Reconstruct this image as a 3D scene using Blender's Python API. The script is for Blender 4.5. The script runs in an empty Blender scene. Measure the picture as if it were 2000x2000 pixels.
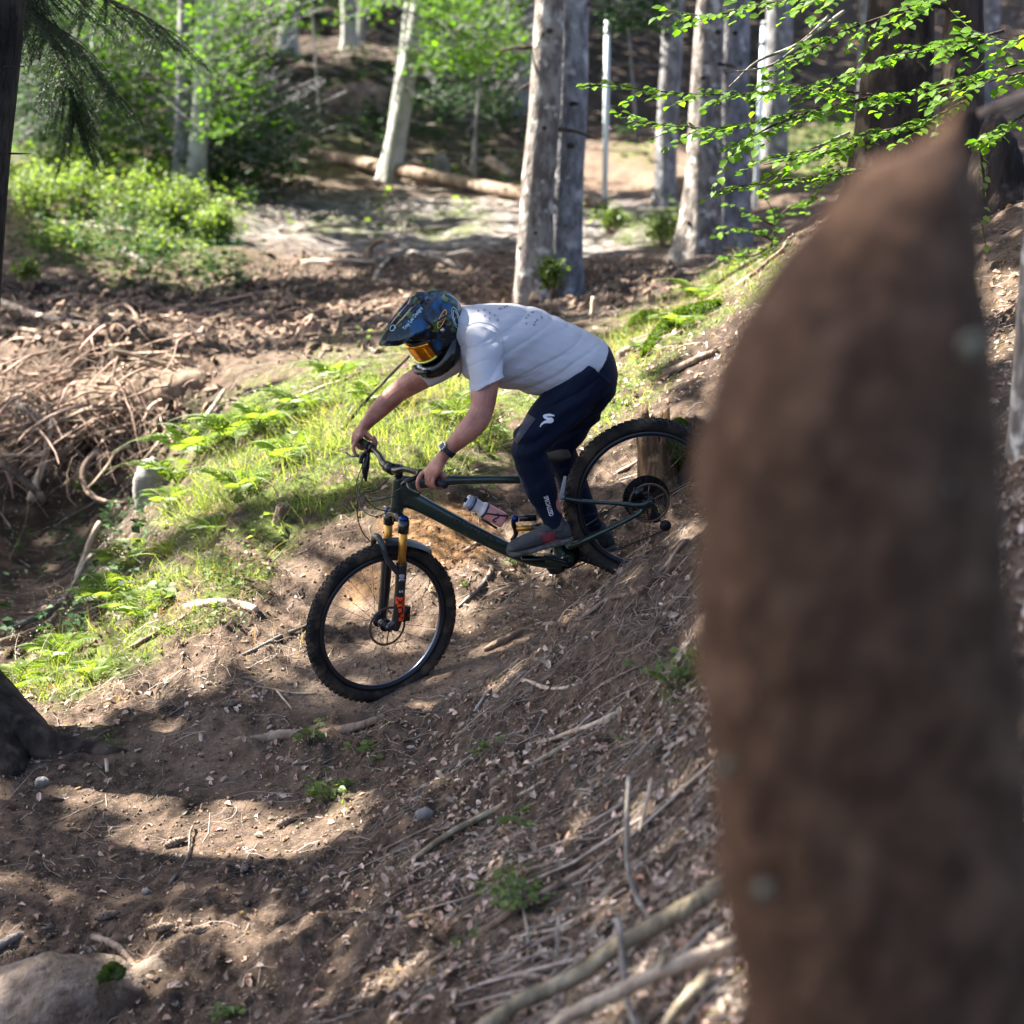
import bpy, math, random
import numpy as np
from mathutils import Vector, Matrix

# ------------------------------------------------------------------ camera, sky, sun, exposure
random.seed(7)
RNG = np.random.default_rng(11)
SC = bpy.context.scene
COL = SC.collection
PITCH = math.radians(14)
FPX = 70 / 36 * 2000                     # focal length in pixels of the 2000 px photograph
cam_d = bpy.data.cameras.new('camera')
cam_d.lens = 70; cam_d.sensor_width = 36; cam_d.clip_start = 0.05; cam_d.clip_end = 500
cam_d.dof.use_dof = True; cam_d.dof.focus_distance = 8.75; cam_d.dof.aperture_fstop = 2.2
cam = bpy.data.objects.new('camera', cam_d); COL.objects.link(cam)
cam.location = (0, 0, 0); cam.rotation_euler = (math.pi / 2 - PITCH, 0, 0)
SC.camera = cam
SUN_EL, SUN_AZ = math.radians(45), math.radians(-66)   # azimuth from +y (view direction) towards +x
SUN = np.array([math.sin(SUN_AZ) * math.cos(SUN_EL), math.cos(SUN_AZ) * math.cos(SUN_EL), math.sin(SUN_EL)])
w = bpy.data.worlds.new('World'); SC.world = w; w.use_nodes = True
nt = w.node_tree; nt.nodes.clear()
sky = nt.nodes.new('ShaderNodeTexSky'); sky.sky_type = 'NISHITA'; sky.sun_disc = False
sky.sun_elevation = SUN_EL; sky.sun_rotation = SUN_AZ; sky.air_density = 0.7; sky.dust_density = 2.5; sky.ozone_density = 0.6
bg = nt.nodes.new('ShaderNodeBackground'); bg.inputs[1].default_value = 0.070
wo = nt.nodes.new('ShaderNodeOutputWorld')
nt.links.new(sky.outputs[0], bg.inputs[0]); nt.links.new(bg.outputs[0], wo.inputs[0])
sl = bpy.data.lights.new('sun', 'SUN'); sl.energy = 5.0; sl.angle = math.radians(0.5); sl.color = (1.0, 0.94, 0.84)
so = bpy.data.objects.new('sun', sl); COL.objects.link(so)
so.rotation_euler = Vector(SUN).to_track_quat('Z', 'Y').to_euler()
SC.view_settings.view_transform = 'Standard'; SC.view_settings.look = 'None'
SC.view_settings.gamma = 1.0; SC.view_settings.use_curve_mapping = False
SC.view_settings.exposure = 2.85
SC.render.engine = 'CYCLES'
SC.cycles.use_denoising = True
SC.cycles.max_bounces = 6; SC.cycles.diffuse_bounces = 3; SC.cycles.transmission_bounces = 4
SC.cycles.caustics_reflective = False; SC.cycles.caustics_refractive = False

# ------------------------------------------------------------------ projection helpers
CP, SP = math.cos(PITCH), math.sin(PITCH)
def ray(px, py):
    r = (px - 1000) / FPX; u = (1000 - py) / FPX
    return np.array([r, CP + u * SP, -SP + u * CP])
def P(px, py, Y):
    d = ray(px, py); return d * (Y / d[1])
def project(V):
    V = np.asarray(V, float)
    z = V[..., 1] * CP - V[..., 2] * SP
    return 1000 + FPX * V[..., 0] / z, 1000 - FPX * (V[..., 1] * SP + V[..., 2] * CP) / z

# ------------------------------------------------------------------ noise
def _h(ix, iy, iz, s):
    n = (ix * 374761393 + iy * 668265263 + iz * 2147483647 + s * 974634777).astype(np.uint64)
    n = (n ^ (n >> np.uint64(13))) * np.uint64(1274126177)
    n = n ^ (n >> np.uint64(16))
    return (n & np.uint64(0xFFFFFF)).astype(float) / float(0xFFFFFF) * 2 - 1
def noise(V, scale=1.0, seed=0):
    V = np.asarray(V, float) * scale
    i = np.floor(V).astype(np.int64); f = V - i; f = f * f * (3 - 2 * f)
    i = i + 10000
    out = 0
    for dx in (0, 1):
        for dy in (0, 1):
            for dz in (0, 1):
                wgt = (f[:, 0] if dx else 1 - f[:, 0]) * (f[:, 1] if dy else 1 - f[:, 1]) * (f[:, 2] if dz else 1 - f[:, 2])
                out = out + wgt * _h(i[:, 0] + dx, i[:, 1] + dy, i[:, 2] + dz, seed)
    return out
def fbm(V, scale=1.0, octv=4, seed=0, gain=0.5):
    a, o, t = 1.0, 0, 0
    for k in range(octv):
        o = o + a * noise(V, scale * 2 ** k, seed + k * 7); t += a; a *= gain
    return o / t

# ------------------------------------------------------------------ materials
MATS = {}
def mat(name, c=(0.5, 0.5, 0.5), rough=0.6, metal=0.0, c2=None, nscale=20.0, bump=0.0, bscale=60.0, coat=0.0,
        trans=0.0, attr=False, spec=0.5, stretch=(1, 1, 1), detail=4.0, c3=None, n3=3.0, bdist=0.01, rng=(0.35, 0.65), t3=(0.5, 0.62), attrmix=None, sheen=0.0):
    """procedural material: two or three colours mixed by noise, optional bump, optional leaf translucency, optional per-vertex value 'var'"""
    m = bpy.data.materials.new(name); m.use_nodes = True
    N = m.node_tree.nodes; Lk = m.node_tree.links; N.clear()
    out = N.new('ShaderNodeOutputMaterial'); b = N.new('ShaderNodeBsdfPrincipled')
    b.inputs['Base Color'].default_value = (*c, 1); b.inputs['Roughness'].default_value = rough
    b.inputs['Metallic'].default_value = metal; b.inputs['Specular IOR Level'].default_value = spec
    b.inputs['Coat Weight'].default_value = coat; b.inputs['Coat Roughness'].default_value = 0.08
    b.inputs['Sheen Weight'].default_value = sheen
    tc = N.new('ShaderNodeTexCoord'); mp = N.new('ShaderNodeMapping'); mp.inputs['Scale'].default_value = stretch
    Lk.new(tc.outputs['Object'], mp.inputs[0])
    colsock = None
    def ramp(src, lo, hi):
        r = N.new('ShaderNodeMapRange'); r.inputs[1].default_value = lo; r.inputs[2].default_value = hi
        r.interpolation_type = 'SMOOTHSTEP'; Lk.new(src, r.inputs[0]); return r.outputs[0]
    def mix(a, bb, fac):
        x = N.new('ShaderNodeMix'); x.data_type = 'RGBA'
        if isinstance(a, tuple): x.inputs[6].default_value = (*a, 1)
        else: Lk.new(a, x.inputs[6])
        if isinstance(bb, tuple): x.inputs[7].default_value = (*bb, 1)
        else: Lk.new(bb, x.inputs[7])
        if isinstance(fac, float): x.inputs[0].default_value = fac
        else: Lk.new(fac, x.inputs[0])
        return x.outputs[2]
    cur = c
    if c2 is not None:
        n = N.new('ShaderNodeTexNoise'); n.inputs['Scale'].default_value = nscale; n.inputs['Detail'].default_value = detail
        n.inputs['Roughness'].default_value = 0.62
        Lk.new(mp.outputs[0], n.inputs[0]); cur = mix(cur, c2, ramp(n.outputs[0], *rng))
    if c3 is not None:
        n = N.new('ShaderNodeTexNoise'); n.inputs['Scale'].default_value = n3; n.inputs['Detail'].default_value = 5
        Lk.new(tc.outputs['Object'], n.inputs[0]); cur = mix(cur, c3, ramp(n.outputs[0], *t3))
    if attr:
        a = N.new('ShaderNodeAttribute'); a.attribute_name = 'var'
        if attrmix is not None:
            cur = mix(cur, attrmix, a.outputs['Fac'])
        else:
            mr = N.new('ShaderNodeMapRange'); mr.inputs[3].default_value = 0.55; mr.inputs[4].default_value = 1.45
            Lk.new(a.outputs['Fac'], mr.inputs[0])
            hs = N.new('ShaderNodeHueSaturation'); Lk.new(mr.outputs[0], hs.inputs['Value'])
            m2 = N.new('ShaderNodeMapRange'); m2.inputs[3].default_value = 0.515; m2.inputs[4].default_value = 0.485
            Lk.new(a.outputs['Fac'], m2.inputs[0]); Lk.new(m2.outputs[0], hs.inputs['Hue'])
            if isinstance(cur, tuple): hs.inputs['Color'].default_value = (*cur, 1)
            else: Lk.new(cur, hs.inputs['Color'])
            cur = hs.outputs[0]
    if not isinstance(cur, tuple): Lk.new(cur, b.inputs['Base Color'])
    if bump > 0:
        n = N.new('ShaderNodeTexNoise'); n.inputs['Scale'].default_value = bscale; n.inputs['Detail'].default_value = 6
        Lk.new(mp.outputs[0], n.inputs[0])
        bp = N.new('ShaderNodeBump'); bp.inputs['Strength'].default_value = bump; bp.inputs['Distance'].default_value = bdist
        Lk.new(n.outputs[0], bp.inputs['Height']); Lk.new(bp.outputs[0], b.inputs['Normal'])
    sh = b.outputs[0]
    if trans > 0:
        tr = N.new('ShaderNodeBsdfTranslucent')
        if isinstance(cur, tuple): tr.inputs[0].default_value = (*[min(1, x * 1.5) for x in cur], 1)
        else:
            g = N.new('ShaderNodeMix'); g.data_type = 'RGBA'; g.blend_type = 'MULTIPLY'; g.inputs[0].default_value = 1
            Lk.new(cur, g.inputs[6]); g.inputs[7].default_value = (2.2, 2.2, 0.9, 1); Lk.new(g.outputs[2], tr.inputs[0])
        ms = N.new('ShaderNodeMixShader'); ms.inputs[0].default_value = trans
        Lk.new(sh, ms.inputs[1]); Lk.new(tr.outputs[0], ms.inputs[2]); sh = ms.outputs[0]
    Lk.new(sh, out.inputs[0])
    MATS[name] = m
    return m

# ------------------------------------------------------------------ mesh helpers
class Acc:
    """collects shapes and links them as ONE mesh object"""
    def __init__(s): s.V = []; s.F3 = []; s.F4 = []; s.A = []; s.n = 0
    def add(s, V, F, var=None):
        V = np.asarray(V, float); F = np.asarray(F, np.int64)
        if len(V) == 0: return s
        s.V.append(V)
        s.A.append(np.full(len(V), 0.5) if var is None else (np.full(len(V), var) if np.isscalar(var) else np.asarray(var)))
        if len(F): (s.F3 if F.shape[1] == 3 else s.F4).append(F + s.n)
        s.n += len(V); return s
    def both(s, q, var=None):
        V, F4, F3 = q; o = s.n; s.add(V, F4, var)
        if len(F3): s.F3.append(np.asarray(F3) + o)
        return s
    def mesh(s, name, smooth=True):
        V = np.vstack(s.V); me = bpy.data.meshes.new(name)
        F4 = np.vstack(s.F4) if s.F4 else np.zeros((0, 4), int); F3 = np.vstack(s.F3) if s.F3 else np.zeros((0, 3), int)
        me.vertices.add(len(V)); me.vertices.foreach_set('co', V.ravel().astype(np.float32))
        li = np.concatenate([F4.ravel(), F3.ravel()]); n4, n3 = len(F4), len(F3)
        me.loops.add(len(li)); me.loops.foreach_set('vertex_index', li.astype(np.int32))
        me.polygons.add(n4 + n3)
        st = np.concatenate([np.arange(n4) * 4, n4 * 4 + np.arange(n3) * 3]).astype(np.int32)
        me.polygons.foreach_set('loop_start', st)
        me.polygons.foreach_set('use_smooth', np.full(n4 + n3, smooth))
        at = me.attributes.new('var', 'FLOAT', 'POINT'); at.data.foreach_set('value', np.concatenate(s.A).astype(np.float32))
        me.update(calc_edges=True); me.validate()
        return me
    def build(s, name, m, parent=None, smooth=True):
        me = s.mesh(name, smooth); me.materials.append(m)
        return link(name, me, parent)
def link(name, me, parent=None):
    o = bpy.data.objects.new(name, me); COL.objects.link(o)
    if parent is not None: o.parent = parent
    return o
def tag(o, label=None, cat=None, group=None, kind=None):
    if label: o['label'] = label
    if cat: o['category'] = cat
    if group: o['group'] = group
    if kind: o['kind'] = kind
    return o
def thing(name, label, cat, loc=(0, 0, 0), group=None, M=None):
    o = bpy.data.objects.new(name, None); COL.objects.link(o); o.empty_display_size = 0.1
    if M is not None: o.matrix_world = M
    else: o.location = tuple(float(x) for x in loc)
    return tag(o, label, cat, group)
def nrm(v):
    v = np.asarray(v, float); l = np.linalg.norm(v, axis=-1, keepdims=True); return v / np.where(l < 1e-9, 1, l)
def catmull(K, per):
    """smooth resampling of rows of K (n,d)"""
    K = np.asarray(K, float); n = len(K)
    if n < 3: 
        t = np.linspace(0, 1, per + 1)[:, None]; return K[0] * (1 - t) + K[-1] * t
    out = []
    for i in range(n - 1):
        p0 = K[i - 1] if i else 2 * K[0] - K[1]; p1, p2 = K[i], K[i + 1]; p3 = K[i + 2] if i + 2 < n else 2 * K[-1] - K[-2]
        for t in np.arange(per) / per:
            out.append(0.5 * (2 * p1 + (p2 - p0) * t + (2 * p0 - 5 * p1 + 4 * p2 - p3) * t * t + (3 * p1 - p0 - 3 * p2 + p3) * t ** 3))
    out.append(K[-1]); return np.array(out)
def rings(C, A, B, n=24, ex=2.0, caps=True):
    """loft: centres C, half axes A and B per ring (superellipse exponent ex)"""
    th = np.linspace(0, 2 * np.pi, n, endpoint=False); c, s = np.cos(th), np.sin(th)
    c = np.sign(c) * np.abs(c) ** (2 / ex); s = np.sign(s) * np.abs(s) ** (2 / ex)
    V = (C[:, None] + A[:, None] * c[None, :, None] + B[:, None] * s[None, :, None]).reshape(-1, 3)
    m = len(C); i = np.arange(m - 1)[:, None] * n; j = np.arange(n)[None]; k = (j + 1) % n
    F = np.stack([i + j, i + k, i + n + k, i + n + j], -1).reshape(-1, 4)
    F3 = np.zeros((0, 3), int)
    if caps:
        V = np.vstack([V, C[:1], C[-1:]]); q = np.arange(n); a = m * n
        F3 = np.vstack([np.stack([np.full(n, a), (q + 1) % n, q], 1), np.stack([np.full(n, a + 1), (m - 1) * n + q, (m - 1) * n + (q + 1) % n], 1)])
    return V, F, F3
def frames(pts):
    T = nrm(np.gradient(pts, axis=0)); up = np.array([0, 0, 1.0]) if abs(T[0][2]) < 0.9 else np.array([0, 1.0, 0])
    a = nrm(np.cross(up, T[0])); A = []
    for t in T:
        a = nrm(a - t * (a @ t)); A.append(a)
    A = np.array(A); return T, A, np.cross(T, A)
def tube(pts, r, n=10, per=4, caps=True, flat=1.0):
    pts = np.asarray(pts, float); r = np.full(len(pts), r) if np.isscalar(r) else np.asarray(r, float)
    if len(pts) > 2 and per > 1: K = catmull(np.column_stack([pts, r]), per); pts, r = K[:, :3], K[:, 3]
    T, A, B = frames(pts); return rings(pts, A * r[:, None], B * (r * flat)[:, None], n, 2.0, caps)
def box(c, X, Y, Z):
    """box with half vectors"""
    c, X, Y, Z = map(lambda q: np.asarray(q, float), (c, X, Y, Z))
    V = np.array([c + a * X + b * Y + d * Z for d in (-1, 1) for b in (-1, 1) for a in (-1, 1)])
    return V, np.array([[0, 2, 3, 1], [4, 5, 7, 6], [0, 1, 5, 4], [2, 6, 7, 3], [0, 4, 6, 2], [1, 3, 7, 5]]), np.zeros((0, 3), int)
def ellipsoid(c, X, Y, Z, n=20, m=12):
    c, X, Y, Z = map(lambda q: np.asarray(q, float), (c, X, Y, Z)); ph = np.linspace(-np.pi / 2 + 0.02, np.pi / 2 - 0.02, m)
    C = c + Z * np.sin(ph)[:, None]
    return rings(C, X * np.cos(ph)[:, None], Y * np.cos(ph)[:, None], n)
def tubes(Pts, R, k=4):
    """many tubes at once: Pts (N,S,3), R (N,S)"""
    N_, S, _ = Pts.shape; T = nrm(np.gradient(Pts, axis=1))
    ref = np.where(np.abs(T[..., 2:3]) > 0.9, np.array([1.0, 0, 0]), np.array([0, 0, 1.0])); A = nrm(np.cross(ref, T)); B = np.cross(T, A)
    th = np.arange(k) * 2 * np.pi / k
    V = Pts[:, :, None] + R[:, :, None, None] * (A[:, :, None] * np.cos(th)[None, None, :, None] + B[:, :, None] * np.sin(th)[None, None, :, None])
    b = (np.arange(N_) * S * k)[:, None, None]; i = (np.arange(S - 1) * k)[None, :, None]; j = np.arange(k)[None, None]; j2 = (j + 1) % k
    F = np.stack([b + i + j, b + i + j2, b + i + k + j2, b + i + k + j], -1).reshape(-1, 4)
    return V.reshape(-1, 3), F
def batch(TV, TF, O, X, Y, Z, var=None):
    """many copies of template TV/TF with origins O and scaled axes X,Y,Z (N,3)"""
    TV = np.asarray(TV, float); TF = np.asarray(TF)
    V = O[:, None] + TV[None, :, 0:1] * X[:, None] + TV[None, :, 1:2] * Y[:, None] + TV[None, :, 2:3] * Z[:, None]
    F = (TF[None] + (np.arange(len(O)) * len(TV))[:, None, None]).reshape(-1, TF.shape[1])
    a = None if var is None else np.repeat(var, len(TV))
    return V.reshape(-1, 3), F, a
LEAF_V = [(0, 0, 0), (.32, 0, 0), (.68, 0, -.03), (1, 0, -.10), (.22, .34, .07), (.62, .36, .05), (.22, -.34, .07), (.62, -.36, .05)]
LEAF_F = [(0, 4, 1, 1), (1, 4, 5, 2), (2, 5, 3, 3), (0, 1, 6, 6), (1, 2, 7, 6), (2, 3, 7, 7)]
LEAF_F3 = [(0, 1, 4), (1, 5, 4), (1, 2, 5), (2, 3, 5), (0, 6, 1), (1, 6, 7), (1, 7, 2), (2, 7, 3)]
LOW_V = [(0, 0, 0), (.5, .38, .08), (1, 0, -.1), (.5, -.38, .08)]
LOW_F3 = [(0, 2, 1), (0, 3, 2)]
BLADE_V = [(0, .5, 0), (0, -.5, 0), (.5, .4, .12), (.5, -.4, .12), (1, 0, 0)]
BLADE_F3 = [(0, 1, 3), (0, 3, 2), (2, 3, 4)]
def solidify(objs_acc, voxel, smooth=4, name='m', disp=None):
    """fuse overlapping closed shapes into one continuous surface"""
    me = objs_acc.mesh('tmp'); o = bpy.data.objects.new('tmp', me); COL.objects.link(o)
    r = o.modifiers.new('r', 'REMESH'); r.mode = 'VOXEL'; r.voxel_size = voxel; r.use_smooth_shade = True
    s = o.modifiers.new('s', 'SMOOTH'); s.iterations = smooth; s.factor = 0.5
    dg = bpy.context.evaluated_depsgraph_get(); dg.update()
    m2 = bpy.data.meshes.new_from_object(o.evaluated_get(dg)); m2.name = name
    bpy.data.objects.remove(o); bpy.data.meshes.remove(me)
    if disp is not None:
        n = len(m2.vertices); co = np.zeros(n * 3, np.float32); m2.vertices.foreach_get('co', co); co = co.reshape(-1, 3)
        no = np.zeros(n * 3, np.float32); m2.vertices.foreach_get('normal', no); no = no.reshape(-1, 3)
        co = co + disp(co.astype(float), no) ; m2.vertices.foreach_set('co', co.astype(np.float32).ravel()); m2.update()
    m2.polygons.foreach_set('use_smooth', np.ones(len(m2.polygons), bool))
    return m2
def text(s, size, ext=0.0005, shear=0.0, bold=0.0, spacing=1.0):
    """mesh of flat lettering in its own xy plane: V, F3"""
    cu = bpy.data.curves.new('t', 'FONT'); cu.body = s; cu.size = size; cu.extrude = ext; cu.shear = shear; cu.offset = bold
    cu.align_x = 'CENTER'; cu.align_y = 'CENTER'; cu.space_character = spacing; cu.resolution_u = 3
    o = bpy.data.objects.new('t', cu); COL.objects.link(o); dg = bpy.context.evaluated_depsgraph_get(); dg.update()
    me = bpy.data.meshes.new_from_object(o.evaluated_get(dg)); me.calc_loop_triangles()
    V = np.array([v.co[:] for v in me.vertices]); F = np.array([t.vertices[:] for t in me.loop_triangles])
    bpy.data.objects.remove(o); bpy.data.meshes.remove(me); bpy.data.curves.remove(cu)
    return V, F

# ------------------------------------------------------------------ terrain
CTRL = [  # photograph pixel and distance -> ground height
 (0,2000,6.4),(500,2000,5.9),(1000,2000,5.0),(1400,2000,4.1),(2000,2000,3.1),(0,1800,6.9),(300,1880,6.5),(700,1850,6.1),
 (400,1700,7.2),(0,1620,7.7),(200,1600,7.75),(600,1620,7.4),(1000,1700,6.0),(1350,1600,5.5),(450,1450,8.25),(700,1375,8.45),
 (900,1500,7.3),(1100,1400,7.1),(1300,1300,6.9),(950,1330,8.2),(1100,1215,8.25),(1220,1112,8.05),(1340,1045,8.0),(1450,960,7.9),(1600,1200,5.8),(1900,1100,5.2),(2000,1500,4.0),
 (800,1290,8.75),(1000,1210,8.9),(1000,1120,9.35),(880,1105,9.55),(700,1180,9.45),(600,1170,9.5),
 (880,955,9.95),(760,1005,9.95),(640,1060,9.95),(950,965,10.0),(1100,960,9.9),(1200,1000,9.4),(1250,920,9.8),
 (450,1220,9.3),(350,1330,8.9),(120,1390,8.8),(0,1410,8.75),(100,1330,9.4),(250,1240,9.8),
 (300,1130,10.3),(400,1000,10.8),(600,900,10.9),(700,760,12.0),(850,800,11.4),(1000,860,10.6),(1200,720,11.5),(1340,610,12.2),(1450,530,12.7),(1560,440,13.2),(1250,800,10.4),(1400,700,10.6),(1700,700,9.5),(1900,700,8.5),
 (420,840,12.2),(330,960,11.6),(180,1170,11.0),(80,1150,12.2),(100,1010,13.5),(0,1200,11.2),(250,930,13.4),
 (200,870,13.9),(60,880,14.0),(330,850,13.6),(200,780,14.15),(200,690,14.4),(60,690,14.5),(360,700,14.3),(430,830,13.0),(200,655,15.2),(400,665,15.0),(300,625,16.6),(0,620,16.4),(600,620,16.4),(750,640,14.6),
 (800,560,17.6),(1070,590,17.0),(1250,560,16.0),(1400,500,18.6),(1300,640,13.5),(0,560,18.0),(200,520,19.0),(400,470,20.5),(650,470,21.5),(900,480,20.8),(1200,480,20.5),
 (1300,412,25),(700,408,25.0),(1000,405,24.5),(600,370,26.5),(745,350,28),(1050,390,27),(1180,395,28),(1220,300,31),(1420,335,29),(400,380,24),(200,340,24.5),(0,330,25),
 (600,200,34),(700,110,40),(560,120,39),(600,0,48),(1000,200,36),(1300,150,42),(1300,0,54),(1550,260,35),(1750,200,38),(2000,150,40),(1800,0,56),(0,200,34),(0,0,52),(300,100,39),
]
LITE = [(-1.35,9.0,-3.75)]
WPTS = [(0.62,8.6,-2.56),(0.40,8.65,-2.70),(0.85,8.55,-2.44)]
for Y, zl, zr in ((1.2,-2.3,-1.2),(3,-2.6,-0.9),(6,-3.2,-0.6),(9,-3.7,0.0),(14,-3.9,0.4),(25,-2.8,0.6),(50,0.3,3.0),(95,8,12)):
    WPTS += [(-0.6*Y, Y, zl), (0.6*Y, Y, zr)]
for Y, z in ((1.2,-1.6),(2.6,-2.0),(75,6.0),(110,14)):
    WPTS.append((0.0, Y, z))
_c = np.array([P(*q) for q in CTRL] + [np.array(q) for q in WPTS])
def _uv(x, y): return np.stack([3.0 * x / y, 1.6 * np.log(y)], -1)
def _phi(r2): return 0.5 * r2 * np.log(r2 + 1e-12)
_U = _uv(_c[:, 0], _c[:, 1]); _n = len(_c)
_K = _phi(((_U[:, None] - _U[None]) ** 2).sum(-1)) + np.eye(_n) * 0.002
_Pm = np.column_stack([np.ones(_n), _U]); _A = np.block([[_K, _Pm], [_Pm.T, np.zeros((3, 3))]])
_w = np.linalg.solve(_A, np.concatenate([_c[:, 2], np.zeros(3)]))
AS = np.concatenate([np.linspace(-0.72, -0.32, 22)[:-1], np.linspace(-0.32, 0.32, 430), np.linspace(0.32, 0.72, 22)[1:]])
LS = np.concatenate([np.linspace(math.log(1.3), math.log(4.2), 60)[:-1], np.linspace(math.log(4.2), math.log(12.5), 330)[:-1],
                     np.linspace(math.log(12.5), math.log(32), 130)[:-1], np.linspace(math.log(32), math.log(110), 60)])
AA, LL = np.meshgrid(AS, LS); YY = np.exp(LL); XX = AA * YY
_q = np.stack([3 * AA.ravel(), 1.6 * LL.ravel()], -1)
ZZ = np.concatenate([(_phi(((c_[:, None] - _U[None]) ** 2).sum(-1)) @ _w[:_n] + _w[_n] + c_ @ _w[_n + 1:]) for c_ in np.array_split(_q, 60)]).reshape(AA.shape)
GX, GY = XX.ravel(), YY.ravel()
PXg, PYg = project(np.stack([GX, GY, ZZ.ravel()], -1))
def blobs(px, py, L):
    """soft union of ellipses given in photograph pixels: (cx, cy, rx, ry, degrees, strength)"""
    out = np.zeros(np.shape(px))
    for cx, cy, rx, ry, deg, s in L:
        t = math.radians(deg); dx, dy = px - cx, py - cy
        u = (dx * math.cos(t) + dy * math.sin(t)) / rx; v = (-dx * math.sin(t) + dy * math.cos(t)) / ry
        d = np.sqrt(u * u + v * v); out = np.maximum(out, s * np.clip((1.25 - d) / 0.5, 0, 1))
    return out
GREEN = [(760,820,420,150,-14,1),(400,1120,220,90,-38,.9),(200,1290,170,60,-25,.9),(560,960,260,75,-10,1),(1330,610,230,50,-28,1),(1190,740,140,80,-35,.85),(1420,560,110,40,-30,.9),
         (220,370,260,75,10,1),(250,470,210,70,10,.9),(720,190,120,70,0,.35),(620,280,130,70,0,.5),(870,230,120,70,0,.4),(960,330,90,40,0,.3),(860,440,110,28,0,.75),(680,440,90,25,0,.6),
         (1290,450,110,35,0,.8),(1620,290,160,70,0,1),(1250,300,60,30,0,.5),(1480,560,80,35,-30,.6),(90,250,150,60,0,.5),(1340,1330,60,35,-45,.7),(1010,1730,50,50,-30,.6),(640,1560,50,40,0,.3),
         (180,1440,60,25,10,.4),(1100,330,40,50,0,.3)]
SANDY = [(760,1330,240,75,-8,.9),(480,1500,230,70,20,.5),(800,1180,150,90,0,.6),(1000,1230,140,60,-20,.55),(1200,330,150,60,0,.55),(1200,440,120,40,0,.6),(1800,700,200,200,0,.2)]
OCHRE = [(860,1040,110,60,15,1),(700,1130,70,40,0,.55)]
GREY = [(780,440,430,55,0,1),(1150,440,200,60,0,.9)]
DARKS = [(250, 800, 200, 75, 0, .9), (110, 1020, 220, 190, 0, .9), (300, 590, 430, 50, 0, .95), (1190, 560, 120, 50, 0, .7), (650, 560, 250, 40, 0, .5)]  # zones where the soil colour is mixed darker
REDDISH = [(1300,100,300,150,0,.8),(700,120,600,200,0,.9),(1350,680,150,90,-35,.5)]
# relief: soil clods, hummocks, cut bank overhang
_v3 = np.stack([GX, GY, ZZ.ravel()], -1)
near = np.clip((13 - GY) / 4, 0.0, 1)
trail = blobs(PXg, PYg, [(700,1340,330,60,-6,1),(350,1560,330,140,10,.95),(150,1700,300,90,0,.7),(1000,1220,140,50,-25,.8)])
rough = 1 - 0.8 * trail
ZZf = ZZ.ravel() + rough * (0.075 * fbm(_v3, 1.7, 3, 3) + near * (0.055 * fbm(_v3, 6, 3, 9) + 0.030 * fbm(_v3, 22, 2, 17) + 0.02 * np.abs(fbm(_v3, 11, 2, 19))))
ZZf += 0.006 * trail * fbm(_v3, 30, 2, 31) * near
heap = blobs(PXg, PYg, [(220, 770, 280, 110, 0, 1), (300, 610, 500, 70, 0, .8), (1150, 570, 200, 50, 0, .5)])
ZZf += heap * (.20 * fbm(_v3, 2.4, 4, 61) + .14 * np.abs(fbm(_v3, 5.5, 3, 63)))
ZZf += (1 - near) * 0.10 * fbm(_v3, 2.6, 3, 41) * np.clip(GY / 30, 0.4, 1.5) * (1 - 0.6 * blobs(PXg, PYg, [(1200,330,160,80,0,1)]))
HG = ZZf.reshape(AA.shape)
def _idx(arr, v):
    i = np.clip(np.searchsorted(arr, v) - 1, 0, len(arr) - 2); return i, np.clip((v - arr[i]) / (arr[i + 1] - arr[i]), 0, 1)
def H(x, y):
    x = np.asarray(x, float); y = np.asarray(y, float); i, f = _idx(AS, x / y); j, g = _idx(LS, np.log(y))
    return (HG[j, i] * (1 - f) + HG[j, i + 1] * f) * (1 - g) + (HG[j + 1, i] * (1 - f) + HG[j + 1, i + 1] * f) * g
def G(px, py, dz=0.0, y0=2.5):
    """point of the ground seen at a photograph pixel"""
    d = ray(px, py); Y = np.exp(np.linspace(math.log(y0), math.log(105), 2500)); z = d[2] / d[1] * Y; h = H(d[0] / d[1] * Y, Y)
    k = np.argmax(z <= h) if (z <= h).any() else len(Y) - 1
    return np.array([d[0] / d[1] * Y[k], Y[k], h[k] + dz])
def gnormal(x, y):
    e = 0.04; return nrm(np.stack([-(H(x + e, y) - H(x - e, y)) / (2 * e), -(H(x, y + e) - H(x, y - e)) / (2 * e), np.ones(np.shape(x))], -1))
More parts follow.
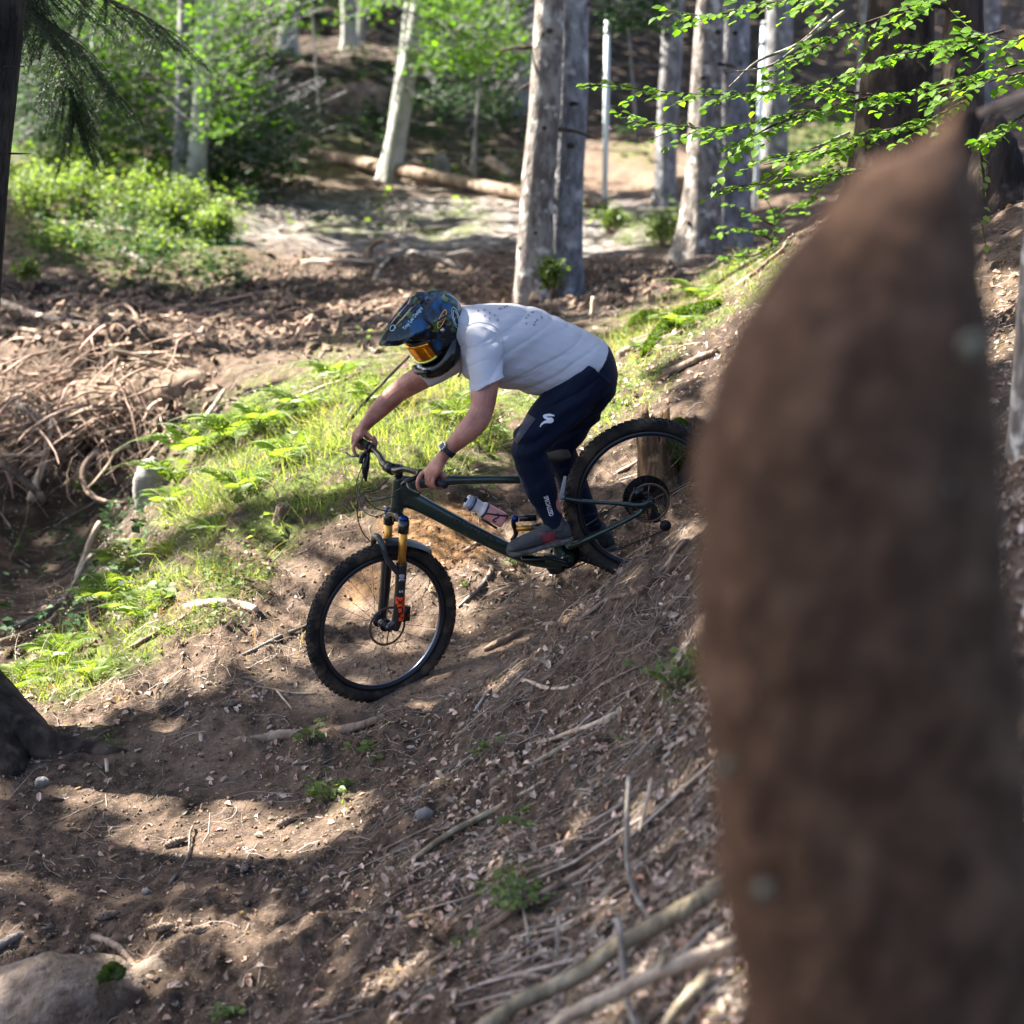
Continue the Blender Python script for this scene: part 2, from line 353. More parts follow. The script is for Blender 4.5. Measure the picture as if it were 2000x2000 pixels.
def build_ground():
    A_ = Acc(); n = AA.shape[1]; m = AA.shape[0]
    V = np.stack([GX, GY, ZZf], -1); i = (np.arange(m - 1) * n)[:, None]; j = np.arange(n - 1)[None]
    F = np.stack([i + j, i + j + 1, i + n + j + 1, i + n + j], -1).reshape(-1, 4)
    A_.add(V, F); me = A_.mesh('forest_floor')
    ca = me.color_attributes.new('zones', 'FLOAT_COLOR', 'POINT')
    nz = 0.35 * fbm(_v3, 2.2, 3, 51) + 0.25 * fbm(_v3, 9, 2, 57)
    def m_(L): return np.clip(blobs(PXg, PYg, L) * 1.15 + nz * (blobs(PXg, PYg, L) > 0) , 0, 1)
    C = np.stack([m_(GREEN), m_(SANDY), m_(OCHRE), np.clip(m_(GREY), 0, 1)], -1)
    ca.data.foreach_set('color', C.astype(np.float32).ravel())
    a2 = me.attributes.new('red', 'FLOAT', 'POINT'); a2.data.foreach_set('value', m_(REDDISH).astype(np.float32))
    a3 = me.attributes.new('dark_soil', 'FLOAT', 'POINT'); a3.data.foreach_set('value', m_(DARKS).astype(np.float32))
    m = bpy.data.materials.new('forest_floor'); m.use_nodes = True; N = m.node_tree.nodes; Lk = m.node_tree.links; N.clear()
    out = N.new('ShaderNodeOutputMaterial'); b = N.new('ShaderNodeBsdfPrincipled'); Lk.new(b.outputs[0], out.inputs[0])
    b.inputs['Roughness'].default_value = 0.92; b.inputs['Specular IOR Level'].default_value = 0.15
    tc = N.new('ShaderNodeTexCoord')
    def nz_(s, d=6, r=0.6):
        n_ = N.new('ShaderNodeTexNoise'); n_.inputs['Scale'].default_value = s; n_.inputs['Detail'].default_value = d; n_.inputs['Roughness'].default_value = r
        Lk.new(tc.outputs['Object'], n_.inputs[0]); return n_.outputs[0]
    def rp(src, lo, hi):
        r = N.new('ShaderNodeMapRange'); r.inputs[1].default_value = lo; r.inputs[2].default_value = hi; r.interpolation_type = 'SMOOTHSTEP'
        Lk.new(src, r.inputs[0]); return r.outputs[0]
    def mx(a, c, f):
        x = N.new('ShaderNodeMix'); x.data_type = 'RGBA'
        for s_, v in ((x.inputs[6], a), (x.inputs[7], c)):
            if isinstance(v, tuple): s_.default_value = (*v, 1)
            else: Lk.new(v, s_)
        Lk.new(f, x.inputs[0]); return x.outputs[2]
    def mul(a, c):
        x = N.new('ShaderNodeMath'); x.operation = 'MULTIPLY'; Lk.new(a, x.inputs[0])
        if isinstance(c, float): x.inputs[1].default_value = c
        else: Lk.new(c, x.inputs[1])
        return x.outputs[0]
    soil = mx((.058, .040, .029), (.19, .132, .094), rp(nz_(14), .35, .68))
    soil = mx(soil, (.28, .22, .185), rp(nz_(95, 3), .56, .72))
    soil = mx(soil, (.016, .011, .009), rp(nz_(4.0, 5), .55, .72))
    at = N.new('ShaderNodeAttribute'); at.attribute_name = 'zones'; sp = N.new('ShaderNodeSeparateColor'); Lk.new(at.outputs['Color'], sp.inputs[0])
    sand = mx((.185, .130, .095), (.35, .26, .19), rp(nz_(60, 5), .35, .7))
    sand = mx(sand, (.09, .055, .035), rp(nz_(7, 5), .5, .68))
    c = mx(soil, sand, sp.outputs[1])
    och = mx((.30, .17, .075), (.13, .07, .035), rp(nz_(18, 6), .42, .62))
    c = mx(c, och, sp.outputs[2])
    gr = mx((.085, .075, .07), (.40, .37, .345), rp(nz_(10, 8, .7), .42, .62)); c = mx(c, gr, mul(at.outputs['Alpha'], .95))
    ar = N.new('ShaderNodeAttribute'); ar.attribute_name = 'red'; c = mx(c, (.030, .022, .020), mul(ar.outputs['Fac'], .7))
    ad = N.new('ShaderNodeAttribute'); ad.attribute_name = 'dark_soil'; c = mx(c, (.022, .015, .012), mul(ad.outputs['Fac'], rp(nz_(3.5, 5), .35, .55)))
    moss = mx((.045, .060, .016), (.15, .19, .045), rp(nz_(24, 5), .38, .66))
    c = mx(c, moss, mul(sp.outputs[0], rp(nz_(5, 6), .38, .56)))
    Lk.new(c, b.inputs['Base Color'])
    bp = N.new('ShaderNodeBump'); bp.inputs['Strength'].default_value = 0.9; bp.inputs['Distance'].default_value = 0.035; Lk.new(nz_(55, 9, .75), bp.inputs['Height'])
    Lk.new(bp.outputs[0], b.inputs['Normal'])
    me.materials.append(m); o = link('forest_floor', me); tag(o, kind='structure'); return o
build_ground()

# ------------------------------------------------------------------ bicycle: local axes h forward (down the hill, to the left), v to the rider's left, w up; origin at the front hub
TH, LN, STEER = math.radians(6), math.radians(3), math.radians(26)
Hx = np.array([-math.cos(TH), -math.sin(TH), 0]); V0 = np.array([math.sin(TH), -math.cos(TH), 0]); Zw = np.array([0, 0, 1.0])
Vx = V0 * math.cos(LN) - Zw * math.sin(LN); Wx = Zw * math.cos(LN) + V0 * math.sin(LN)
BO = P(743, 1214, 8.45)
BM = Matrix(((Hx[0], Vx[0], Wx[0], BO[0]), (Hx[1], Vx[1], Wx[1], BO[1]), (Hx[2], Vx[2], Wx[2], BO[2]), (0, 0, 0, 1)))
def BL(px, py, v=0.0):
    d = ray(px, py); q = d * (((BO @ Vx) + v) / (d @ Vx)) - BO
    return np.array([q @ Hx, q @ Vx, q @ Wx])
def toW(q): q = np.asarray(q, float); return BO + q[..., 0:1] * Hx + q[..., 1:2] * Vx + q[..., 2:3] * Wx
_zf = nrm(np.array([-0.042, 0, 0.69])); _x0 = np.array([_zf[2], 0, -_zf[0]]); _y0 = np.array([0, 1.0, 0])
XF = _x0 * math.cos(STEER) + _y0 * math.sin(STEER); YF = -_x0 * math.sin(STEER) + _y0 * math.cos(STEER); ZF = _zf
F0 = np.array([-0.008, 0.019, 0.0])
def FK(x, y, z): return F0 + x * XF + y * YF + z * ZF
mat('tyre', (.012, .012, .013), .85, c2=(.045, .038, .032), nscale=9, bump=.3, bscale=120, c3=(.085, .062, .045), n3=14, t3=(.48, .70), spec=.2)
mat('rim', (.01, .012, .018), .35, spec=.6)
mat('rim_metal', (.10, .12, .17), .3, metal=.7)
mat('spoke_metal', (.05, .05, .06), .5, metal=.5)
mat('black_metal', (.012, .013, .016), .3, metal=.6, coat=.3)
mat('black_plastic', (.014, .014, .016), .5)
mat('steel', (.45, .45, .47), .3, metal=1)
mat('rotor_steel', (.20, .14, .115), .4, metal=.8)
mat('frame_paint', (.004, .018, .016), .28, coat=.5, c2=(.010, .030, .020), nscale=3, c3=(.06, .046, .034), n3=38, t3=(.60, .74))
mat('frame_letter', (.012, .016, .018), .5)
mat('blue_anodised', (.008, .035, .20), .3, metal=.8)
mat('gold_stanchion', (.62, .30, .06), .32, metal=.75)
mat('fork_black', (.010, .010, .013), .3, coat=.5)
mat('decal_orange', (.85, .075, .012), .45)
mat('decal_grey', (.42, .46, .52), .5)
mat('decal_white', (.62, .64, .68), .5)
mat('rubber', (.008, .008, .009), .7)
mat('cable', (.010, .010, .011), .45)
mat('guard', (.02, .028, .034), .35, coat=.3)
mat('bottle_pink', (.75, .34, .30), .4, c2=(.68, .28, .27), nscale=15)
mat('bottle_clear', (.72, .66, .64), .4)
mat('bottle_navy', (.02, .03, .09), .4)
bike = thing('mountain_bike', 'dark green full suspension mountain bike ridden down the dirt trail', 'bicycle', M=BM)
def acc(*qs, var=None):
    a = Acc()
    for q in qs: a.both(q, var)
    return a
def arc(R, x0, a0, a1, n, ax): return [ax(R * math.cos(t), x0, R * math.sin(t)) for t in np.linspace(a0, a1, n)]
def ring_tube(ax, R, y, r, n=72, k=10, flat=1.0):
    """torus in the wheel plane; ax maps wheel axes to bike axes"""
    C = np.array([ax(R * math.cos(t), y, R * math.sin(t)) for t in np.linspace(0, 2 * np.pi, n + 1)])
    O = ax(0, 0, 0); A = np.array([nrm(ax(math.cos(t), 0, math.sin(t)) - O) for t in np.linspace(0, 2 * np.pi, n + 1)])
    B = np.tile(nrm(ax(0, 1, 0) - O), (n + 1, 1)); return rings(C, A * r, B * r * flat, k, 2.0, False)
def disc(ax, y, r, t, n=32, k=1):
    C = np.array([ax(0, y - t / 2, 0), ax(0, y + t / 2, 0)]); O = ax(0, 0, 0)
    A = np.tile(nrm(ax(1, 0, 0) - O) * r, (2, 1)); B = np.tile(nrm(ax(0, 0, 1) - O) * r, (2, 1)); return rings(C, A, B, n)
def wheel(name, ax, rotor_y, text_on):
    O = ax(0, 0, 0); w_ = link(name, acc(disc(ax, 0, .02, .10, 20), disc(ax, .032, .029, .005, 20), disc(ax, -.032, .029, .005, 20)).mesh('hub'), bike)
    w_.data.materials.append(MATS['black_metal'])
    Rc, rt = .3420, .0275
    a = acc(ring_tube(ax, Rc, 0, rt, 96, 16))
    a.build('tyre', MATS['tyre'], w_)
    k = Acc(); yv = nrm(ax(0, 1, 0) - O)
    for row, (yo, off, lx, ly) in enumerate(((0.006, 0, .010, .0045), (-.006, .5, .010, .0045), (.0165, .25, .008, .0042), (-.0165, .75, .008, .0042), (.0265, .5, .010, .0045), (-.0265, .0, .010, .0045))):
        for i in range(76):
            t = 2 * np.pi * (i + off) / 76; ph = yo / rt * 1.02
            rad = nrm(ax(math.cos(t), 0, math.sin(t)) - O); tan = nrm(ax(-math.sin(t), 0, math.cos(t)) - O)
            nn = rad * math.cos(ph) + yv * math.sin(ph); c = O + rad * Rc + nn * (rt + .0015)
            k.both(box(c, tan * lx * .5, nrm(np.cross(nn, tan)) * ly, nn * .0032))
    k.build('tread_knobs', MATS['tyre'], w_, smooth=False)
    acc(ring_tube(ax, .3065, .0, .0125, 96, 8, 1.25)).build('rim', MATS['rim'], w_)
    a = acc(ring_tube(ax, .293, .0, .0016, 96, 6, 6.5)); a.build('rim_edge', MATS['rim_metal'], w_)
    sp = None
    for i in range(28):
        t = 2 * np.pi * i / 28; s = 1 if i % 2 else -1; t2 = t + (.55 if i % 4 < 2 else -.55)
        V_, F_, T_ = tube([ax(.028 * math.cos(t2), s * .032, .028 * math.sin(t2)), ax(.296 * math.cos(t), 0, .296 * math.sin(t))], .0009, 4, 1)
        acc((V_, F_, T_)).build('spoke', MATS['spoke_metal'], w_)
    r = Acc(); r.both(ring_tube(ax, .086, rotor_y, .0055, 48, 6, .14)); 
    for i in range(6):
        t = i * np.pi / 3; r.both(tube([ax(.018 * math.cos(t), rotor_y, .018 * math.sin(t)), ax(.08 * math.cos(t + .5), rotor_y, .08 * math.sin(t + .5))], .003, 4, 1, flat=.4))
    r.build('brake_rotor', MATS['rotor_steel'], w_)
    if text_on:
        lt = Acc(); s = 'CANNIBAL'
        for i, ch in enumerate(s):
            V_, F_ = text(ch, .0165, .0004, bold=.0002); t = math.radians(254 - 0.5) + (i - 3.5) * -math.radians(2.6) * 1.0
            t = math.radians(-102) - (3.5 - i) * math.radians(-2.7)
            rad = nrm(ax(math.cos(t), 0, math.sin(t)) - O); yy = nrm(yv + rad * .35); out_ = nrm(rad - yy * (rad @ yy))
            X_ = np.cross(out_, yy); c = O + rad * (Rc + .0075) + yv * (rt * .945) + yy * .0012
            lt.add(c + V_[:, 0:1] * X_ + V_[:, 1:2] * out_ + V_[:, 2:3] * yy, F_)
        lt.build('sidewall_lettering', MATS['decal_white'], w_, smooth=False)
    return w_
fw = wheel('front_wheel', lambda x, y, z: FK(x, y, z), .045, True)
RH = BL(1264, 976)
rw = wheel('rear_wheel', lambda x, y, z: RH + np.array([x, y, z]), .050, False)
# fork
fork = acc(tube([FK(-.044, 0, .47), FK(-.044, 0, .66)], .019, 16, 1), tube([FK(-.046, -.066, .478), FK(-.043, -.03, .497), FK(-.043, 0, .503), FK(-.043, .03, .497), FK(-.046, .066, .478)], .022, 12, 4)).build('fork', MATS['fork_black'], bike)
for s in (1, -1):
    acc(tube([FK(-.044, s * .066, .27), FK(-.044, s * .066, .47)], .0182, 18, 1)).build('stanchion', MATS['gold_stanchion'], fork)
    acc(tube([FK(-.044, s * .066, .435), FK(-.044, s * .066, .492)], .0245, 18, 1)).build('crown_clamp', MATS['fork_black'], fork)
    acc(tube([FK(-.044, s * .066, .492), FK(-.044, s * .066, .503), FK(-.044, s * .066, .510)], [.0215, .0205, .012], 18, 1)).build('top_cap', MATS['blue_anodised'], fork)
    acc(tube([FK(-.044, s * .066, .292), FK(-.044, s * .066, .27), FK(-.042, s * .066, .15), FK(-.036, s * .066, .03), FK(-.028, s * .066, -.015)], [.0262, .0245, .0235, .023, .016], 18, 3),
        tube([FK(-.034, s * .066, .03), FK(-.015, s * .062, .012), FK(0, s * .058, 0)], [.018, .017, .016], 12, 3), disc(lambda x, y, z: FK(x, y, z), s * .062, .017, .022, 18)).build('lower_leg', MATS['fork_black'], fork)
    def onleg(x, z, s=s, r=.0262, base=-.0425, ang=0.25):
        f_ = x / r + ang; return FK(base + r * math.sin(f_), s * .066 + s * r * math.cos(f_), z)
    pan = Acc(); zz = np.linspace(.035, .145, 2); xs = np.linspace(-.026, .026, 9); V_ = np.array([onleg(x, z, r=.0252) for z in zz for x in xs])
    F_ = np.array([[i, i + 1, i + 10, i + 9] for i in range(8)]); pan.add(V_, F_).build('orange_panel', MATS['decal_orange'], fork)
    def wrap(txt, size, zc, m, bold=.0, name='fork_lettering', xs_=1.0):
        V2, F2 = text(txt, size, .0, bold=bold); q = np.array([onleg(v[1] * xs_, zc + v[0] * (1 if s > 0 else -1), r=.0262) for v in V2])
        Acc().add(q, F2).build(name, m, fork, smooth=False)
    wrap('FOX', .048, .090, MATS['fork_black'], .0016, xs_=.95)
    wrap('38', .034, .235, MATS['decal_grey'], .001, 'fork_number')
    wrap('S', .026, .172, MATS['decal_grey'], .001, 'fork_emblem')
acc(tube([FK(.0, -.066, .285), FK(.03, -.058, .33), FK(.045, -.03, .392), FK(.048, 0, .405), FK(.045, .03, .392), FK(.03, .058, .33), FK(.0, .066, .285), FK(-.03, .066, .25)], [.012, .013, .014, .015, .014, .013, .014, .014], 12, 5)).build('fork_arch', MATS['guard'], fork)
acc(box(FK(-.078, .060, .055), XF * .018, YF * .014, ZF * .033), tube([FK(-.085, .055, .02), FK(-.07, .06, .08)], .012, 10, 1)).build('front_brake_caliper', MATS['black_metal'], fork)
# mudguard over the front tyre
def guard():
    a = Acc(); T_ = np.linspace(math.radians(55), math.radians(92), 14); V_ = []
    for sgn in (0, 1):
        for t in T_:
            wd = .034 + .018 * math.sin((t - T_[0]) / (T_[-1] - T_[0]) * np.pi); R = .392 + .002 * sgn
            for j in np.linspace(-1, 1, 9): V_.append(FK(-(R - .020 * j * j) * math.cos(t) * -1 if False else -(R - .022 * j * j) * math.cos(t), j * wd, (R - .022 * j * j) * math.sin(t)))
    n = 14 * 9; F_ = [[i * 9 + j, i * 9 + j + 1, i * 9 + j + 10, i * 9 + j + 9] for i in range(13) for j in range(8)]
    F_ = F_ + [[q + n for q in f[::-1]] for f in F_]
    a.add(V_, F_); a.build('mudguard', MATS['guard'], bike)
guard()
# handlebar, stem, grips, levers
hb = acc(tube([FK(-.042, -.39, .742), FK(-.03, -.25, .744), FK(-.008, -.12, .738), FK(0, -.06, .716), FK(0, 0, .712), FK(0, .06, .716), FK(-.008, .12, .738), FK(-.03, .25, .744), FK(-.042, .39, .742)],
              [.0112, .0112, .0125, .0165, .0175, .0165, .0125, .0112, .0112], 14, 5)).build('handlebar', MATS['black_metal'], bike)
acc(tube([FK(-.044, 0, .66), FK(-.044, 0, .722)], .0185, 16, 1), tube([FK(-.044, 0, .705), FK(-.02, 0, .71), FK(.004, 0, .712)], [.022, .021, .024], 14, 3), disc(lambda x, y, z: FK(x - .0, y, z + .712), 0, .025, .052, 20)).build('stem', MATS['black_metal'], bike)
for s in (1, -1):
    acc(tube([FK(-.030, s * .252, .744), FK(-.042, s * .40, .742)], .0165, 16, 1), disc(lambda x, y, z: FK(x - .030, y, z + .744), s * .256, .019, .010, 18)).build('grip', MATS['rubber'], hb)
    acc(disc(lambda x, y, z: FK(x - .026, y, z + .743), s * .215, .019, .014, 16), tube([FK(-.01, s * .215, .728), FK(.03, s * .205, .712), FK(.045, s * .185, .69)], [.010, .012, .008], 10, 3),
        tube([FK(.035, s * .215, .712), FK(.05, s * .26, .70), FK(.042, s * .31, .695), FK(.04, s * .335, .697)], [.007, .006, .005, .005], 8, 3, flat=.6)).build('brake_lever', MATS['black_metal'], hb)
acc(tube([FK(.0, -.20, .725), FK(.01, -.20, .68), FK(.015, -.195, .64), FK(.012, -.19, .60)], [.008, .017, .014, .004], 10, 3)).build('dropper_lever', MATS['black_metal'], hb)
for pts in (([FK(.03, -.19, .69), FK(.08, -.15, .60), FK(.09, -.05, .56), FK(.02, 0, .575), FK(-.06, .02, .60)]), ([FK(.03, .19, .69), FK(.10, .12, .62), FK(.12, 0, .60), FK(.05, -.02, .53), FK(-.02, .03, .52)]),
            ([FK(.02, -.2, .63), FK(.05, -.18, .55), FK(.07, -.1, .50), FK(.05, .0, .50), FK(-.03, .05, .56)]), ([FK(.0, .0, .67), FK(.07, .02, .63), FK(.16, .02, .60), FK(.14, .03, .45), FK(.02, .08, .33)])):
    acc(tube(pts, .0026, 6, 6)).build('cable', MATS['cable'], hb)
# frame
def ell(c, d, rw_, rh): return c, d, rw_, rh
def loft2(pairs, hv, n=18, ex=2.3, per=5):
    """pairs of upper / lower outline points (pixels) in the bike's middle plane, hv half width"""
    C, A, B = [], [], []
    for (a_, b_), h_ in zip(pairs, hv):
        p, q = BL(*a_), BL(*b_); C.append((p + q) / 2); A.append((p - q) / 2); B.append([0, h_, 0])
    K = catmull(np.hstack([C, A, B]), per); return rings(K[:, :3], K[:, 3:6], K[:, 6:9], n, ex)
fr = Acc()
fr.both(tube([FK(-.044, 0, .508), FK(-.044, 0, .53), FK(-.044, 0, .60), FK(-.044, 0, .655), FK(-.044, 0, .665)], [.029, .030, .0265, .025, .023], 20, 3))
fr.both(loft2([((772, 925), (772, 988)), ((800, 930), (800, 992)), ((830, 930), (812, 990))], [.024, .024, .018]))
fr.both(loft2([((790, 931), (790, 960)), ((840, 932), (838, 953)), ((880, 929), (880, 948)), ((960, 929), (960, 945)), ((1030, 929), (1030, 945)), ((1062, 931), (1056, 950))], [.022, .021, .021, .019, .018, .018]))
fr.both(loft2([((795, 950), (790, 992)), ((822, 966), (806, 996)), ((865, 990), (850, 1017)), ((950, 1036), (937, 1062)), ((1040, 1078), (1028, 1102)), ((1105, 1078), (1095, 1112))], [.024, .026, .028, .028, .027, .030]))
fr.both(tube([BL(1052, 915), BL(1056, 940), BL(1068, 990), BL(1092, 1070)], [.019, .021, .020, .026], 16, 4))
fr.both(disc(lambda x, y, z: BL(1106, 1090) + np.array([x, y, z]), 0, .028, .088, 24))
fr.both(tube([BL(1085, 1060), BL(1100, 1085), BL(1120, 1090)], [.02, .034, .02], 16, 3))
me = solidify(fr, .004, 6, 'frame'); me.materials.append(MATS['frame_paint']); frame = link('frame', me, bike)
V_, F_ = text('SPECIALIZED', .032, .0, bold=.0008, spacing=1.25); d1 = nrm(BL(1020, 1082, .03) - BL(850, 1000, .03)); u1 = nrm(np.cross([0, 1, 0], d1)); c1 = BL(925, 1036, .0295)
Acc().add(c1 + V_[:, 0:1] * d1 * 1.0 + V_[:, 1:2] * -u1 * -1 * (1 if u1[2] > 0 else -1), F_).build('frame_lettering', MATS['frame_letter'], frame, smooth=False)
sw = Acc()
for s in (1, -1):
    sw.both(tube([BL(1100, 973, s * .045), BL(1140, 979, s * .056), BL(1200, 983, s * .064), BL(1245, 987, s * .068), BL(1264, 984, s * .070)], [.011, .0105, .010, .014, .013], 12, 4))
    sw.both(tube([BL(1112, 1066, s * .040), BL(1140, 1056, s * .052), BL(1200, 1028, s * .062), BL(1245, 1004, s * .068), BL(1262, 988, s * .070)], [.017, .015, .0125, .012, .013], 12, 4))
    sw.both(disc(lambda x, y, z: RH + np.array([x, y, z]), s * .070, .018, .012, 16))
sw.both(tube([BL(1112, 1066, -.045), BL(1112, 1066, .045)], .02, 12, 1)); sw.both(tube([BL(1104, 973, -.045), BL(1104, 973, .045)], .012, 12, 1))
me = solidify(sw, .004, 5, 'swingarm'); me.materials.append(MATS['frame_paint']); link('swingarm', me, bike)
for s in (1, -1): acc(tube([BL(1096, 976, s * .052), BL(1100, 952, s * .052), BL(1104, 930, s * .052)], [.008, .009, .006], 8, 3, flat=.5)).build('suspension_link', MATS['decal_grey'], bike)
shock = acc(tube([BL(1008, 1032), BL(1046, 1031)], .0135, 14, 1)).build('rear_shock', MATS['gold_stanchion'], bike)
acc(tube([BL(1000, 1013, .0), BL(1012, 1013, .0)], .016, 14, 1)).build('shock_cap', MATS['blue_anodised'], shock)
acc(tube([BL(1003, 1010), BL(1003, 1024), BL(1008, 1040), BL(1000, 1056)], [.008, .011, .011, .010], 10, 3)).build('shock_mount', MATS['black_metal'], shock)
acc(tube([BL(1014, 1012), BL(1047, 1011)], .016, 14, 1), tube([BL(1040, 1031), BL(1064, 1028)], .017, 14, 1)).build('shock_body', MATS['black_metal'], shock)
acc(tube([BL(1052, 922), BL(1040, 895)], .0155, 14, 1)).build('seat_post', MATS['black_metal'], bike)
sd = Acc()
K = catmull(np.array([[*BL(1018, 900), .010, .020], [*BL(1040, 897), .012, .026], [*BL(1070, 893), .016, .045], [*BL(1096, 889), .018, .068], [*BL(1112, 886), .010, .060]]), 4)
sd.both(rings(K[:, :3], np.column_stack([K[:, 3] * 0, K[:, 3] * 0, K[:, 3]]), np.column_stack([K[:, 4] * 0, K[:, 4], K[:, 4] * 0]), 16)); sd.build('saddle', MATS['rubber'], bike)
BB = BL(1106, 1090)
cas = Acc()
for i in range(11):
    R_ = .104 - .0078 * i; yy_ = -.026 - .0037 * i; cas.both(ring_tube(lambda x, y, z: RH + np.array([x, y, z]), R_ - .003, yy_, .0036, 44, 4, .25))
    for j in range(int(R_ * 420)): t = j * 2 * np.pi / int(R_ * 420); cas.both(box(RH + [R_ * math.cos(t), yy_, R_ * math.sin(t)], [.0022 * math.cos(t), 0, .0022 * math.sin(t)], [0, .0008, 0], [-.0016 * math.sin(t), 0, .0016 * math.cos(t)]))
for j in range(6): t = j * np.pi / 3; cas.both(tube([RH + [.02 * math.cos(t), -.05, .02 * math.sin(t)], RH + [.10 * math.cos(t + .4), -.028, .10 * math.sin(t + .4)]], .0035, 4, 1))
cas.build('cassette', MATS['black_metal'], rw, smooth=False)
crank = acc(disc(lambda x, y, z: BB + np.array([x, y, z]), 0, .014, .15, 16)).build('crank_set', MATS['black_metal'], bike)
PN, PF = BL(1040, 1088, .145), BL(1178, 1100, -.145)
for s, pp in ((1, PN), (-1, PF)):
    acc(tube([BB + [0, s * .072, 0], (BB + [0, s * .075, 0] + pp * [1, 0, 1] + [0, s * .08, 0]) / 2, pp * [1, 0, 1] + [0, s * .082, 0]], [.019, .015, .014], 12, 4, flat=.6)).build('crank_arm', MATS['black_metal'], crank)
    pd = np.array([1, 0, .10]) if s > 0 else np.array([1, 0, .25]); pd = nrm(pd)
    acc(box(pp, pd * .05, [0, .048, 0], np.cross(pd, [0, 1, 0]) * .008), tube([pp - [0, s * .06, 0], pp + [0, s * .04, 0]], .009, 8, 1)).build('pedal', MATS['black_metal'], crank)
acc(disc(lambda x, y, z: BB + np.array([x, y, z]), -.048, .066, .003, 40), ring_tube(lambda x, y, z: BB + np.array([x, y, z]), .066, -.048, .003, 40, 6)).build('chainring', MATS['black_metal'], crank)
acc(tube([BB + [.0, -.048, -.07], BB + [.055, -.048, -.075], BB + [.085, -.048, -.02]], [.006, .010, .006], 8, 3, flat=1.6)).build('chain_guide', MATS['black_plastic'], bike)
der = acc(tube([RH + [-.01, -.075, -.02], RH + [-.045, -.08, -.07], RH + [-.05, -.065, -.10]], [.014, .016, .014], 10, 3), tube([RH + [-.05, -.06, -.10], RH + [-.085, -.06, -.13]], .009, 8, 1, flat=.5)).build('rear_derailleur', MATS['black_metal'], bike)
for c in ([-.048, -.05, -.098], [-.095, -.05, -.138]): acc(disc(lambda x, y, z: RH + np.array(c) + np.array([x, y, z]), 0, .026, .006, 20)).build('jockey_wheel', MATS['black_plastic'], der)
acc(tube([RH + [-.09, -.05, -.16], BB + [-.03, -.048, -.066]], .0032, 6, 1), tube([RH + [0, -.04, .055], BB + [0, -.048, .067]], .0032, 6, 1)).build('chain', MATS['cable'], bike)
acc(box(RH + [.05, .05, .045], [.02, 0, 0], [0, .012, 0], [0, 0, .025])).build('rear_brake_caliper', MATS['black_metal'], bike)
# water bottle in its cage
b0, b1 = BL(914, 979), BL(984, 1017); bd = nrm(b1 - b0); bl = np.linalg.norm(b1 - b0)
def along(t, off=0.0): return b0 + bd * bl * t + np.cross([0, 1, 0], bd) * off
bt = thing('water_bottle', 'pink and clear water bottle with dark cap in the bicycle frame', 'bottle', M=BM)
R0 = .0355
acc(tube([along(x) for x in (.46, .5, .7, .96, 1.0)], [R0 * .96, R0, R0, R0 * .98, R0 * .8], 24, 3)).build('bottle_body', MATS['bottle_pink'], bt)
acc(tube([along(x) for x in (.08, .12, .2, .33, .40, .47)], [R0 * .82, R0 * .86, R0 * .88, R0 * .78, R0 * .95, R0 * .99], 24, 3)).build('bottle_shoulder', MATS['bottle_clear'], bt)
acc(tube([along(x) for x in (-.04, 0, .09)], [R0 * .8, R0 * .86, R0 * .86], 24, 2)).build('bottle_cap', MATS['decal_grey'], bt)
acc(tube([along(x) for x in (-.12, -.04)], [.009, .011], 12, 1)).build('spout', MATS['rubber'], bt)
for x in (.10, .44): acc(tube([along(x), along(x + .05)], [R0 * 1.0, R0 * 1.02], 24, 1)).build('bottle_band', MATS['bottle_navy'], bt)
V_, F_ = text('S', .06, 0, bold=.002)
nb = np.cross([0, 1, 0], bd); Acc().add(np.array([along(.76) + bd * v[0] * .7 + (R0 + .001) * (nb * -math.sin(v[1] / R0 - .1) + np.array([0, 1, 0]) * math.cos(v[1] / R0 - .1)) for v in V_]), F_).build('bottle_print', MATS['bottle_navy'], bt, smooth=False)
cg = Acc()
for s in (1, -1): cg.both(tube([along(1.02, .0), along(.98, .03) + [0, s * .02, 0], along(.8, .02) + [0, s * .036, 0], along(.5, .0) + [0, s * .039, 0], along(.44, -.025) + [0, s * .02, 0]], .004, 6, 4))
cg.both(tube([along(.5, .04 * (-1 if nb[2] > 0 else 1)), along(.95, .045 * (-1 if nb[2] > 0 else 1))], .006, 6, 1)); cg.build('bottle_cage', MATS['black_plastic'], bike)

# ------------------------------------------------------------------ rider (same axes as the bicycle)
def skin_mat():
    m = mat('skin', (.39, .165, .115), .52, c2=(.27, .105, .072), nscale=11, bump=.12, bscale=160, c3=(.44, .205, .15), n3=6)
    b = [n for n in m.node_tree.nodes if n.type == 'BSDF_PRINCIPLED'][0]; b.inputs['Subsurface Weight'].default_value = .12; b.inputs['Subsurface Radius'].default_value = (.01, .004, .002)
skin_mat()
mat('shirt', (.41, .415, .455), .85, c2=(.45, .455, .495), nscale=4, bump=.25, bscale=240, bdist=.002, spec=.1)
mat('shirt_print', (.10, .11, .14), .8)
mat('trousers', (.003, .0065, .020), .7, c2=(.0045, .010, .028), nscale=5, bump=.2, bscale=30, bdist=.006, spec=.15)
mat('knee_panel', (.035, .040, .065), .6, c2=(.028, .034, .055), nscale=60)
mat('shoe_grey', (.055, .062, .066), .8, c2=(.030, .034, .038), nscale=25, bump=.3, bscale=90)
mat('shoe_strap', (.12, .115, .14), .8)
mat('shoe_red', (.24, .035, .05), .7, c2=(.15, .02, .03), nscale=30)
mat('shoe_sole', (.045, .042, .04), .85, c2=(.12, .11, .10), nscale=40)
mat('watch_case', (.55, .58, .60), .25, metal=.9)
mat('watch_glass', (.10, .14, .14), .08)
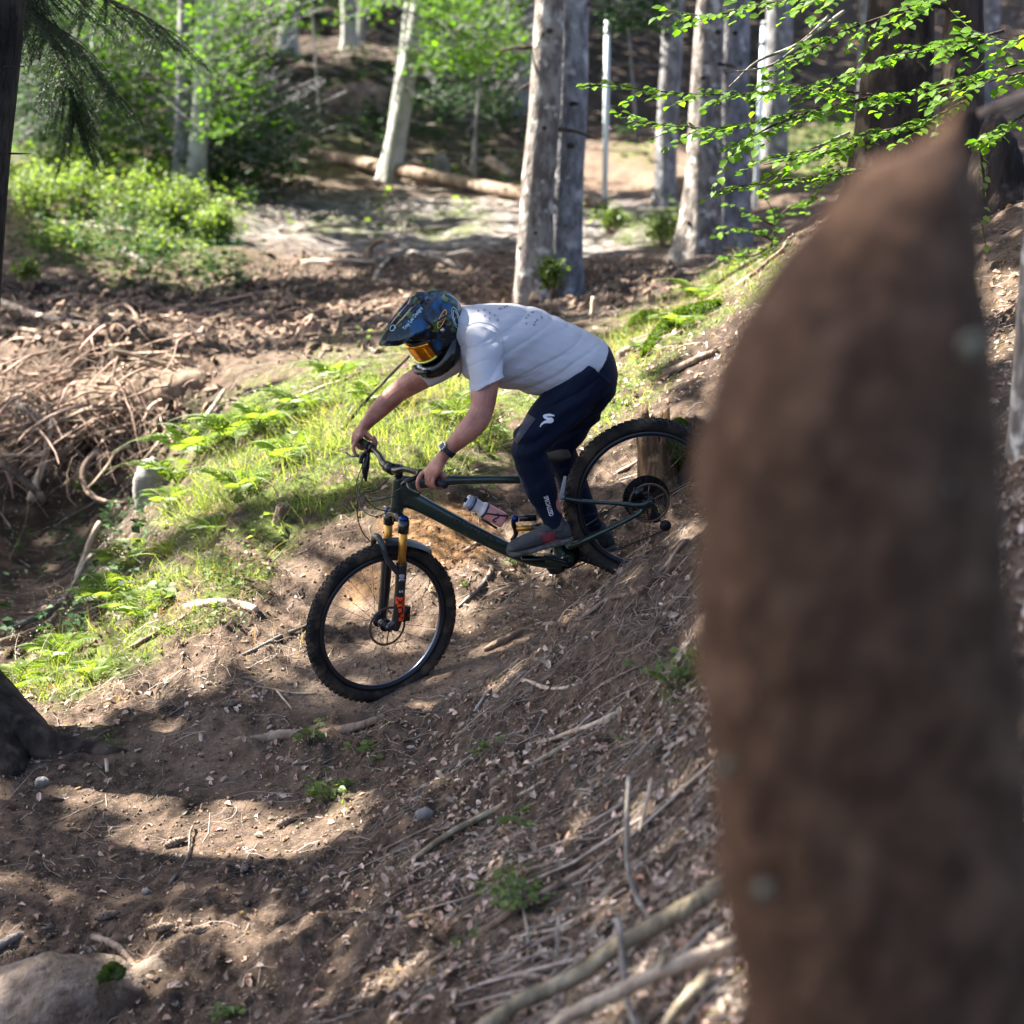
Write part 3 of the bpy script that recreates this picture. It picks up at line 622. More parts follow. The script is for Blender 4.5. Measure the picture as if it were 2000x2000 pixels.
mat('helmet_shell', (.0, .055, .15), .14, coat=.25, spec=.4, stretch=(1.6, 1, .6), c2=(.002, .005, .010), nscale=13, rng=(.36, .50), c3=(.06, .10, .02), n3=17, t3=(.60, .63))
mat('helmet_dark', (.006, .007, .009), .4)
mat('goggle_lens', (.85, .36, .02), .12, metal=.85, c2=(.55, .16, .02), nscale=14, stretch=(1, .2, 4))
mat('goggle_edge', (.55, .75, .18), .3, metal=.4)
mat('decal_gold', (.62, .30, .10), .4)
mat('decal_pale', (.34, .50, .55), .4)
person = thing('person', 'rider in grey t-shirt, navy trousers and full-face helmet leaning over the handlebar', 'person', M=BM)
def sec(pa, pb, v, hd, va=None):
    p, q = BL(pa[0], pa[1], v), BL(pb[0], pb[1], v); return [*((p + q) / 2), *((p - q) / 2), 0, hd, 0]
def loft3(S, n=28, ex=2.15, per=6):
    K = catmull(np.array(S, float), per); return rings(K[:, :3], K[:, 3:6], K[:, 6:9], n, ex)
def limb(pts, n=16, per=6):
    """pts: (px, py, v, r)"""
    return tube([BL(a, b, v) for a, b, v, r in pts], [q[3] for q in pts], n, per)
# hands: palm, four bent fingers and a thumb closed round each grip
def hand(a, s, wrist):
    G_ = nrm(FK(-.042, s * .39, .742) - FK(-.030, s * .25, .744)); c0 = FK(-.0365, s * .325, .743)
    fwd = nrm(XF - G_ * (XF @ G_)); up = nrm(np.cross(fwd, G_)); up = up if up[2] > 0 else -up
    def q(phi, r, g): t = math.radians(phi); return c0 + G_ * g + fwd * r * math.sin(t) + up * r * math.cos(t)
    knu = [q(38, .046, g) for g in (-.036, -.012, .012, .034)]
    # palm block from wrist to knuckles
    pw = wrist; mid = (np.mean(knu, 0) + q(-60, .042, 0)) / 2 + (pw - c0) * .18
    K = np.array([[*pw, *(up * .0), *(G_ * .0)]])
    dirp = nrm(np.mean(knu, 0) - pw); thick = nrm(np.cross(dirp, G_))
    S = []
    for t, wd, tk in ((0, .027, .021), (.3, .032, .021), (.65, .042, .019), (.95, .045, .016), (1.08, .040, .012)):
        S.append([*(pw * (1 - t) + (np.mean(knu, 0) - up * .006) * t), *(G_ * wd), *(thick * tk)])
    K = catmull(np.array(S), 5); a.both(rings(K[:, :3], K[:, 3:6], K[:, 6:9], 20, 2.6))
    a.both(ellipsoid(q(-45, .034, 0), G_ * .038, nrm(q(-45, 1, 0) - c0) * .016, nrm(q(45, 1, 0) - c0) * .024))
    for i, (g, ln, r) in enumerate(((-.036, .94, .0088), (-.012, 1.0, .0092), (.012, .97, .0088), (.034, .88, .0076))):
        if i == 0:      # index finger resting on the brake lever
            pts = [knu[0], q(66, .052, g - .003), q(100, .062, g - .006), q(132, .068, g - .008), q(152, .060, g - .008)]
        else:
            pts = [q(30, .040, g), q(62, .041 * ln + .001, g), q(100, .033, g), q(142, .030, g), q(188, .029, g), q(218, .027, g)]
        rr = np.linspace(r * 1.12, r * .86, len(pts)); a.both(tube(pts, rr, 12, 5))
        a.both(ellipsoid(knu[i] - up * .004, G_ * r * 1.1, fwd * r * 1.25, up * r * 1.1))
        a.both(ellipsoid(pts[-1], G_ * r * .86, fwd * r * .86, up * r * .86, 10, 8))
    tp = [q(-40, .040, -.040), q(-75, .038, -.052), q(-120, .033, -.058), q(-165, .029, -.056), q(-195, .028, -.050)]
    a.both(tube(tp, [.014, .0125, .011, .0105, .009], 12, 5)); a.both(ellipsoid(tp[-1], G_ * .009, fwd * .009, up * .009, 10, 8))
bd_ = Acc()
WN, WF = BL(870, 884, .335), BL(712, 832, -.345)
hand(bd_, 1, WN); hand(bd_, -1, WF)
nearA = [(945, 668, .18, .060), (946, 715, .24, .060), (946, 760, .30, .057), (941, 800, .335, .050), (931, 822, .345, .051), (915, 840, .345, .0475), (893, 862, .34, .037), (876, 878, .336, .029), (868, 887, .334, .028)]
farA = [(895, 690, -.17, .058), (850, 722, -.24, .056), (808, 746, -.30, .053), (778, 765, -.335, .047), (758, 783, -.345, .046), (735, 806, -.347, .040), (719, 824, -.345, .030), (711, 834, -.345, .028)]
bd_.both(limb(nearA)); bd_.both(limb(farA))
bd_.both(loft3([sec((882, 628), (880, 690), 0, .06), sec((900, 618), (915, 725), 0, .13), sec((945, 612), (955, 738), 0, .185), sec((1000, 610), (1000, 745), 0, .165), sec((1060, 618), (1050, 745), 0, .15), sec((1120, 650), (1085, 745), 0, .155), sec((1175, 690), (1120, 770), 0, .16), sec((1190, 730), (1150, 780), 0, .12)]))
bd_.both(limb([(1140, 725, .085, .10), (1085, 790, .13, .078), (1036, 855, .17, .058), (1045, 890, .17, .052), (1062, 950, .16, .050), (1086, 1020, .15, .036), (1090, 1040, .15, .036), (1060, 1056, .155, .032), (1012, 1068, .17, .028)]))
bd_.both(limb([(1140, 725, -.085, .10), (1110, 800, -.14, .078), (1082, 862, -.19, .058), (1100, 900, -.18, .052), (1130, 960, -.165, .048), (1160, 1030, -.15, .036), (1168, 1050, -.15, .036), (1140, 1070, -.155, .030), (1110, 1082, -.16, .026)]))
bd_.both(limb([(905, 655, .0, .062), (880, 652, .012, .060), (862, 648, .02, .062)]))
# head inside the helmet
HC = BL(848, 640, .03)
yaw, pit = math.radians(27), math.radians(37)
fh = np.array([math.cos(yaw), math.sin(yaw), 0]); HY = np.array([-math.sin(yaw), math.cos(yaw), 0])
HX = fh * math.cos(pit) - np.array([0, 0, 1]) * math.sin(pit); HZ = fh * math.sin(pit) + np.array([0, 0, 1]) * math.cos(pit)
HS = 1.02
def HP(x, y, z): return HC + (x * HX + y * HY + z * HZ) * HS
bd_.both(ellipsoid(HP(0, 0, .02), HX * .09, HY * .075, HZ * .10)); bd_.both(ellipsoid(HP(.035, 0, -.05), HX * .055, HY * .055, HZ * .065))
bd_.both(ellipsoid(HP(.095, 0, -.025), HX * .016, HY * .013, HZ * .022)); bd_.both(ellipsoid(HP(.082, 0, -.065), HX * .012, HY * .024, HZ * .008))
for s in (1, -1): bd_.both(ellipsoid(HP(.082, s * .03, .01), HX * .010, HY * .014, HZ * .009)); bd_.both(ellipsoid(HP(-.005, s * .078, -.01), HX * .018, HY * .010, HZ * .03))
me = solidify(bd_, .0042, 3, 'body'); me.materials.append(MATS['skin']); link('body', me, person)
# t-shirt
sh = Acc()
sh.both(loft3([sec((877, 606), (889, 700), 0, .085), sec((884, 603), (903, 728), 0, .125), sec((900, 600), (922, 744), 0, .185), sec((945, 596), (962, 752), 0, .222), sec((1000, 595), (1002, 760), 0, .215),
               sec((1050, 601), (1040, 770), 0, .205), sec((1100, 623), (1062, 774), 0, .205), sec((1145, 645), (1082, 764), 0, .205), sec((1172, 660), (1108, 750), 0, .198), sec((1186, 672), (1128, 743), 0, .190)], per=6))
sh.both(loft3([[*BL(945, 655, .13), *(BL(905, 640, .13) - BL(945, 655, .13)), 0, .07, .05], [*BL(947, 690, .205), *(BL(909, 690, .2) - BL(947, 688, .2)), 0, .075, .04],
               [*BL(949, 730, .262), *(BL(914, 735, .26) - BL(949, 728, .26)), 0, .078, .03], [*BL(953, 758, .300), *(BL(918, 776, .3) - BL(953, 757, .3)), 0, .080, .03]]))
sh.both(loft3([[*BL(895, 680, -.14), *(BL(870, 650, -.14) - BL(895, 680, -.14)), 0, .07, -.02], [*BL(855, 708, -.21), *(BL(835, 680, -.21) - BL(855, 708, -.21)), 0, .072, -.02],
               [*BL(826, 728, -.265), *(BL(808, 702, -.265) - BL(826, 728, -.265)), 0, .073, -.02]]))
def wr(co, no):
    # folds running from the armpit to the hip and across the waist
    d = co[:, 0] * .55 + co[:, 2] * 1.0; e = co[:, 0] * 1.0 - co[:, 2] * .5
    q = np.stack([e * 2.2, co[:, 1] * 4, d * 10.0], -1); f = fbm(q, 1.0, 3, 71)
    g = np.sin((co[:, 0] * .75 + co[:, 2] * 1.0) * 62 + 3.0 * noise(co, 5, 3)) * np.clip(.5 + noise(co, 4, 12), 0, 1) * np.clip((1.34 - co[:, 2]) / .12, 0, 1)
    q2 = np.stack([e * 2.4, co[:, 1] * 3, d * 9.0], -1); rd = (1 - np.abs(noise(q2, 1.0, 55))) ** 5 + .6 * (1 - np.abs(noise(q2 * 1.7 + 3, 1.0, 57))) ** 6
    return no * (f * .014 + g * .004 - rd * .0052)[:, None]
me = solidify(sh, .0046, 3, 't_shirt', wr); me.materials.append(MATS['shirt']); shirt = link('t_shirt', me, person)
acc(tube([BL(874, 607, .05), BL(882, 650, .088), BL(893, 700, .07), BL(899, 726, .03), BL(896, 735, -.02)], .006, 8, 5, flat=.6)).build('collar', MATS['shirt'], shirt)
acc(tube([BL(908, 648, .20), BL(915, 636, .215), BL(935, 630, .225), BL(962, 636, .225), BL(978, 655, .22), BL(985, 690, .215)], .0022, 6, 6)).build('sleeve_seam', MATS['shirt'], shirt)
mk = Acc()
from mathutils.bvhtree import BVHTree
def bvh(me): return BVHTree.FromPolygons([v.co[:] for v in me.vertices], [p.vertices[:] for p in me.polygons])
def stick(tree, px, py):
    """point and normal on a rider surface under a photograph pixel, from the camera side"""
    o = -BO; oo = Vector((o @ Hx, o @ Vx, o @ Wx)); d = ray(px, py); dd = Vector((d @ Hx, d @ Vx, d @ Wx)).normalized()
    h_, n_, _i, _d = tree.ray_cast(oo, dd)
    return (None, None) if h_ is None else (np.array(h_), np.array(n_ if n_.dot(dd) < 0 else -n_))
def decal(tree, V2, F2, px, py, ang, lift=.0015, sx=1.0, sy=1.0):
    """lay flat lettering on a curved surface; ang is the photograph direction of the text's x axis"""
    V2 = np.asarray(V2); t = math.radians(ang); out_ = []
    for v in V2:
        x, y = v[0] * sx, v[1] * sy; X_, Y_ = x * math.cos(t) - y * math.sin(t), x * math.sin(t) + y * math.cos(t)
        p, n_ = stick(tree, px + X_, py - Y_)
        out_.append([np.nan] * 3 if p is None else p + n_ * lift)
    out_ = np.array(out_); F2 = np.asarray(F2); ok = ~np.isnan(out_[F2].reshape(len(F2), -1)).any(1); d_ = np.abs(out_[F2] - out_[F2][:, :1]).reshape(len(F2), -1).max(1); F2 = F2[ok & (np.nan_to_num(d_, nan=9) < .05)]
    return (np.nan_to_num(out_), F2) if len(F2) else (None, None)
ts = bvh(shirt.data)
for (x, y, ch) in ((934, 607, 'x'), (946, 606, 'v'), (957, 612, '+'), (947, 617, 'x'), (966, 616, 'v'), (956, 624, '◆'), (972, 625, 'o'), (977, 603, 'm'), (985, 600, 's'), (990, 598, 'n'), (1040, 610, 'w'), (1032, 616, 'o'), (1028, 622, '+'), (1049, 625, 'o'), (1058, 620, 'k'), (1043, 634, 'o'), (1028, 632, 'v'), (1045, 629, 'v')):
    V_, F_ = text(ch if ord(ch) < 128 else '*', 8.5, 0, bold=.15); V_, F_ = decal(ts, V_, F_, x, y, 10, .002)
    if V_ is not None: mk.add(V_, F_)
if mk.V: tag(mk.build('shirt_print', MATS['shirt_print'], shirt, smooth=False), kind='stuff')
# trousers
tr_ = Acc()
tr_.both(loft3([sec((1160, 655), (1100, 752), 0, .165), sec((1187, 675), (1120, 760), 0, .178), sec((1204, 700), (1122, 785), 0, .178), sec((1208, 728), (1135, 800), 0, .165), sec((1203, 757), (1150, 800), 0, .13)]))
tr_.both(limb([(1150, 720, .085, .128), (1118, 765, .11, .118), (1085, 806, .135, .104), (1052, 842, .158, .088), (1035, 866, .17, .082), (1036, 892, .172, .076), (1050, 935, .165, .072), (1066, 980, .157, .061), (1079, 1012, .152, .051), (1084, 1026, .151, .047)]))
tr_.both(limb([(1150, 720, -.085, .128), (1135, 780, -.12, .118), (1112, 830, -.155, .098), (1092, 868, -.185, .084), (1103, 905, -.178, .074), (1122, 950, -.168, .068), (1147, 1005, -.155, .056), (1158, 1034, -.15, .050)]))
def wt(co, no):
    d = co[:, 0] * .5 + co[:, 2]; q = np.stack([co[:, 0] * 3, co[:, 1] * 4, d * 11], -1); g = np.exp(-((co[:, 2] - .86) / .10) ** 2) + .5 * np.exp(-((co[:, 2] - 1.02) / .08) ** 2)
    q2 = np.stack([co[:, 0] * 2.5, co[:, 1] * 3, d * 10], -1); rd = (1 - np.abs(noise(q2, 1.0, 65))) ** 5
    return no * (fbm(q, 1.0, 3, 81) * .010 - rd * .007 + np.sin(d * 75 + 4 * noise(co, 6, 5)) * .0055 * g)[:, None]
me = solidify(tr_, .0052, 4, 'trousers', wt); me.materials.append(MATS['trousers']); trs = link('trousers', me, person)
tt = bvh(trs.data)
def patch(tree, poly, m, name, parent, lift=.0012, n=9):
    """quad patch given by four photograph pixels, laid on the surface"""
    a, b, c, d = map(np.array, poly); V_ = []
    for i in np.linspace(0, 1, n):
        for j in np.linspace(0, 1, n):
            q = (a * (1 - i) + b * i) * (1 - j) + (d * (1 - i) + c * i) * j; p, n_ = stick(tree, *q)
            if p is None: return
            V_.append(p + n_ * lift)
    F_ = [[i * n + j, i * n + j + 1, (i + 1) * n + j + 1, (i + 1) * n + j] for i in range(n - 1) for j in range(n - 1)]
    Acc().add(V_, F_).build(name, m, parent)
patch(tt, ((1030, 808), (1047, 818), (1010, 868), (1004, 860)), MATS['knee_panel'], 'knee_panel', trs, .0025)
# S shaped emblem on the thigh
def strip(pts, wd):
    V_, F_ = [], []; pts = np.array(pts, float); T_ = nrm(np.gradient(pts, axis=0)); N_ = np.stack([-T_[:, 1], T_[:, 0]], 1)
    for p, n_, w_ in zip(pts, N_, wd): V_ += [[*(p + n_ * w_), 0], [*(p - n_ * w_), 0]]
    for i in range(len(pts) - 1): F_ += [[2 * i, 2 * i + 1, 2 * i + 3], [2 * i, 2 * i + 3, 2 * i + 2]]
    return V_, F_
sg = catmull([(1083, 812), (1072, 811), (1063, 813), (1069, 818), (1078, 819), (1076, 823), (1066, 824), (1059, 828), (1055, 834)], 4)
V_, F_ = strip(sg - [1069, 822], np.interp(np.linspace(0, 1, len(sg)), [0, .1, .3, .45, .7, 1], [1.0, 2.6, 2.4, 2.8, 2.8, .6]))
V_ = np.array(V_) * [1, -1, 1]; V_, F_ = decal(tt, V_, F_, 1069, 822, 0, .003)
if V_ is not None: Acc().add(V_, F_).build('thigh_emblem', MATS['decal_white'], trs, smooth=False)
V_, F_ = text('SPECIALIZED', 11.5, 0, bold=.25, spacing=.9); V_, F_ = decal(tt, V_, F_, 1071, 988, -73, .003, .68, 1.0)
if V_ is not None: Acc().add(V_, F_).build('ankle_lettering', MATS['decal_white'], trs, smooth=False)
# shoes
def shoe(s, heel, toe, ank, v, name):
    h_, t_ = BL(*heel, v), BL(*toe, v + .02 * s); d = t_ - h_; ln = np.linalg.norm(d); d = d / ln; sd_ = nrm(np.cross([0, 0, 1], d)); up = nrm(np.cross(d, sd_)); up = up if up[2] > 0 else -up
    def sp(t, z, y=0): return h_ + d * ln * t + up * z + sd_ * y
    u = Acc(); S = []
    for t, top, wd in ((.0, .050, .018), (.03, .070, .030), (.15, .088, .036), (.30, .092, .038), (.45, .076, .043), (.62, .058, .049), (.80, .046, .049), (.93, .036, .038), (1.0, .020, .018)):
        S.append([*sp(t, top / 2 + .006), *(up * (top / 2)), *(sd_ * wd)])
    K = catmull(np.array(S), 4); u.both(rings(K[:, :3], K[:, 3:6], K[:, 6:9], 22, 2.7))
    a_ = BL(*ank, v * .97); u.both(tube([sp(.20, .05), (sp(.2, .08) + a_) / 2, a_], [.044, .045, .046], 18, 4))
    me = solidify(u, .004, 3, 'upper'); me.materials.append(MATS['shoe_grey']); o = link(name, me, person)
    S = []
    for t, wd in ((-.005, .020), (.03, .033), (.18, .039), (.4, .040), (.62, .050), (.82, .050), (.95, .038), (1.012, .014)):
        S.append([*sp(t, -.002 + (.008 if t > .95 else 0)), *(up * .013), *(sd_ * wd)])
    K = catmull(np.array(S), 4); acc(rings(K[:, :3], K[:, 3:6], K[:, 6:9], 22, 3.5)).build('sole', MATS['shoe_sole'], o)
    return o, sp
so1, spn = shoe(1, (1117, 1050), (992, 1080), (1088, 1018), .150, 'shoe')
so2, spf = shoe(-1, (1203, 1064), (1098, 1098), (1162, 1030), -.150, 'shoe')
ts2 = bvh(so1.data)
patch(ts2, ((1058, 1012), (1082, 1024), (1078, 1037), (1052, 1024)), MATS['shoe_strap'], 'strap', so1, .004)
patch(ts2, ((1052, 1042), (1084, 1038), (1084, 1054), (1062, 1060)), MATS['shoe_red'], 'red_panel', so1, .002)
patch(ts2, ((1095, 1036), (1114, 1034), (1114, 1050), (1098, 1050)), MATS['shoe_red'], 'heel_panel', so1, .002)
for i in range(5):
    t = .36 + i * .065; z = .088 - i * .0105
    acc(tube([spn(t, z - .004, -.022), spn(t + .02, z + .006, 0), spn(t + .005, z - .004, .022)], .0026, 6, 3)).build('lace', MATS['rubber'], so1)
# watch
wd_ = nrm(BL(893, 862, .34) - BL(868, 887, .334)); wc = BL(876, 880, .336)
wa, wb = frames(np.array([wc, wc + wd_]))[1:]
watch = thing('wristwatch', 'watch with silver case and black band on the rider\'s left wrist', 'watch', M=BM)
C_ = np.array([wc - wd_ * .011, wc + wd_ * .011]); acc(rings(C_, np.tile(wa[0] * .0335, (2, 1)), np.tile(wb[0] * .0335, (2, 1)), 24, 2.0, False), rings(C_, np.tile(wa[0] * .0315, (2, 1)), np.tile(wb[0] * .0315, (2, 1)), 24, 2.0, False)).build('watch_band', MATS['rubber'], watch)
wo_ = nrm(BL(855, 868, .36) - wc); wo_ = nrm(wo_ - wd_ * (wo_ @ wd_)); ws = np.cross(wd_, wo_)
acc(box(wc + wo_ * .037, wd_ * .017, ws * .0165, wo_ * .0055)).build('watch_case', MATS['watch_case'], watch, smooth=False)
acc(box(wc + wo_ * .0428, wd_ * .012, ws * .012, wo_ * .001)).build('watch_face', MATS['watch_glass'], watch, smooth=False)
# helmet
hm = Acc()
def el(x, y, z, a, b, c): return ellipsoid(HP(x, y, z), HX * a * HS, HY * b * HS, HZ * c * HS, 28, 18)
hm.both(el(-.012, 0, .028, .138, .118, .122)); hm.both(el(-.035, 0, -.035, .108, .112, .098)); hm.both(el(.02, 0, -.02, .10, .108, .10))
ch_ = Acc()
ch_.both(el(-.040, 0, -.058, .104, .110, .092)); ch_.both(el(.018, 0, -.085, .105, .090, .070))
for s in (1, -1): ch_.both(tube([HP(-.03, s * .085, -.05), HP(.03, s * .088, -.095), HP(.085, s * .068, -.118), HP(.128, s * .03, -.122), HP(.136, 0, -.122)], [.020 * HS, .038 * HS, .037 * HS, .034 * HS, .034 * HS], 14, 4))
hm.both(tube([HP(-.07, 0, .10), HP(-.02, 0, .155), HP(.03, 0, .145)], [.02, .024, .02], 10, 3))
me = solidify(hm, .004, 5, 'helmet'); me.materials.append(MATS['helmet_shell'])
helm = thing('full_face_helmet', 'dark blue glossy full-face helmet with visor on the rider\'s head', 'helmet', M=BM)
link('shell', me, helm); th_ = bvh(me)
mat('helmet_black', (.003, .004, .006), .25, coat=.2, spec=.4)
me = solidify(ch_, .004, 5, 'chin_guard'); me.materials.append(MATS['helmet_black']); link('chin_guard', me, helm)
for s in (1, -1):
    for z_ in (.075, .045): acc(tube([HP(.035, s * .098, z_), HP(-.03, s * .110, z_ - .012), HP(-.09, s * .088, z_ - .03)], [.004, .010, .004], 8, 4, flat=.5)).build('vent_ridge', MATS['helmet_black'], helm)
# peaked visor: curved plate with two raised rear fins
def plate(fn, nu, nv, th, name, m, parent):
    U = np.linspace(0, 1, nu); W_ = np.linspace(-1, 1, nv); top = np.array([fn(u, v) for u in U for v in W_]); bot = top - HZ * th
    V_ = np.vstack([top, bot]); n = nu * nv; F_ = [[i * nv + j, i * nv + j + 1, (i + 1) * nv + j + 1, (i + 1) * nv + j] for i in range(nu - 1) for j in range(nv - 1)]
    F2 = [[q + n for q in f[::-1]] for f in F_]; E_ = [[i * nv, i * nv + n, (i + 1) * nv + n, (i + 1) * nv] for i in range(nu - 1)] + [[(i + 1) * nv + nv - 1, (i + 1) * nv + nv - 1 + n, i * nv + nv - 1 + n, i * nv + nv - 1] for i in range(nu - 1)]
    E_ += [[j + 1, j + 1 + n, j + n, j] for j in range(nv - 1)] + [[(nu - 1) * nv + j, (nu - 1) * nv + j + n, (nu - 1) * nv + j + 1 + n, (nu - 1) * nv + j + 1] for j in range(nv - 1)]
    return Acc().add(V_, F_ + F2 + E_).build(name, m, parent)
def vis(u, v):
    x = -.010 + .245 * u; wd = .108 - .050 * max(0, u - .35) / .65 + .004 * math.sin(u * 3)
    z = .158 - .018 * u - .055 * max(0, u - .5) ** 1.5 ; arch = .095 * (1 - .62 * u) * abs(v) ** 2.2
    z = z - arch + .016 * math.exp(-((abs(v) - .38) / .10) ** 2) * (1 - .7 * u) + .014 * math.exp(-(v / .08) ** 2) * (1 - .6 * u)
    x -= .05 * v * v * u
    x += (.045 * (abs(v) - .2) if u < .2 else 0) * 1.0
    return HP(x, v * wd * (1 if u < .9 else 1 - (u - .9) * 2.5), z)
vz = plate(vis, 22, 33, .004, 'visor', MATS['helmet_shell'], helm); tv = bvh(vz.data)
# goggles: frame, mirrored lens, strap
def gog(u, v, R=.112, off=0.0, hh=.036):
    a = v * math.radians(62); return HP(.020 + (R + off) * math.cos(a), (R - .010 + off) * math.sin(a) * .93, -.020 + u * hh * (1 - .25 * abs(v) ** 3) )
def gp(off, hh, name, m, vmax=1.0, u0=-1, u1=1):
    nu, nv = 8, 25; top = np.array([gog(u, v * vmax, off=off, hh=hh) for u in np.linspace(u0, u1, nu) for v in np.linspace(-1, 1, nv)])
    F_ = [[i * nv + j, i * nv + j + 1, (i + 1) * nv + j + 1, (i + 1) * nv + j] for i in range(nu - 1) for j in range(nv - 1)]; back = top - HX * .012; n = len(top)
    rim_ = [[j, j + n, j + 1 + n, j + 1] for j in range(nv - 1)] + [[(nu - 1) * nv + j + 1, (nu - 1) * nv + j + 1 + n, (nu - 1) * nv + j + n, (nu - 1) * nv + j] for j in range(nv - 1)]
    Acc().add(np.vstack([top, back]), F_ + [[q + n for q in f[::-1]] for f in F_] + rim_).build(name, m, gg)
gg = thing('goggles', 'goggles with mirrored orange lens under the helmet visor', 'goggles', M=BM)
gp(.008, .056, 'goggle_frame', MATS['helmet_dark']); gp(.0135, .045, 'lens', MATS['goggle_lens'], .88)
acc(tube([gog(-1, v * .88, off=.015, hh=.042) for v in np.linspace(-1, 1, 13)], .004, 8, 2)).build('lens_rim', MATS['goggle_edge'], gg)
for s in (1, -1): acc(box(HP(.132, s * .022, -.102), HX * .022, HY * .011, HZ * .010)).build('mouth_vent', MATS['decal_white'], helm)
acc(tube([HP(.155, -.055, -.098), HP(.172, 0, -.096), HP(.155, .055, -.098)], .012, 10, 4)).build('chin_grille', MATS['helmet_dark'], helm)
acc(box(HP(.02, .128, .035), HX * .008, HY * .004, HZ * .008)).build('visor_screw', MATS['steel'], helm)
def ring2(rx, ry, w_, n=30):
    V_, F_ = [], []
    for i in range(n):
        t = 2 * np.pi * i / n; V_ += [[rx * math.cos(t), ry * math.sin(t), 0], [(rx - w_) * math.cos(t), (ry - w_) * math.sin(t), 0]]
    for i in range(n): a, b = 2 * i, 2 * ((i + 1) % n); F_ += [[a, a + 1, b + 1], [a, b + 1, b]]
    return V_, F_
for rx, ry, w_, px, py, ang, m, nm in ((20, 6.0, 2.0, 863, 623, 68, 'decal_gold', 'side_emblem'), (22, 7, 1.2, 890, 621, 105, 'decal_pale', 'rear_emblem'), (16, 4.6, 1.2, 890, 621, 105, 'decal_pale', 'rear_emblem')):
    V_, F_ = ring2(rx, ry, w_); V_, F_ = decal(th_, V_, F_, px, py, ang, .0015)
    if V_ is not None: Acc().add(V_, F_).build(nm, MATS[m], helm, smooth=False)
V_, F_ = text('TLD', 9, 0, bold=.3); V_, F_ = decal(th_, V_, F_, 863, 623, 68, .002, 1, .6)
if V_ is not None: Acc().add(V_, F_).build('side_lettering', MATS['decal_gold'], helm, smooth=False)
V_, F_ = text('Troy Lee Designs', 10.5, 0, bold=.25); V_, F_ = decal(tv, V_, F_, 806, 622, 51, .003, .74, 1.0)
if V_ is not None: Acc().add(V_, F_).build('visor_lettering', MATS['decal_pale'], helm, smooth=False)
V_, F_ = ring2(7, 5, 1.2); V_, F_ = decal(tv, V_, F_, 767, 641, 50, .002)
if V_ is not None: Acc().add(V_, F_).build('visor_emblem', MATS['decal_pale'], helm, smooth=False)

# ------------------------------------------------------------------ trees
def bark(name, c, c2, c3, n3=2.5, t3=(.52, .66), z=.22, sc=9, bump=.9):
    return mat(name, c, .9, c2=c2, nscale=sc, stretch=(1, 1, z), bump=bump, bscale=26, c3=c3, n3=n3, t3=t3, bdist=.03, spec=.15, rng=(.38, .62))
bark('spruce_bark', (.28, .25, .22), (.12, .10, .09), (.50, .48, .43), 7, (.55, .66), .5, 12)
bark('grey_bark', (.27, .265, .275), (.13, .125, .13), (.42, .41, .41), 6, (.55, .68), .5, 12)
bark('dark_bark', (.060, .045, .036), (.022, .017, .015), (.095, .072, .055), 7)
bark('beech_bark', (.40, .40, .37), (.28, .29, .26), (.20, .25, .10), 2.2, (.58, .74), .8, 5, .35)
bark('black_bark', (.020, .017, .016), (.007, .006, .006), (.035, .03, .026), 7, (.5, .66), .4, 16, 1)
bark('brown_bark', (.082, .045, .027), (.044, .024, .015), (.110, .063, .039), 14, (.5, .7), .6, 34, .8)
bark('rot_wood', (.20, .125, .07), (.065, .04, .024), (.30, .21, .13), 12, (.55, .7), .25, 16, .9)
bark('root_bark', (.26, .19, .14), (.14, .10, .075), (.34, .27, .21), 9)
bark('pale_wood', (.46, .37, .28), (.30, .23, .17), (.55, .46, .36), 6)
bark('trail_root', (.26, .19, .14), (.18, .125, .09), (.32, .25, .19), 9)
bark('grey_wood', (.21, .185, .16), (.11, .095, .085), (.34, .31, .27), 9)
bark('green_wood', (.30, .25, .165), (.15, .12, .08), (.40, .34, .24), 8)
mat('moss', (.03, .065, .006), .95, c2=(.085, .14, .015), nscale=40, bump=1, bscale=120, spec=.1)
mat('dark_moss', (.03, .05, .012), .95, c2=(.07, .06, .03), nscale=50, bump=1, bscale=120)
mat('lichen', (.13, .125, .09), .95)
mat('leaf_beech', (.065, .145, .009), .55, spec=.2, attr=True, trans=.5)
mat('dry_grass', (.30, .22, .12), .7, attr=True, trans=.3)
mat('leaf_dark', (.020, .055, .014), .6, spec=.15, attr=True, trans=.22)  # dark leaf colour; also puts shade into the undergrowth and lower weeds
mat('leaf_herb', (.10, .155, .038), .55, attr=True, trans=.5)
mat('grass_blade', (.145, .185, .045), .5, attr=True, trans=.5)
mat('fern_leaf', (.11, .165, .030), .55, attr=True, trans=.5)
mat('needle', (.018, .042, .016), .6, attr=True, trans=.2)
mat('dead_leaf', (.27, .165, .115), .8, c2=(.54, .44, .375), nscale=9, attr=True, trans=.1, spec=.2)
mat('twig', (.16, .125, .10), .9, c2=(.36, .31, .26), nscale=6, attr=True)
mat('root_fibre', (.15, .095, .065), .9, c2=(.36, .265, .195), nscale=5, attr=True)
mat('clod', (.10, .065, .042), .95, c2=(.22, .155, .105), nscale=18, attr=True)
TREES = []
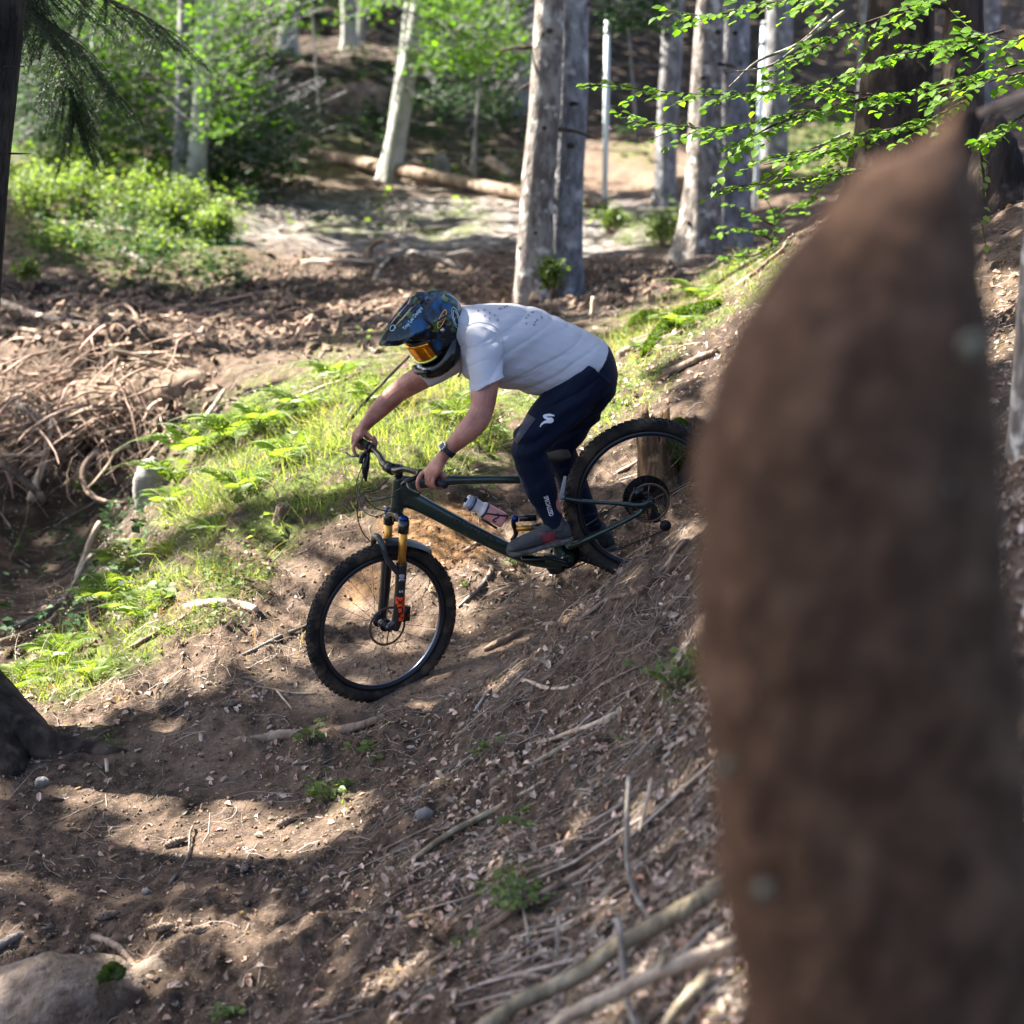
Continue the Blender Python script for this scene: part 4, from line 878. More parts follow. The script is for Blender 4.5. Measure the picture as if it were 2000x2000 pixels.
def trunk_mesh(b, t, r0, r1, H_, flare, mat_, n=28, seed=0, lean=None, rough_=.05):
    """tapered trunk from b in the direction of t up to height H_"""
    d = (t - b) / (t[2] - b[2]); z = np.concatenate([[-.6, -.25, 0], np.linspace(.12, 1.2, 7), np.linspace(1.6, H_, 26)])
    C = b + z[:, None] * d
    C += np.stack([.03 * noise(np.column_stack([z * .5, z * 0 + seed, z * 0]), 1, seed), .03 * noise(np.column_stack([z * .5, z * 0 + seed + 5, z * 0]), 1, seed), z * 0], 1) * np.clip(z, 0, 1)[:, None]
    k = (r1 - r0) / (t[2] - b[2]); r = np.clip(r0 + k * z, r0 * .12, None) * (1 + flare * np.exp(-np.clip(z + .1, 0, None) / (2.2 * r0 + .08)))
    r = np.maximum(r, .02)
    K = catmull(np.column_stack([C, r]), 4); C, r = K[:, :3], K[:, 3]
    th_ = np.linspace(0, 2 * np.pi, n, endpoint=False); rad = r[:, None] * np.ones((1, n))
    lobes = 1 + flare * .30 * np.exp(-np.clip(C[:, 2] - b[2], 0, None) / (1.6 * r0 + .05))[:, None] * np.sin(th_ * 5 + seed)[None]
    V_ = C[:, None] + rad[..., None] * lobes[..., None] * np.stack([np.cos(th_), np.sin(th_), th_ * 0], -1)[None]; V_ = V_.reshape(-1, 3)
    f = fbm(V_ * [1, 1, .35], 2.2 / r0 * .35, 3, seed + 11) * rough_ * 2 * np.repeat(r, n)
    cc = np.repeat(C, n, 0); V_ = V_ + nrm(V_ - cc) * f[:, None]
    m = len(C); i = np.arange(m - 1)[:, None] * n; j = np.arange(n)[None]; k2 = (j + 1) % n
    a = Acc(); a.add(V_, np.stack([i + j, i + k2, i + n + k2, i + n + j], -1).reshape(-1, 4)); return a, C, r
def tree(name, label, b_px, t_px, w0, w1, Y, mat_, H_=14, flare=.5, group='tree trunks of the wood', seed=0, stubs=0, kind='tree', knots=0, bare=False):
    b = P(*b_px, Y); t = P(*t_px, Y); r0, r1 = w0 * Y / FPX / 2, w1 * Y / FPX / 2
    o = thing(name, label, kind, b, group); a, C, r = trunk_mesh(b * 0, t - b, r0, r1, H_, flare, mat_, seed=seed); a.build('trunk', MATS[mat_], o)
    rg = np.random.default_rng(seed + 100)
    for i in range(stubs):
        z = rg.uniform(.4, 4.2); k = np.argmin(abs(C[:, 2] - z)); an = rg.uniform(np.pi, 2 * np.pi) if i % 2 else rg.uniform(0, 6.28); l = rg.uniform(.05, .35) * (1 + r0)
        dr = np.array([math.cos(an), math.sin(an), rg.uniform(-.3, .2)]); p0 = C[k] + dr * r[k] * .8
        acc(tube([p0, p0 + dr * l * .5, p0 + dr * l + [0, 0, -.04]], [.014 + r0 * .04, .010 + r0 * .03, .004], 7, 2)).build('dead_branch', MATS['dark_bark'], o)
    kn = Acc()
    for i in range(knots):
        z = rg.uniform(.2, 4.5); k = np.argmin(abs(C[:, 2] - z)); an = rg.uniform(np.pi * 1.05, np.pi * 1.95); dr = np.array([math.cos(an), math.sin(an), 0]); p0 = C[k] + dr * r[k] * .97; sd_ = np.array([-dr[1], dr[0], 0]); s_ = rg.uniform(.012, .035) * (r0 / .15)
        acc(ellipsoid(p0, sd_ * s_, dr * s_ * .5, np.array([0, 0, s_ * .75]), 10, 7)).build('knot', MATS['dark_bark'], o)
    if not bare: TREES.append([o, b, C, r])
    return o
tree('spruce_tree', 'pale scarred spruce trunk standing just behind the rider\'s back', (1042, 592), (1071, 0), 66, 56, 17.0, 'spruce_bark', 15, .4, 'spruces behind the rider', 1, 8, knots=14)
tree('spruce_tree', 'darker grey spruce trunk pressed against the pale one behind the rider', (1096, 596), (1112, 0), 70, 66, 17.25, 'grey_bark', 15, .35, 'spruces behind the rider', 2, 6, knots=10)
tree('spruce_tree', 'thin pale trunk between the white pole and the thick pair of trunks', (1297, 415), (1318, 0), 42, 40, 25, 'grey_bark', 15, .4, 'spruces on the right', 3, 4, knots=5)
tree('spruce_tree', 'left and browner trunk of the thick pair right of centre', (1362, 512), (1392, 0), 74, 52, 19, 'spruce_bark', 15, .55, 'spruces on the right', 4, 6, knots=8)
tree('spruce_tree', 'right and bluer trunk of the thick pair right of centre', (1424, 505), (1438, 0), 76, 62, 19.4, 'grey_bark', 15, .5, 'spruces on the right', 5, 4, knots=6)
tree('spruce_tree', 'grey trunk behind the green leafy branches beside the second white pole', (1508, 350), (1522, 0), 52, 50, 30, 'grey_bark', 16, .4, 'spruces on the right', 6, 3)
tree('spruce_tree', 'big brown-barked trunk behind the leafy branches at upper right', (1735, 420), (1760, 0), 135, 118, 13, 'dark_bark', 15, .5, 'dark trunks at upper right', 7, 3)
tree('spruce_tree', 'nearly black trunk right beside the big brown one at upper right', (1868, 430), (1885, 0), 88, 74, 12.6, 'dark_bark', 15, .3, 'dark trunks at upper right', 8, 2)
tree('beech_tree', 'pale leaning beech trunk with green mossy foot above the fallen log', (756, 358), (822, 0), 42, 31, 28, 'beech_bark', 16, .28, 'beeches on the far slope', 9, 1)
tree('beech_tree', 'slim stem growing up the left side of the leaning beech', (776, 200), (800, 0), 22, 20, 28.2, 'beech_bark', 14, .1, 'beeches on the far slope', 10, 0)
tree('spruce_tree', 'far white-lit trunk, leftmost on the upper slope', (487, 66), (494, 0), 22, 20, 46, 'beech_bark', 14, .5, 'far trunks on the upper slope', 11)
tree('spruce_tree', 'far pale trunk with spread foot above the short log', (560, 122), (568, 0), 34, 28, 40, 'beech_bark', 16, .6, 'far trunks on the upper slope', 12)
tree('spruce_tree', 'far pale trunk with foot curving to the right, in front of its thinner twin', (683, 118), (676, 0), 28, 24, 41, 'beech_bark', 16, .9, 'far trunks on the upper slope', 13)
tree('spruce_tree', 'far thin trunk close behind the curved-foot trunk', (704, 100), (706, 0), 17, 15, 42, 'grey_bark', 14, .5, 'far trunks on the upper slope', 14)
tree('spruce_tree', 'far grey trunk left of the pale scarred spruce', (1024, 205), (1026, 0), 36, 34, 35, 'grey_bark', 16, .4, 'far trunks on the upper slope', 15, 2)
tree('beech_tree', 'grey trunk among bright leaves at upper left, with white sun flecks', (382, 345), (408, 0), 34, 40, 24.3, 'beech_bark', 14, .3, 'trunks in the bright thicket', 16)
tree('beech_tree', 'darker trunk among bright leaves at upper left, left of the grey one', (352, 330), (366, 0), 28, 32, 24.4, 'grey_bark', 14, .2, 'trunks in the bright thicket', 17)
tree('spruce_tree', 'far grey trunk in the top right corner', (1918, 160), (1938, 0), 42, 40, 32, 'grey_bark', 16, .3, 'far trunks at upper right', 18)
tree('spruce_tree', 'narrow pale trunk glimpsed just left of the big brown trunk', (1683, 290), (1692, 0), 22, 20, 33, 'grey_bark', 16, .3, 'far trunks at upper right', 19)
le = tree('spruce_tree', 'near dark trunk cut by the left edge with roots spreading onto the trail', (-180, 1480), (-68, 0), 215, 210, 8.6, 'black_bark', 14, .35, 'near trunks', 20, 0)
rt = tree('spruce_tree', 'blurred brown trunk cut by the right edge beside the broken stump', (2062, 1150), (2064, 0), 225, 120, 6.0, 'spruce_bark', 12, .25, 'near trunks', 21, 0)
for px_, py_ in ((62, 300), (48, 130)):
    b = P(px_ - 40, py_, 8.5) - P(-180, 1480, 8.6); acc(tube([b - [.1, 0, 0], b + [.04, 0, 0], b + [.085, -.01, .0]], [.006, .004, .002], 6, 1)).build('dead_twig', MATS['dark_bark'], le)
for k, (pts, rr) in enumerate(((((-60, 1370, 8.6), (20, 1425, 8.5), (80, 1458, 8.42), (150, 1468, 8.4), (250, 1472, 8.3)), (.20, .15, .095, .065, .02)), (((-60, 1420, 8.4), (10, 1485, 8.3), (40, 1520, 8.2)), (.18, .10, .04)))):
    b0_ = P(-180, 1480, 8.6); a = Acc(); a.both(tube([P(*q) - b0_ for q in pts], rr, 20, 8)); V_ = a.V[0]; a.V[0] = V_ + .012 * np.stack([fbm(V_, 9, 3, 3 + k), fbm(V_, 9, 3, 4), fbm(V_, 9, 3, 5)], 1); a.build('root_flare', MATS['dark_bark'], le)
# unseen trees added outside the frame so their crowns shade the slope
for i, (x, y) in enumerate(((-6.5, 9.5), (-9.5, 14), (-13, 11), (-11, 20), (-17, 25), (-22, 34), (-8, 17), (-26, 45), (-15, 38), (-5.5, 5.5), (6.5, 14), (-19, 16))):
    z = float(H(max(-.7 * y, x), y)) - .2; b = np.array([x, y, z]); o = thing('spruce_tree', 'unseen tall spruce added outside the view to shade the slope', 'tree', b, 'unseen spruces added for shade')
    a, C, r = trunk_mesh(b * 0, np.array([.1, 0, 8.0]), .2, .14, 15, .4, 'spruce_bark', 14, seed=60 + i); a.build('trunk', MATS['spruce_bark'], o); TREES.append([o, b, C, r])

# ------------------------------------------------------------------ stumps, dead wood
def blob_mesh(c, X, Y_, Z_, n, m, amp, sc, seed):
    V_, F4, F3 = ellipsoid(c, X, Y_, Z_, n, m); V_ = V_ + nrm(V_ - c) * (amp * fbm(V_, sc, 4, seed))[:, None]; return V_, F4, F3
def snag():
    L_ = [(205, 1896, 1904), (240, 1862, 1908), (290, 1800, 1912), (330, 1700, 1916), (380, 1640, 1920), (440, 1588, 1924), (520, 1522, 1929), (600, 1462, 1934), (700, 1405, 1940), (800, 1372, 1946), (900, 1360, 1954), (1100, 1358, 1972), (1300, 1366, 1992), (1500, 1385, 2010), (1700, 1410, 2026), (2000, 1452, 2050), (2400, 1490, 2100), (2800, 1480, 2180)]
    Y = 1.9; C = []; A = []; B = []
    for y_, l, r_ in L_:
        p, q = P(l, y_, Y), P(r_, y_, Y); hw = np.linalg.norm(q - p) / 2; C.append((p + q) / 2 + [0, .05 * (1 - min(1, hw / .14)), 0]); A.append((q - p) / 2); B.append([0, max(.01, min(hw, .15)) * .95, 0])
    K = catmull(np.hstack([C, A, B]), 6); V_, F4, F3 = rings(K[:, :3], K[:, 3:6], K[:, 6:9], 48, 2.1)
    cc = np.vstack([np.repeat(K[:, :3], 48, 0), K[:1, :3], K[-1:, :3]]); d = nrm(V_ - cc); V_ = V_ + d * (.013 * fbm(V_, 14, 4, 5))[:, None]
    o = thing('broken_tree_stump', 'tall brown broken-off stump, strongly blurred, close to the camera at right', 'tree stump', P(1730, 2800, Y))
    a = Acc(); a.both((V_ - P(1730, 2800, Y), F4, F3)); a.build('stump_wood', MATS['brown_bark'], o)
    for x_, y_, s_ in ((1528, 1285, .011), (1816, 1160, .009), (1400, 1440, .008), (1850, 640, .010), (1690, 1130, .007), (1470, 1660, .008), (1800, 900, .008)):
        p = P(x_, y_, Y) + [0, -.137 + abs(x_ - 1690) * .00018, 0] - P(1730, 2800, Y); acc(blob_mesh(p, np.array([s_, 0, 0]), np.array([0, .006, 0]), np.array([0, 0, s_ * 1.2]), 12, 8, .003, 60, x_)).build('lichen_patch', MATS['lichen'], o)
snag()
def rotten(px_, py_, w_, h_, Y, label, m='rot_wood', lean=(0, 0), jag=.35, seed=1, mossy=False, nm='rotten_stump'):
    Y = G(px_, py_)[1]; b = P(px_, py_, Y); r0 = w_ * Y / FPX / 2; hh = h_ * Y / FPX; n = 30; rg = np.random.default_rng(seed); o = thing(nm, label, 'tree stump', b)
    th_ = np.linspace(0, 2 * np.pi, n, endpoint=False); top = hh * (1 - jag * np.abs(noise(np.stack([np.cos(th_), np.sin(th_), th_ * 0 + seed], 1), 2.2, seed)) - jag * .5 * rg.random(n))
    V_, m_ = [], 12
    for k in range(m_):
        t = k / (m_ - 1); rr = r0 * (1 + .55 * math.exp(-t * 5)) * (1 - .12 * t); V_.append(np.stack([np.cos(th_) * rr + lean[0] * t * hh, np.sin(th_) * rr + lean[1] * t * hh, -.12 + (top + .12) * t], 1))
    for k in range(5):
        t = 1 - k / 5; rr = r0 * (.62 - .1 * k); V_.append(np.stack([np.cos(th_) * rr + lean[0] * t * hh, np.sin(th_) * rr + lean[1] * t * hh, top * .92 - k * .25 * hh], 1))
    V_ = np.vstack(V_); V_ += .20 * r0 * np.stack([fbm(V_ * [1, 1, .3], 4 / r0 * .3, 4, seed), fbm(V_ * [1, 1, .3], 4 / r0 * .3, 4, seed + 3), 0 * V_[:, 0]], 1)
    i = np.arange(m_ + 4)[:, None] * n; j = np.arange(n)[None]; k2 = (j + 1) % n
    Acc().add(V_, np.stack([i + j, i + k2, i + n + k2, i + n + j], -1).reshape(-1, 4)).build('stump_shell', MATS[m], o)
    if mossy: acc(blob_mesh(np.array([r0 * .9, -.02, hh * .55]), np.array([r0 * .7, 0, 0]), np.array([0, r0 * .8, 0]), np.array([0, 0, hh * .25]), 24, 16, .03, 20, 3)).build('moss_cushion', MATS['moss'], o)
    return o
rotten(1292, 950, 76, 172, 10.3, 'rotten hollow stump with jagged top seen through the rear wheel', jag=.42, seed=3, lean=(-.12, 0), mossy=True)
rotten(1372, 905, 90, 105, 10.9, 'low mossy stump between the rear wheel and the broken stump', 'dark_bark', seed=5, mossy=True, jag=.2)
rotten(530, 1020, 28, 40, 10.7, 'small brown cut stump on the sunlit grassy bank', 'root_bark', seed=8, lean=(.6, 0), jag=.15)
def log(px_pts, rr, label, m, name='log', cat='log', group=None, n=10, lift=.4, mossy=None, per=5, wob=.10):
    """branch, root or log along photograph pixels; a third value sets the distance, else it lies on the ground"""
    pts = []
    rr = list(np.interp(np.linspace(0, 1, len(px_pts)), np.linspace(0, 1, len(rr) if hasattr(rr, '__len__') else 2), rr if hasattr(rr, '__len__') else [rr, rr * .7]))
    for q, r_ in zip(px_pts, rr): pts.append(P(*q) if len(q) == 3 else G(q[0], q[1]) + np.array([0, 0, r_ * (-.35 if 'across the trail' in label else lift)]))
    pts = np.array(pts); K = catmull(np.column_stack([pts, rr]), per); b = pts[0].copy(); sp_ = np.max(rr)
    K[:, :3] += (sp_ * wob * 4 + (.012 if wob > .08 else 0)) * np.stack([noise(K[:, :3], 6, 3), noise(K[:, :3], 6, 4), noise(K[:, :3], 6, 5)], 1) * np.linspace(0, 1, len(K))[:, None]
    T, A, B = frames(K[:, :3]); V_, F4, F3 = rings(K[:, :3], A * K[:, 3:4], B * K[:, 3:4], n)
    V_[:-2] += (.30 if sp_ < .05 else .06) * sp_ * nrm(V_[:-2] - np.repeat(K[:, :3], n, 0)) * fbm(V_[:-2], 1.4 / sp_, 2, 7)[:, None]
    o = bpy.data.objects.new(name, Acc().both((V_ - b, F4, F3)).mesh(name)); o.data.materials.append(MATS[m]); COL.objects.link(o); o.location = tuple(b)
    tag(o, label, cat, group); return o
FL = 'dead branches and roots on the ground'
log([(612, 309), (700, 334), (870, 368), (1010, 394), (1180, 416)], [.07, .095, .095, .095, .08], 'long fallen log lying behind the leaning beech', 'root_bark', 'fallen_log', n=16, lift=1.2, wob=.02)
log([(430, 178), (480, 182), (530, 190)], [.2, .22, .2], 'short pale log on the far slope at upper left', 'grey_wood', 'fallen_log', n=16)
log([(790, 135), (860, 155), (960, 122)], .09, 'thin fallen stem on the far slope left of the spruces', 'grey_wood', 'fallen_log')
log([(955, 320), (1000, 347)], .09, 'short pale piece of wood on the far slope left of the spruce', 'pale_wood', 'fallen_log')
S_ = [
 ([(455, 1447), (530, 1440), (640, 1425), (755, 1404)], [.012, .024, .026, .012], 'pale bark-covered root lying across the trail below the front wheel', 'trail_root', 'tree_root'),
 ([(914, 1418), (935, 1380), (957, 1352)], .008, 'short straight grey stick right of the front wheel', 'grey_wood', 'stick'),
 ([(332, 1727), (366, 1682), (379, 1622)], .0065, 'bent grey stick on the shaded trail at lower left', 'grey_wood', 'stick'),
 ([(1212, 1393), (1140, 1425), (1050, 1452)], .011, 'pale crooked stick on the litter slope, upper of two crossing', 'pale_wood', 'stick'),
 ([(1205, 1402), (1100, 1462), (1012, 1508)], .012, 'mossy dark stick under the pale crooked one on the litter slope', 'green_wood', 'stick'),
 ([(1085, 1518), (960, 1590), (870, 1640), (780, 1702)], [.007, .012, .013, .011], 'long grey-green stick running down the litter slope', 'green_wood', 'stick'),
 ([(880, 1605), (820, 1630), (745, 1672)], .008, 'thin brown stick left of the long grey-green one', 'root_bark', 'stick'),
 ([(1420, 1722, 4.7), (1330, 1780, 4.6), (1210, 1850, 4.55), (1080, 1925, 4.5), (930, 2020, 4.4)], [.024, .024, .022, .020, .020], 'thickest pale greenish branch, blurred, at the bottom beside the broken stump', 'green_wood', 'branch'),
 ([(1440, 1840, 4.35), (1300, 1895, 4.3), (1150, 1965, 4.3), (1060, 2020, 4.3)], [.018, .018, .016, .014], 'blurred pale branch just below the thickest one at the bottom', 'pale_wood', 'branch'),
 ([(838, 1888), (900, 1850), (990, 1798), (1080, 1740), (1165, 1680)], [.010, .013, .013, .012, .009], 'long straight brown branch low on the slope above the thick pale one', 'root_bark', 'branch'),
 ([(1228, 1512, 5.5), (1224, 1600, 5.35), (1226, 1690, 5.2), (1245, 1760, 5.1), (1268, 1805, 5.0)], [.006, .008, .0065, .008, .007], 'grey knotted branch pointing uphill beside the broken stump', 'grey_wood', 'branch'),
 ([(1272, 1520, 5.6), (1262, 1570, 5.5), (1248, 1620, 5.4)], .006, 'short pale stick right of the grey knotted branch', 'pale_wood', 'stick'),
 ([(1205, 1790, 4.6), (1215, 1850, 4.5), (1222, 1950, 4.4), (1235, 2010, 4.35)], [.008, .009, .008, .009], 'blurred grey branch crossing under the thickest pale one', 'grey_wood', 'branch'),
 ([(1300, 1862, 4.3), (1275, 1905, 4.3), (1180, 1950, 4.3), (1130, 2000, 4.3)], [.010, .011, .010, .010], 'curved yellowish branch in the blurred bottom pile', 'green_wood', 'branch'),
 ([(1092, 1785, 5.0), (1090, 1830, 4.9), (1086, 1880, 4.8)], .006, 'short upright grey stick above the thickest pale branch', 'grey_wood', 'stick'),
 ([(1005, 1905, 4.75), (1060, 1912, 4.75)], .009, 'small pale piece of wood above the bottom pile', 'pale_wood', 'stick'),
 ([(1385, 1905, 4.1), (1330, 1960, 4.1), (1290, 2020, 4.1)], .016, 'green-grey branch at the very bottom by the stump', 'green_wood', 'branch'),
 ([(362, 1188), (400, 1184), (450, 1184), (503, 1198)], [.018, .021, .022, .021], 'thick pale sawn branch lying on the cut bank left of the front wheel', 'pale_wood', 'branch'),
 ([(150, 1335), (215, 1290), (290, 1250), (365, 1205)], [.008, .011, .012, .012], 'thin branch running downhill from the thick sawn branch', 'root_bark', 'stick'),
 ([(450, 1293), (520, 1258), (604, 1218)], [.006, .009, .007], 'grey stick touching the left side of the front wheel', 'grey_wood', 'stick'),
 ([(393, 1432, 8.3), (393, 1476, 8.25)], .011, 'short pale peg standing in the trail at lower left', 'pale_wood', 'stick'),
 ([(208, 1482, 8.05), (209, 1508, 8.0)], .010, 'tiny pale peg beside the roots of the left tree', 'pale_wood', 'stick'),
 ([(945, 1274), (1000, 1248), (1070, 1222), (1135, 1212)], [.012, .017, .014, .010], 'brown root standing proud of the soil right of the front wheel', 'root_bark', 'tree_root'),
 ([(1135, 1212), (1180, 1180), (1240, 1160), (1290, 1115), (1345, 1070)], [.008, .010, .010, .009, .009], 'winding pale root climbing the mound below the rear wheel', 'root_bark', 'tree_root'),
 ([(1020, 1332), (1070, 1345), (1125, 1338)], .010, 'short pale root piece on the mound right of the wheel', 'pale_wood', 'tree_root'),
 ([(895, 1190), (925, 1158), (962, 1112)], [.008, .011, .013], 'dark little branch on leaves under the bike frame', 'grey_wood', 'stick'),
 ([(905, 1082), (925, 1070), (942, 1062)], .013, 'short reddish-brown stick at the foot of the ochre cut bank', 'root_bark', 'stick'),
 ([(1095, 1405), (1145, 1375)], .007, 'thin tan stick above the two crossing sticks', 'pale_wood', 'stick'),
 ([(1160, 1352), (1260, 1297)], .006, 'thin reddish stick near the green tuft on the mound', 'root_bark', 'stick'),
 ([(182, 1832), (225, 1852), (262, 1885), (308, 1918)], [.014, .013, .012, .010], 'root draped over the boulder at lower left', 'root_bark', 'tree_root'),
 ([(-20, 1862), (30, 1838), (105, 1812)], [.018, .015, .008], 'grey root above the boulder in the lower left corner', 'grey_wood', 'tree_root'),
 ([(-10, 1985), (30, 1905), (100, 1828)], [.010, .010, .008], 'thin dark root down the left side of the boulder', 'dark_bark', 'tree_root'),
 ([(150, 1130, 11.9), (175, 1070, 12), (197, 1018, 12.1)], .024, 'pale stick leaning in the dark gully, nearest of the upright ones', 'pale_wood', 'stick'),
 ([(58, 978, 13.4), (85, 900, 13.5), (106, 815, 13.6)], [.026, .024, .018], 'long pale stick leaning against the root heap from the gully', 'pale_wood', 'stick'),
 ([(36, 876, 14), (26, 785, 14)], .022, 'upright brown stick at the left end of the root heap', 'root_bark', 'stick'),
 ([(190, 880, 13.3), (163, 915, 13.2), (170, 955, 13.1), (200, 975, 13), (245, 980, 13)], [.018, .022, .02, .016, .012], 'hooked root curling out under the root heap', 'root_bark', 'tree_root'),
 ([(60, 865, 14.2), (200, 852, 14.1), (330, 856, 13.8), (440, 852, 13.4)], [.022, .032, .030, .018], 'horizontal stem along the underside of the root heap', 'pale_wood', 'branch'),
 ([(372, 858, 13), (405, 815, 13.2), (440, 760, 13.4)], [.022, .020, .014], 'branch rising to the right out of the root heap', 'pale_wood', 'branch'),
 ([(420, 838, 13.1), (500, 800, 13.2), (570, 782, 13.3)], .018, 'thin branch from the root heap toward the ferns', 'pale_wood', 'stick'),
 ([(572, 782), (640, 757), (705, 728)], .014, 'bare branch lying above the ferns left of the rider\'s arm', 'pale_wood', 'stick'),
 ([(35, 790, 13.9), (60, 808, 13.8), (105, 825, 13.7)], .03, 'grey root under the left end of the heap', 'grey_wood', 'tree_root'),
 ([(0, 592), (70, 618), (130, 632), (195, 642)], [.03, .028, .02, .018], 'pale branch behind the root heap, upper one at the left edge', 'pale_wood', 'branch'),
 ([(5, 642), (60, 648), (170, 665)], .024, 'pale branch behind the root heap, lower one at the left edge', 'root_bark', 'branch'),
 ([(590, 521), (640, 514), (735, 514)], .045, 'pale stripped log on the sunlit gravel left of the spruces', 'pale_wood', 'branch'),
 ([(735, 515), (800, 495), (870, 488), (1000, 478)], [.04, .05, .05, .03], 'grey log on the gravel reaching the foot of the spruces', 'grey_wood', 'branch'),
 ([(800, 498), (850, 505), (902, 528)], .035, 'forked limb lying toward the rider\'s helmet on the gravel', 'grey_wood', 'branch'),
 ([(725, 510, 19.5), (722, 490, 19.5), (745, 470, 19.4), (775, 480, 19.2)], .03, 'arched root loop on the sunlit gravel', 'root_bark', 'tree_root'),
 ([(715, 590), (740, 530), (760, 505)], .022, 'thin light stick leaning downhill above the helmet', 'pale_wood', 'stick'),
 ([(672, 648), (720, 640), (780, 628)], .02, 'orange-brown branch just left of the helmet', 'root_bark', 'branch'),
 ([(243, 490), (290, 525)], .035, 'short grey branch sticking out of the shaded shrubs', 'grey_wood', 'branch'),
 ([(1310, 632), (1400, 580), (1470, 540), (1540, 475)], [.010, .014, .014, .012], 'long brown branch over the mossy crest right of the rider', 'root_bark', 'branch'),
 ([(1208, 700), (1260, 672), (1330, 655)], [.03, .025, .012], 'exposed root in the leaf litter right of the rider\'s back', 'root_bark', 'tree_root'),
 ([(1295, 735), (1350, 715), (1400, 690)], [.02, .022, .02], 'half-buried root above the rotten stump', 'root_bark', 'tree_root'),
 ([(1150, 618), (1180, 612), (1205, 612)], .018, 'pale bit of root near the foot of the spruces', 'pale_wood', 'tree_root'),
 ([(1157, 617, 14.3), (1158, 580, 14.3)], .02, 'small upright pale snag right of the spruce feet', 'pale_wood', 'stick'),
 ([(1205, 925), (1240, 905), (1262, 880)], .009, 'thin pale stick on the leaves inside the rear wheel', 'pale_wood', 'stick'),
 ([(1210, 940), (1248, 925), (1268, 900), (1272, 880)], .006, 'thin purplish curved stem inside the rear wheel', 'grey_wood', 'stick'),
 ([(280, 1420), (330, 1400), (360, 1378)], .006, 'slender root on the litter above the left roots', 'root_bark', 'stick'),
 ([(500, 1342), (560, 1352), (620, 1358)], .006, 'long pale thin stick on the litter left of the wheel', 'pale_wood', 'stick'),
 ([(540, 1350), (575, 1390)], .005, 'small pale twig crossing the long thin one', 'pale_wood', 'stick'),
 ([(0, 900, 12.8), (60, 950, 12.6), (90, 985, 12.5)], .03, 'thick dark branch at the left edge of the gully', 'dark_bark', 'branch'),
 ([(20, 1230, 10.5), (80, 1200, 10.8), (130, 1165, 11.2), (180, 1080, 11.6)], .018, 'long thin stem rising across the dark gully', 'grey_wood', 'stick'),
 ([(0, 1255, 10), (60, 1235, 10.2), (110, 1200, 10.4)], .02, 'brown stick near the left edge above the ferns', 'root_bark', 'stick'),
]
for pts, r_, lab, m, nm in S_: log(pts, r_, lab, m, nm, {'tree_root': 'root'}.get(nm, nm), FL)
def fuzz(o, n, l, seed):
    me = o.data; nv = len(me.vertices); co = np.zeros(nv * 3, np.float32); me.vertices.foreach_get('co', co); co = co.reshape(-1, 3); no = np.zeros(nv * 3, np.float32); me.vertices.foreach_get('normal', no); no = no.reshape(-1, 3)
    rg = np.random.default_rng(seed); fa = np.array([p_.vertices[:3] for p_ in me.polygons]); k = rg.integers(len(fa), size=n); w_ = rg.dirichlet((1, 1, 1), n); c = (co[fa[k]] * w_[..., None]).sum(1); N_ = nrm((no[fa[k]] * w_[..., None]).sum(1) + rg.normal(0, .6, (n, 3)) + [0, 0, .3]); W_ = nrm(np.cross(N_, rg.normal(0, 1, (n, 3))))
    q = batch(LOW_V, LOW_F3, c - N_ * .004, N_ * l * rg.uniform(.5, 1.4, (n, 1)), W_ * l * .45, np.cross(N_, W_) * l, rg.random(n)); a = Acc(); a.add(*q[:2], q[2]); tag(a.build('moss_fuzz', MATS['moss_leaf'], o, smooth=False), kind='stuff')
mat('moss_leaf', (.06, .115, .010), .8, attr=True, trans=.3, spec=.1)
o = log([(1262, 695), (1300, 652), (1345, 622), (1405, 598)], [.03, .07, .08, .04], 'bright green mossy log on the crest right of the rider', 'dark_moss', 'mossy_log', 'log', n=20, wob=.03, lift=-.2); fuzz(o, 9000, .020, 1)
o = log([(1232, 640), (1262, 622), (1300, 625)], [.03, .07, .04], 'small bright moss hummock on the crest near the spruces', 'dark_moss', 'moss_hummock', 'moss', n=18, wob=.03, lift=-.3); fuzz(o, 5000, .022, 2)
# slender leaning stem behind the rider's arms
log([(640, 880, 11.2), (700, 800, 11.2), (760, 735, 11.2), (800, 695, 11.2)], [.012, .010, .009, .006], 'dark slender stem leaning behind the rider\'s far arm', 'dark_bark', 'stick', 'stick', FL, wob=.03)
log([(938, 925, 10.6), (945, 880, 10.6), (955, 850, 10.6), (962, 820, 10.6)], .004, 'thin dark sapling stem behind the near forearm', 'dark_bark', 'stick', 'stick', FL, wob=.03)
# rocks
mat('rock', (.15, .115, .085), .95, c2=(.25, .20, .16), nscale=9, bump=1, bscale=45, c3=(.085, .062, .045), n3=5, spec=.1, bdist=.02)
mat('pale_rock', (.20, .195, .185), .9, c2=(.13, .12, .11), nscale=8, bump=.5)
def rock(px_, py_, Y, w_, h_, label, m='rock', seed=1, amp=.30, deep=.8, name='boulder', dz=0):
    b = P(px_, py_, Y); rx, rz = w_ * Y / FPX / 2, h_ * Y / FPX / 2; V_, F4, F3 = ellipsoid(np.zeros(3), np.array([rx, 0, 0]), np.array([0, rx * deep, 0]), np.array([0, 0, rz]), 48, 32)
    V_ = V_ * (1 + amp * fbm(V_ / rx, 1.3, 4, seed))[:, None]; V_ = V_ + nrm(V_) * (.02 * rx * fbm(V_ / rx, 8, 3, seed))[:, None]
    o = link(name, Acc().both((V_, F4, F3)).mesh(name)); o.data.materials.append(MATS[m]); o.location = tuple(b); tag(o, label, 'rock'); return o
rock(130, 1968, 6.40, 470, 190, 'big pinkish grey boulder half buried in the lower left corner', seed=2, deep=.7)
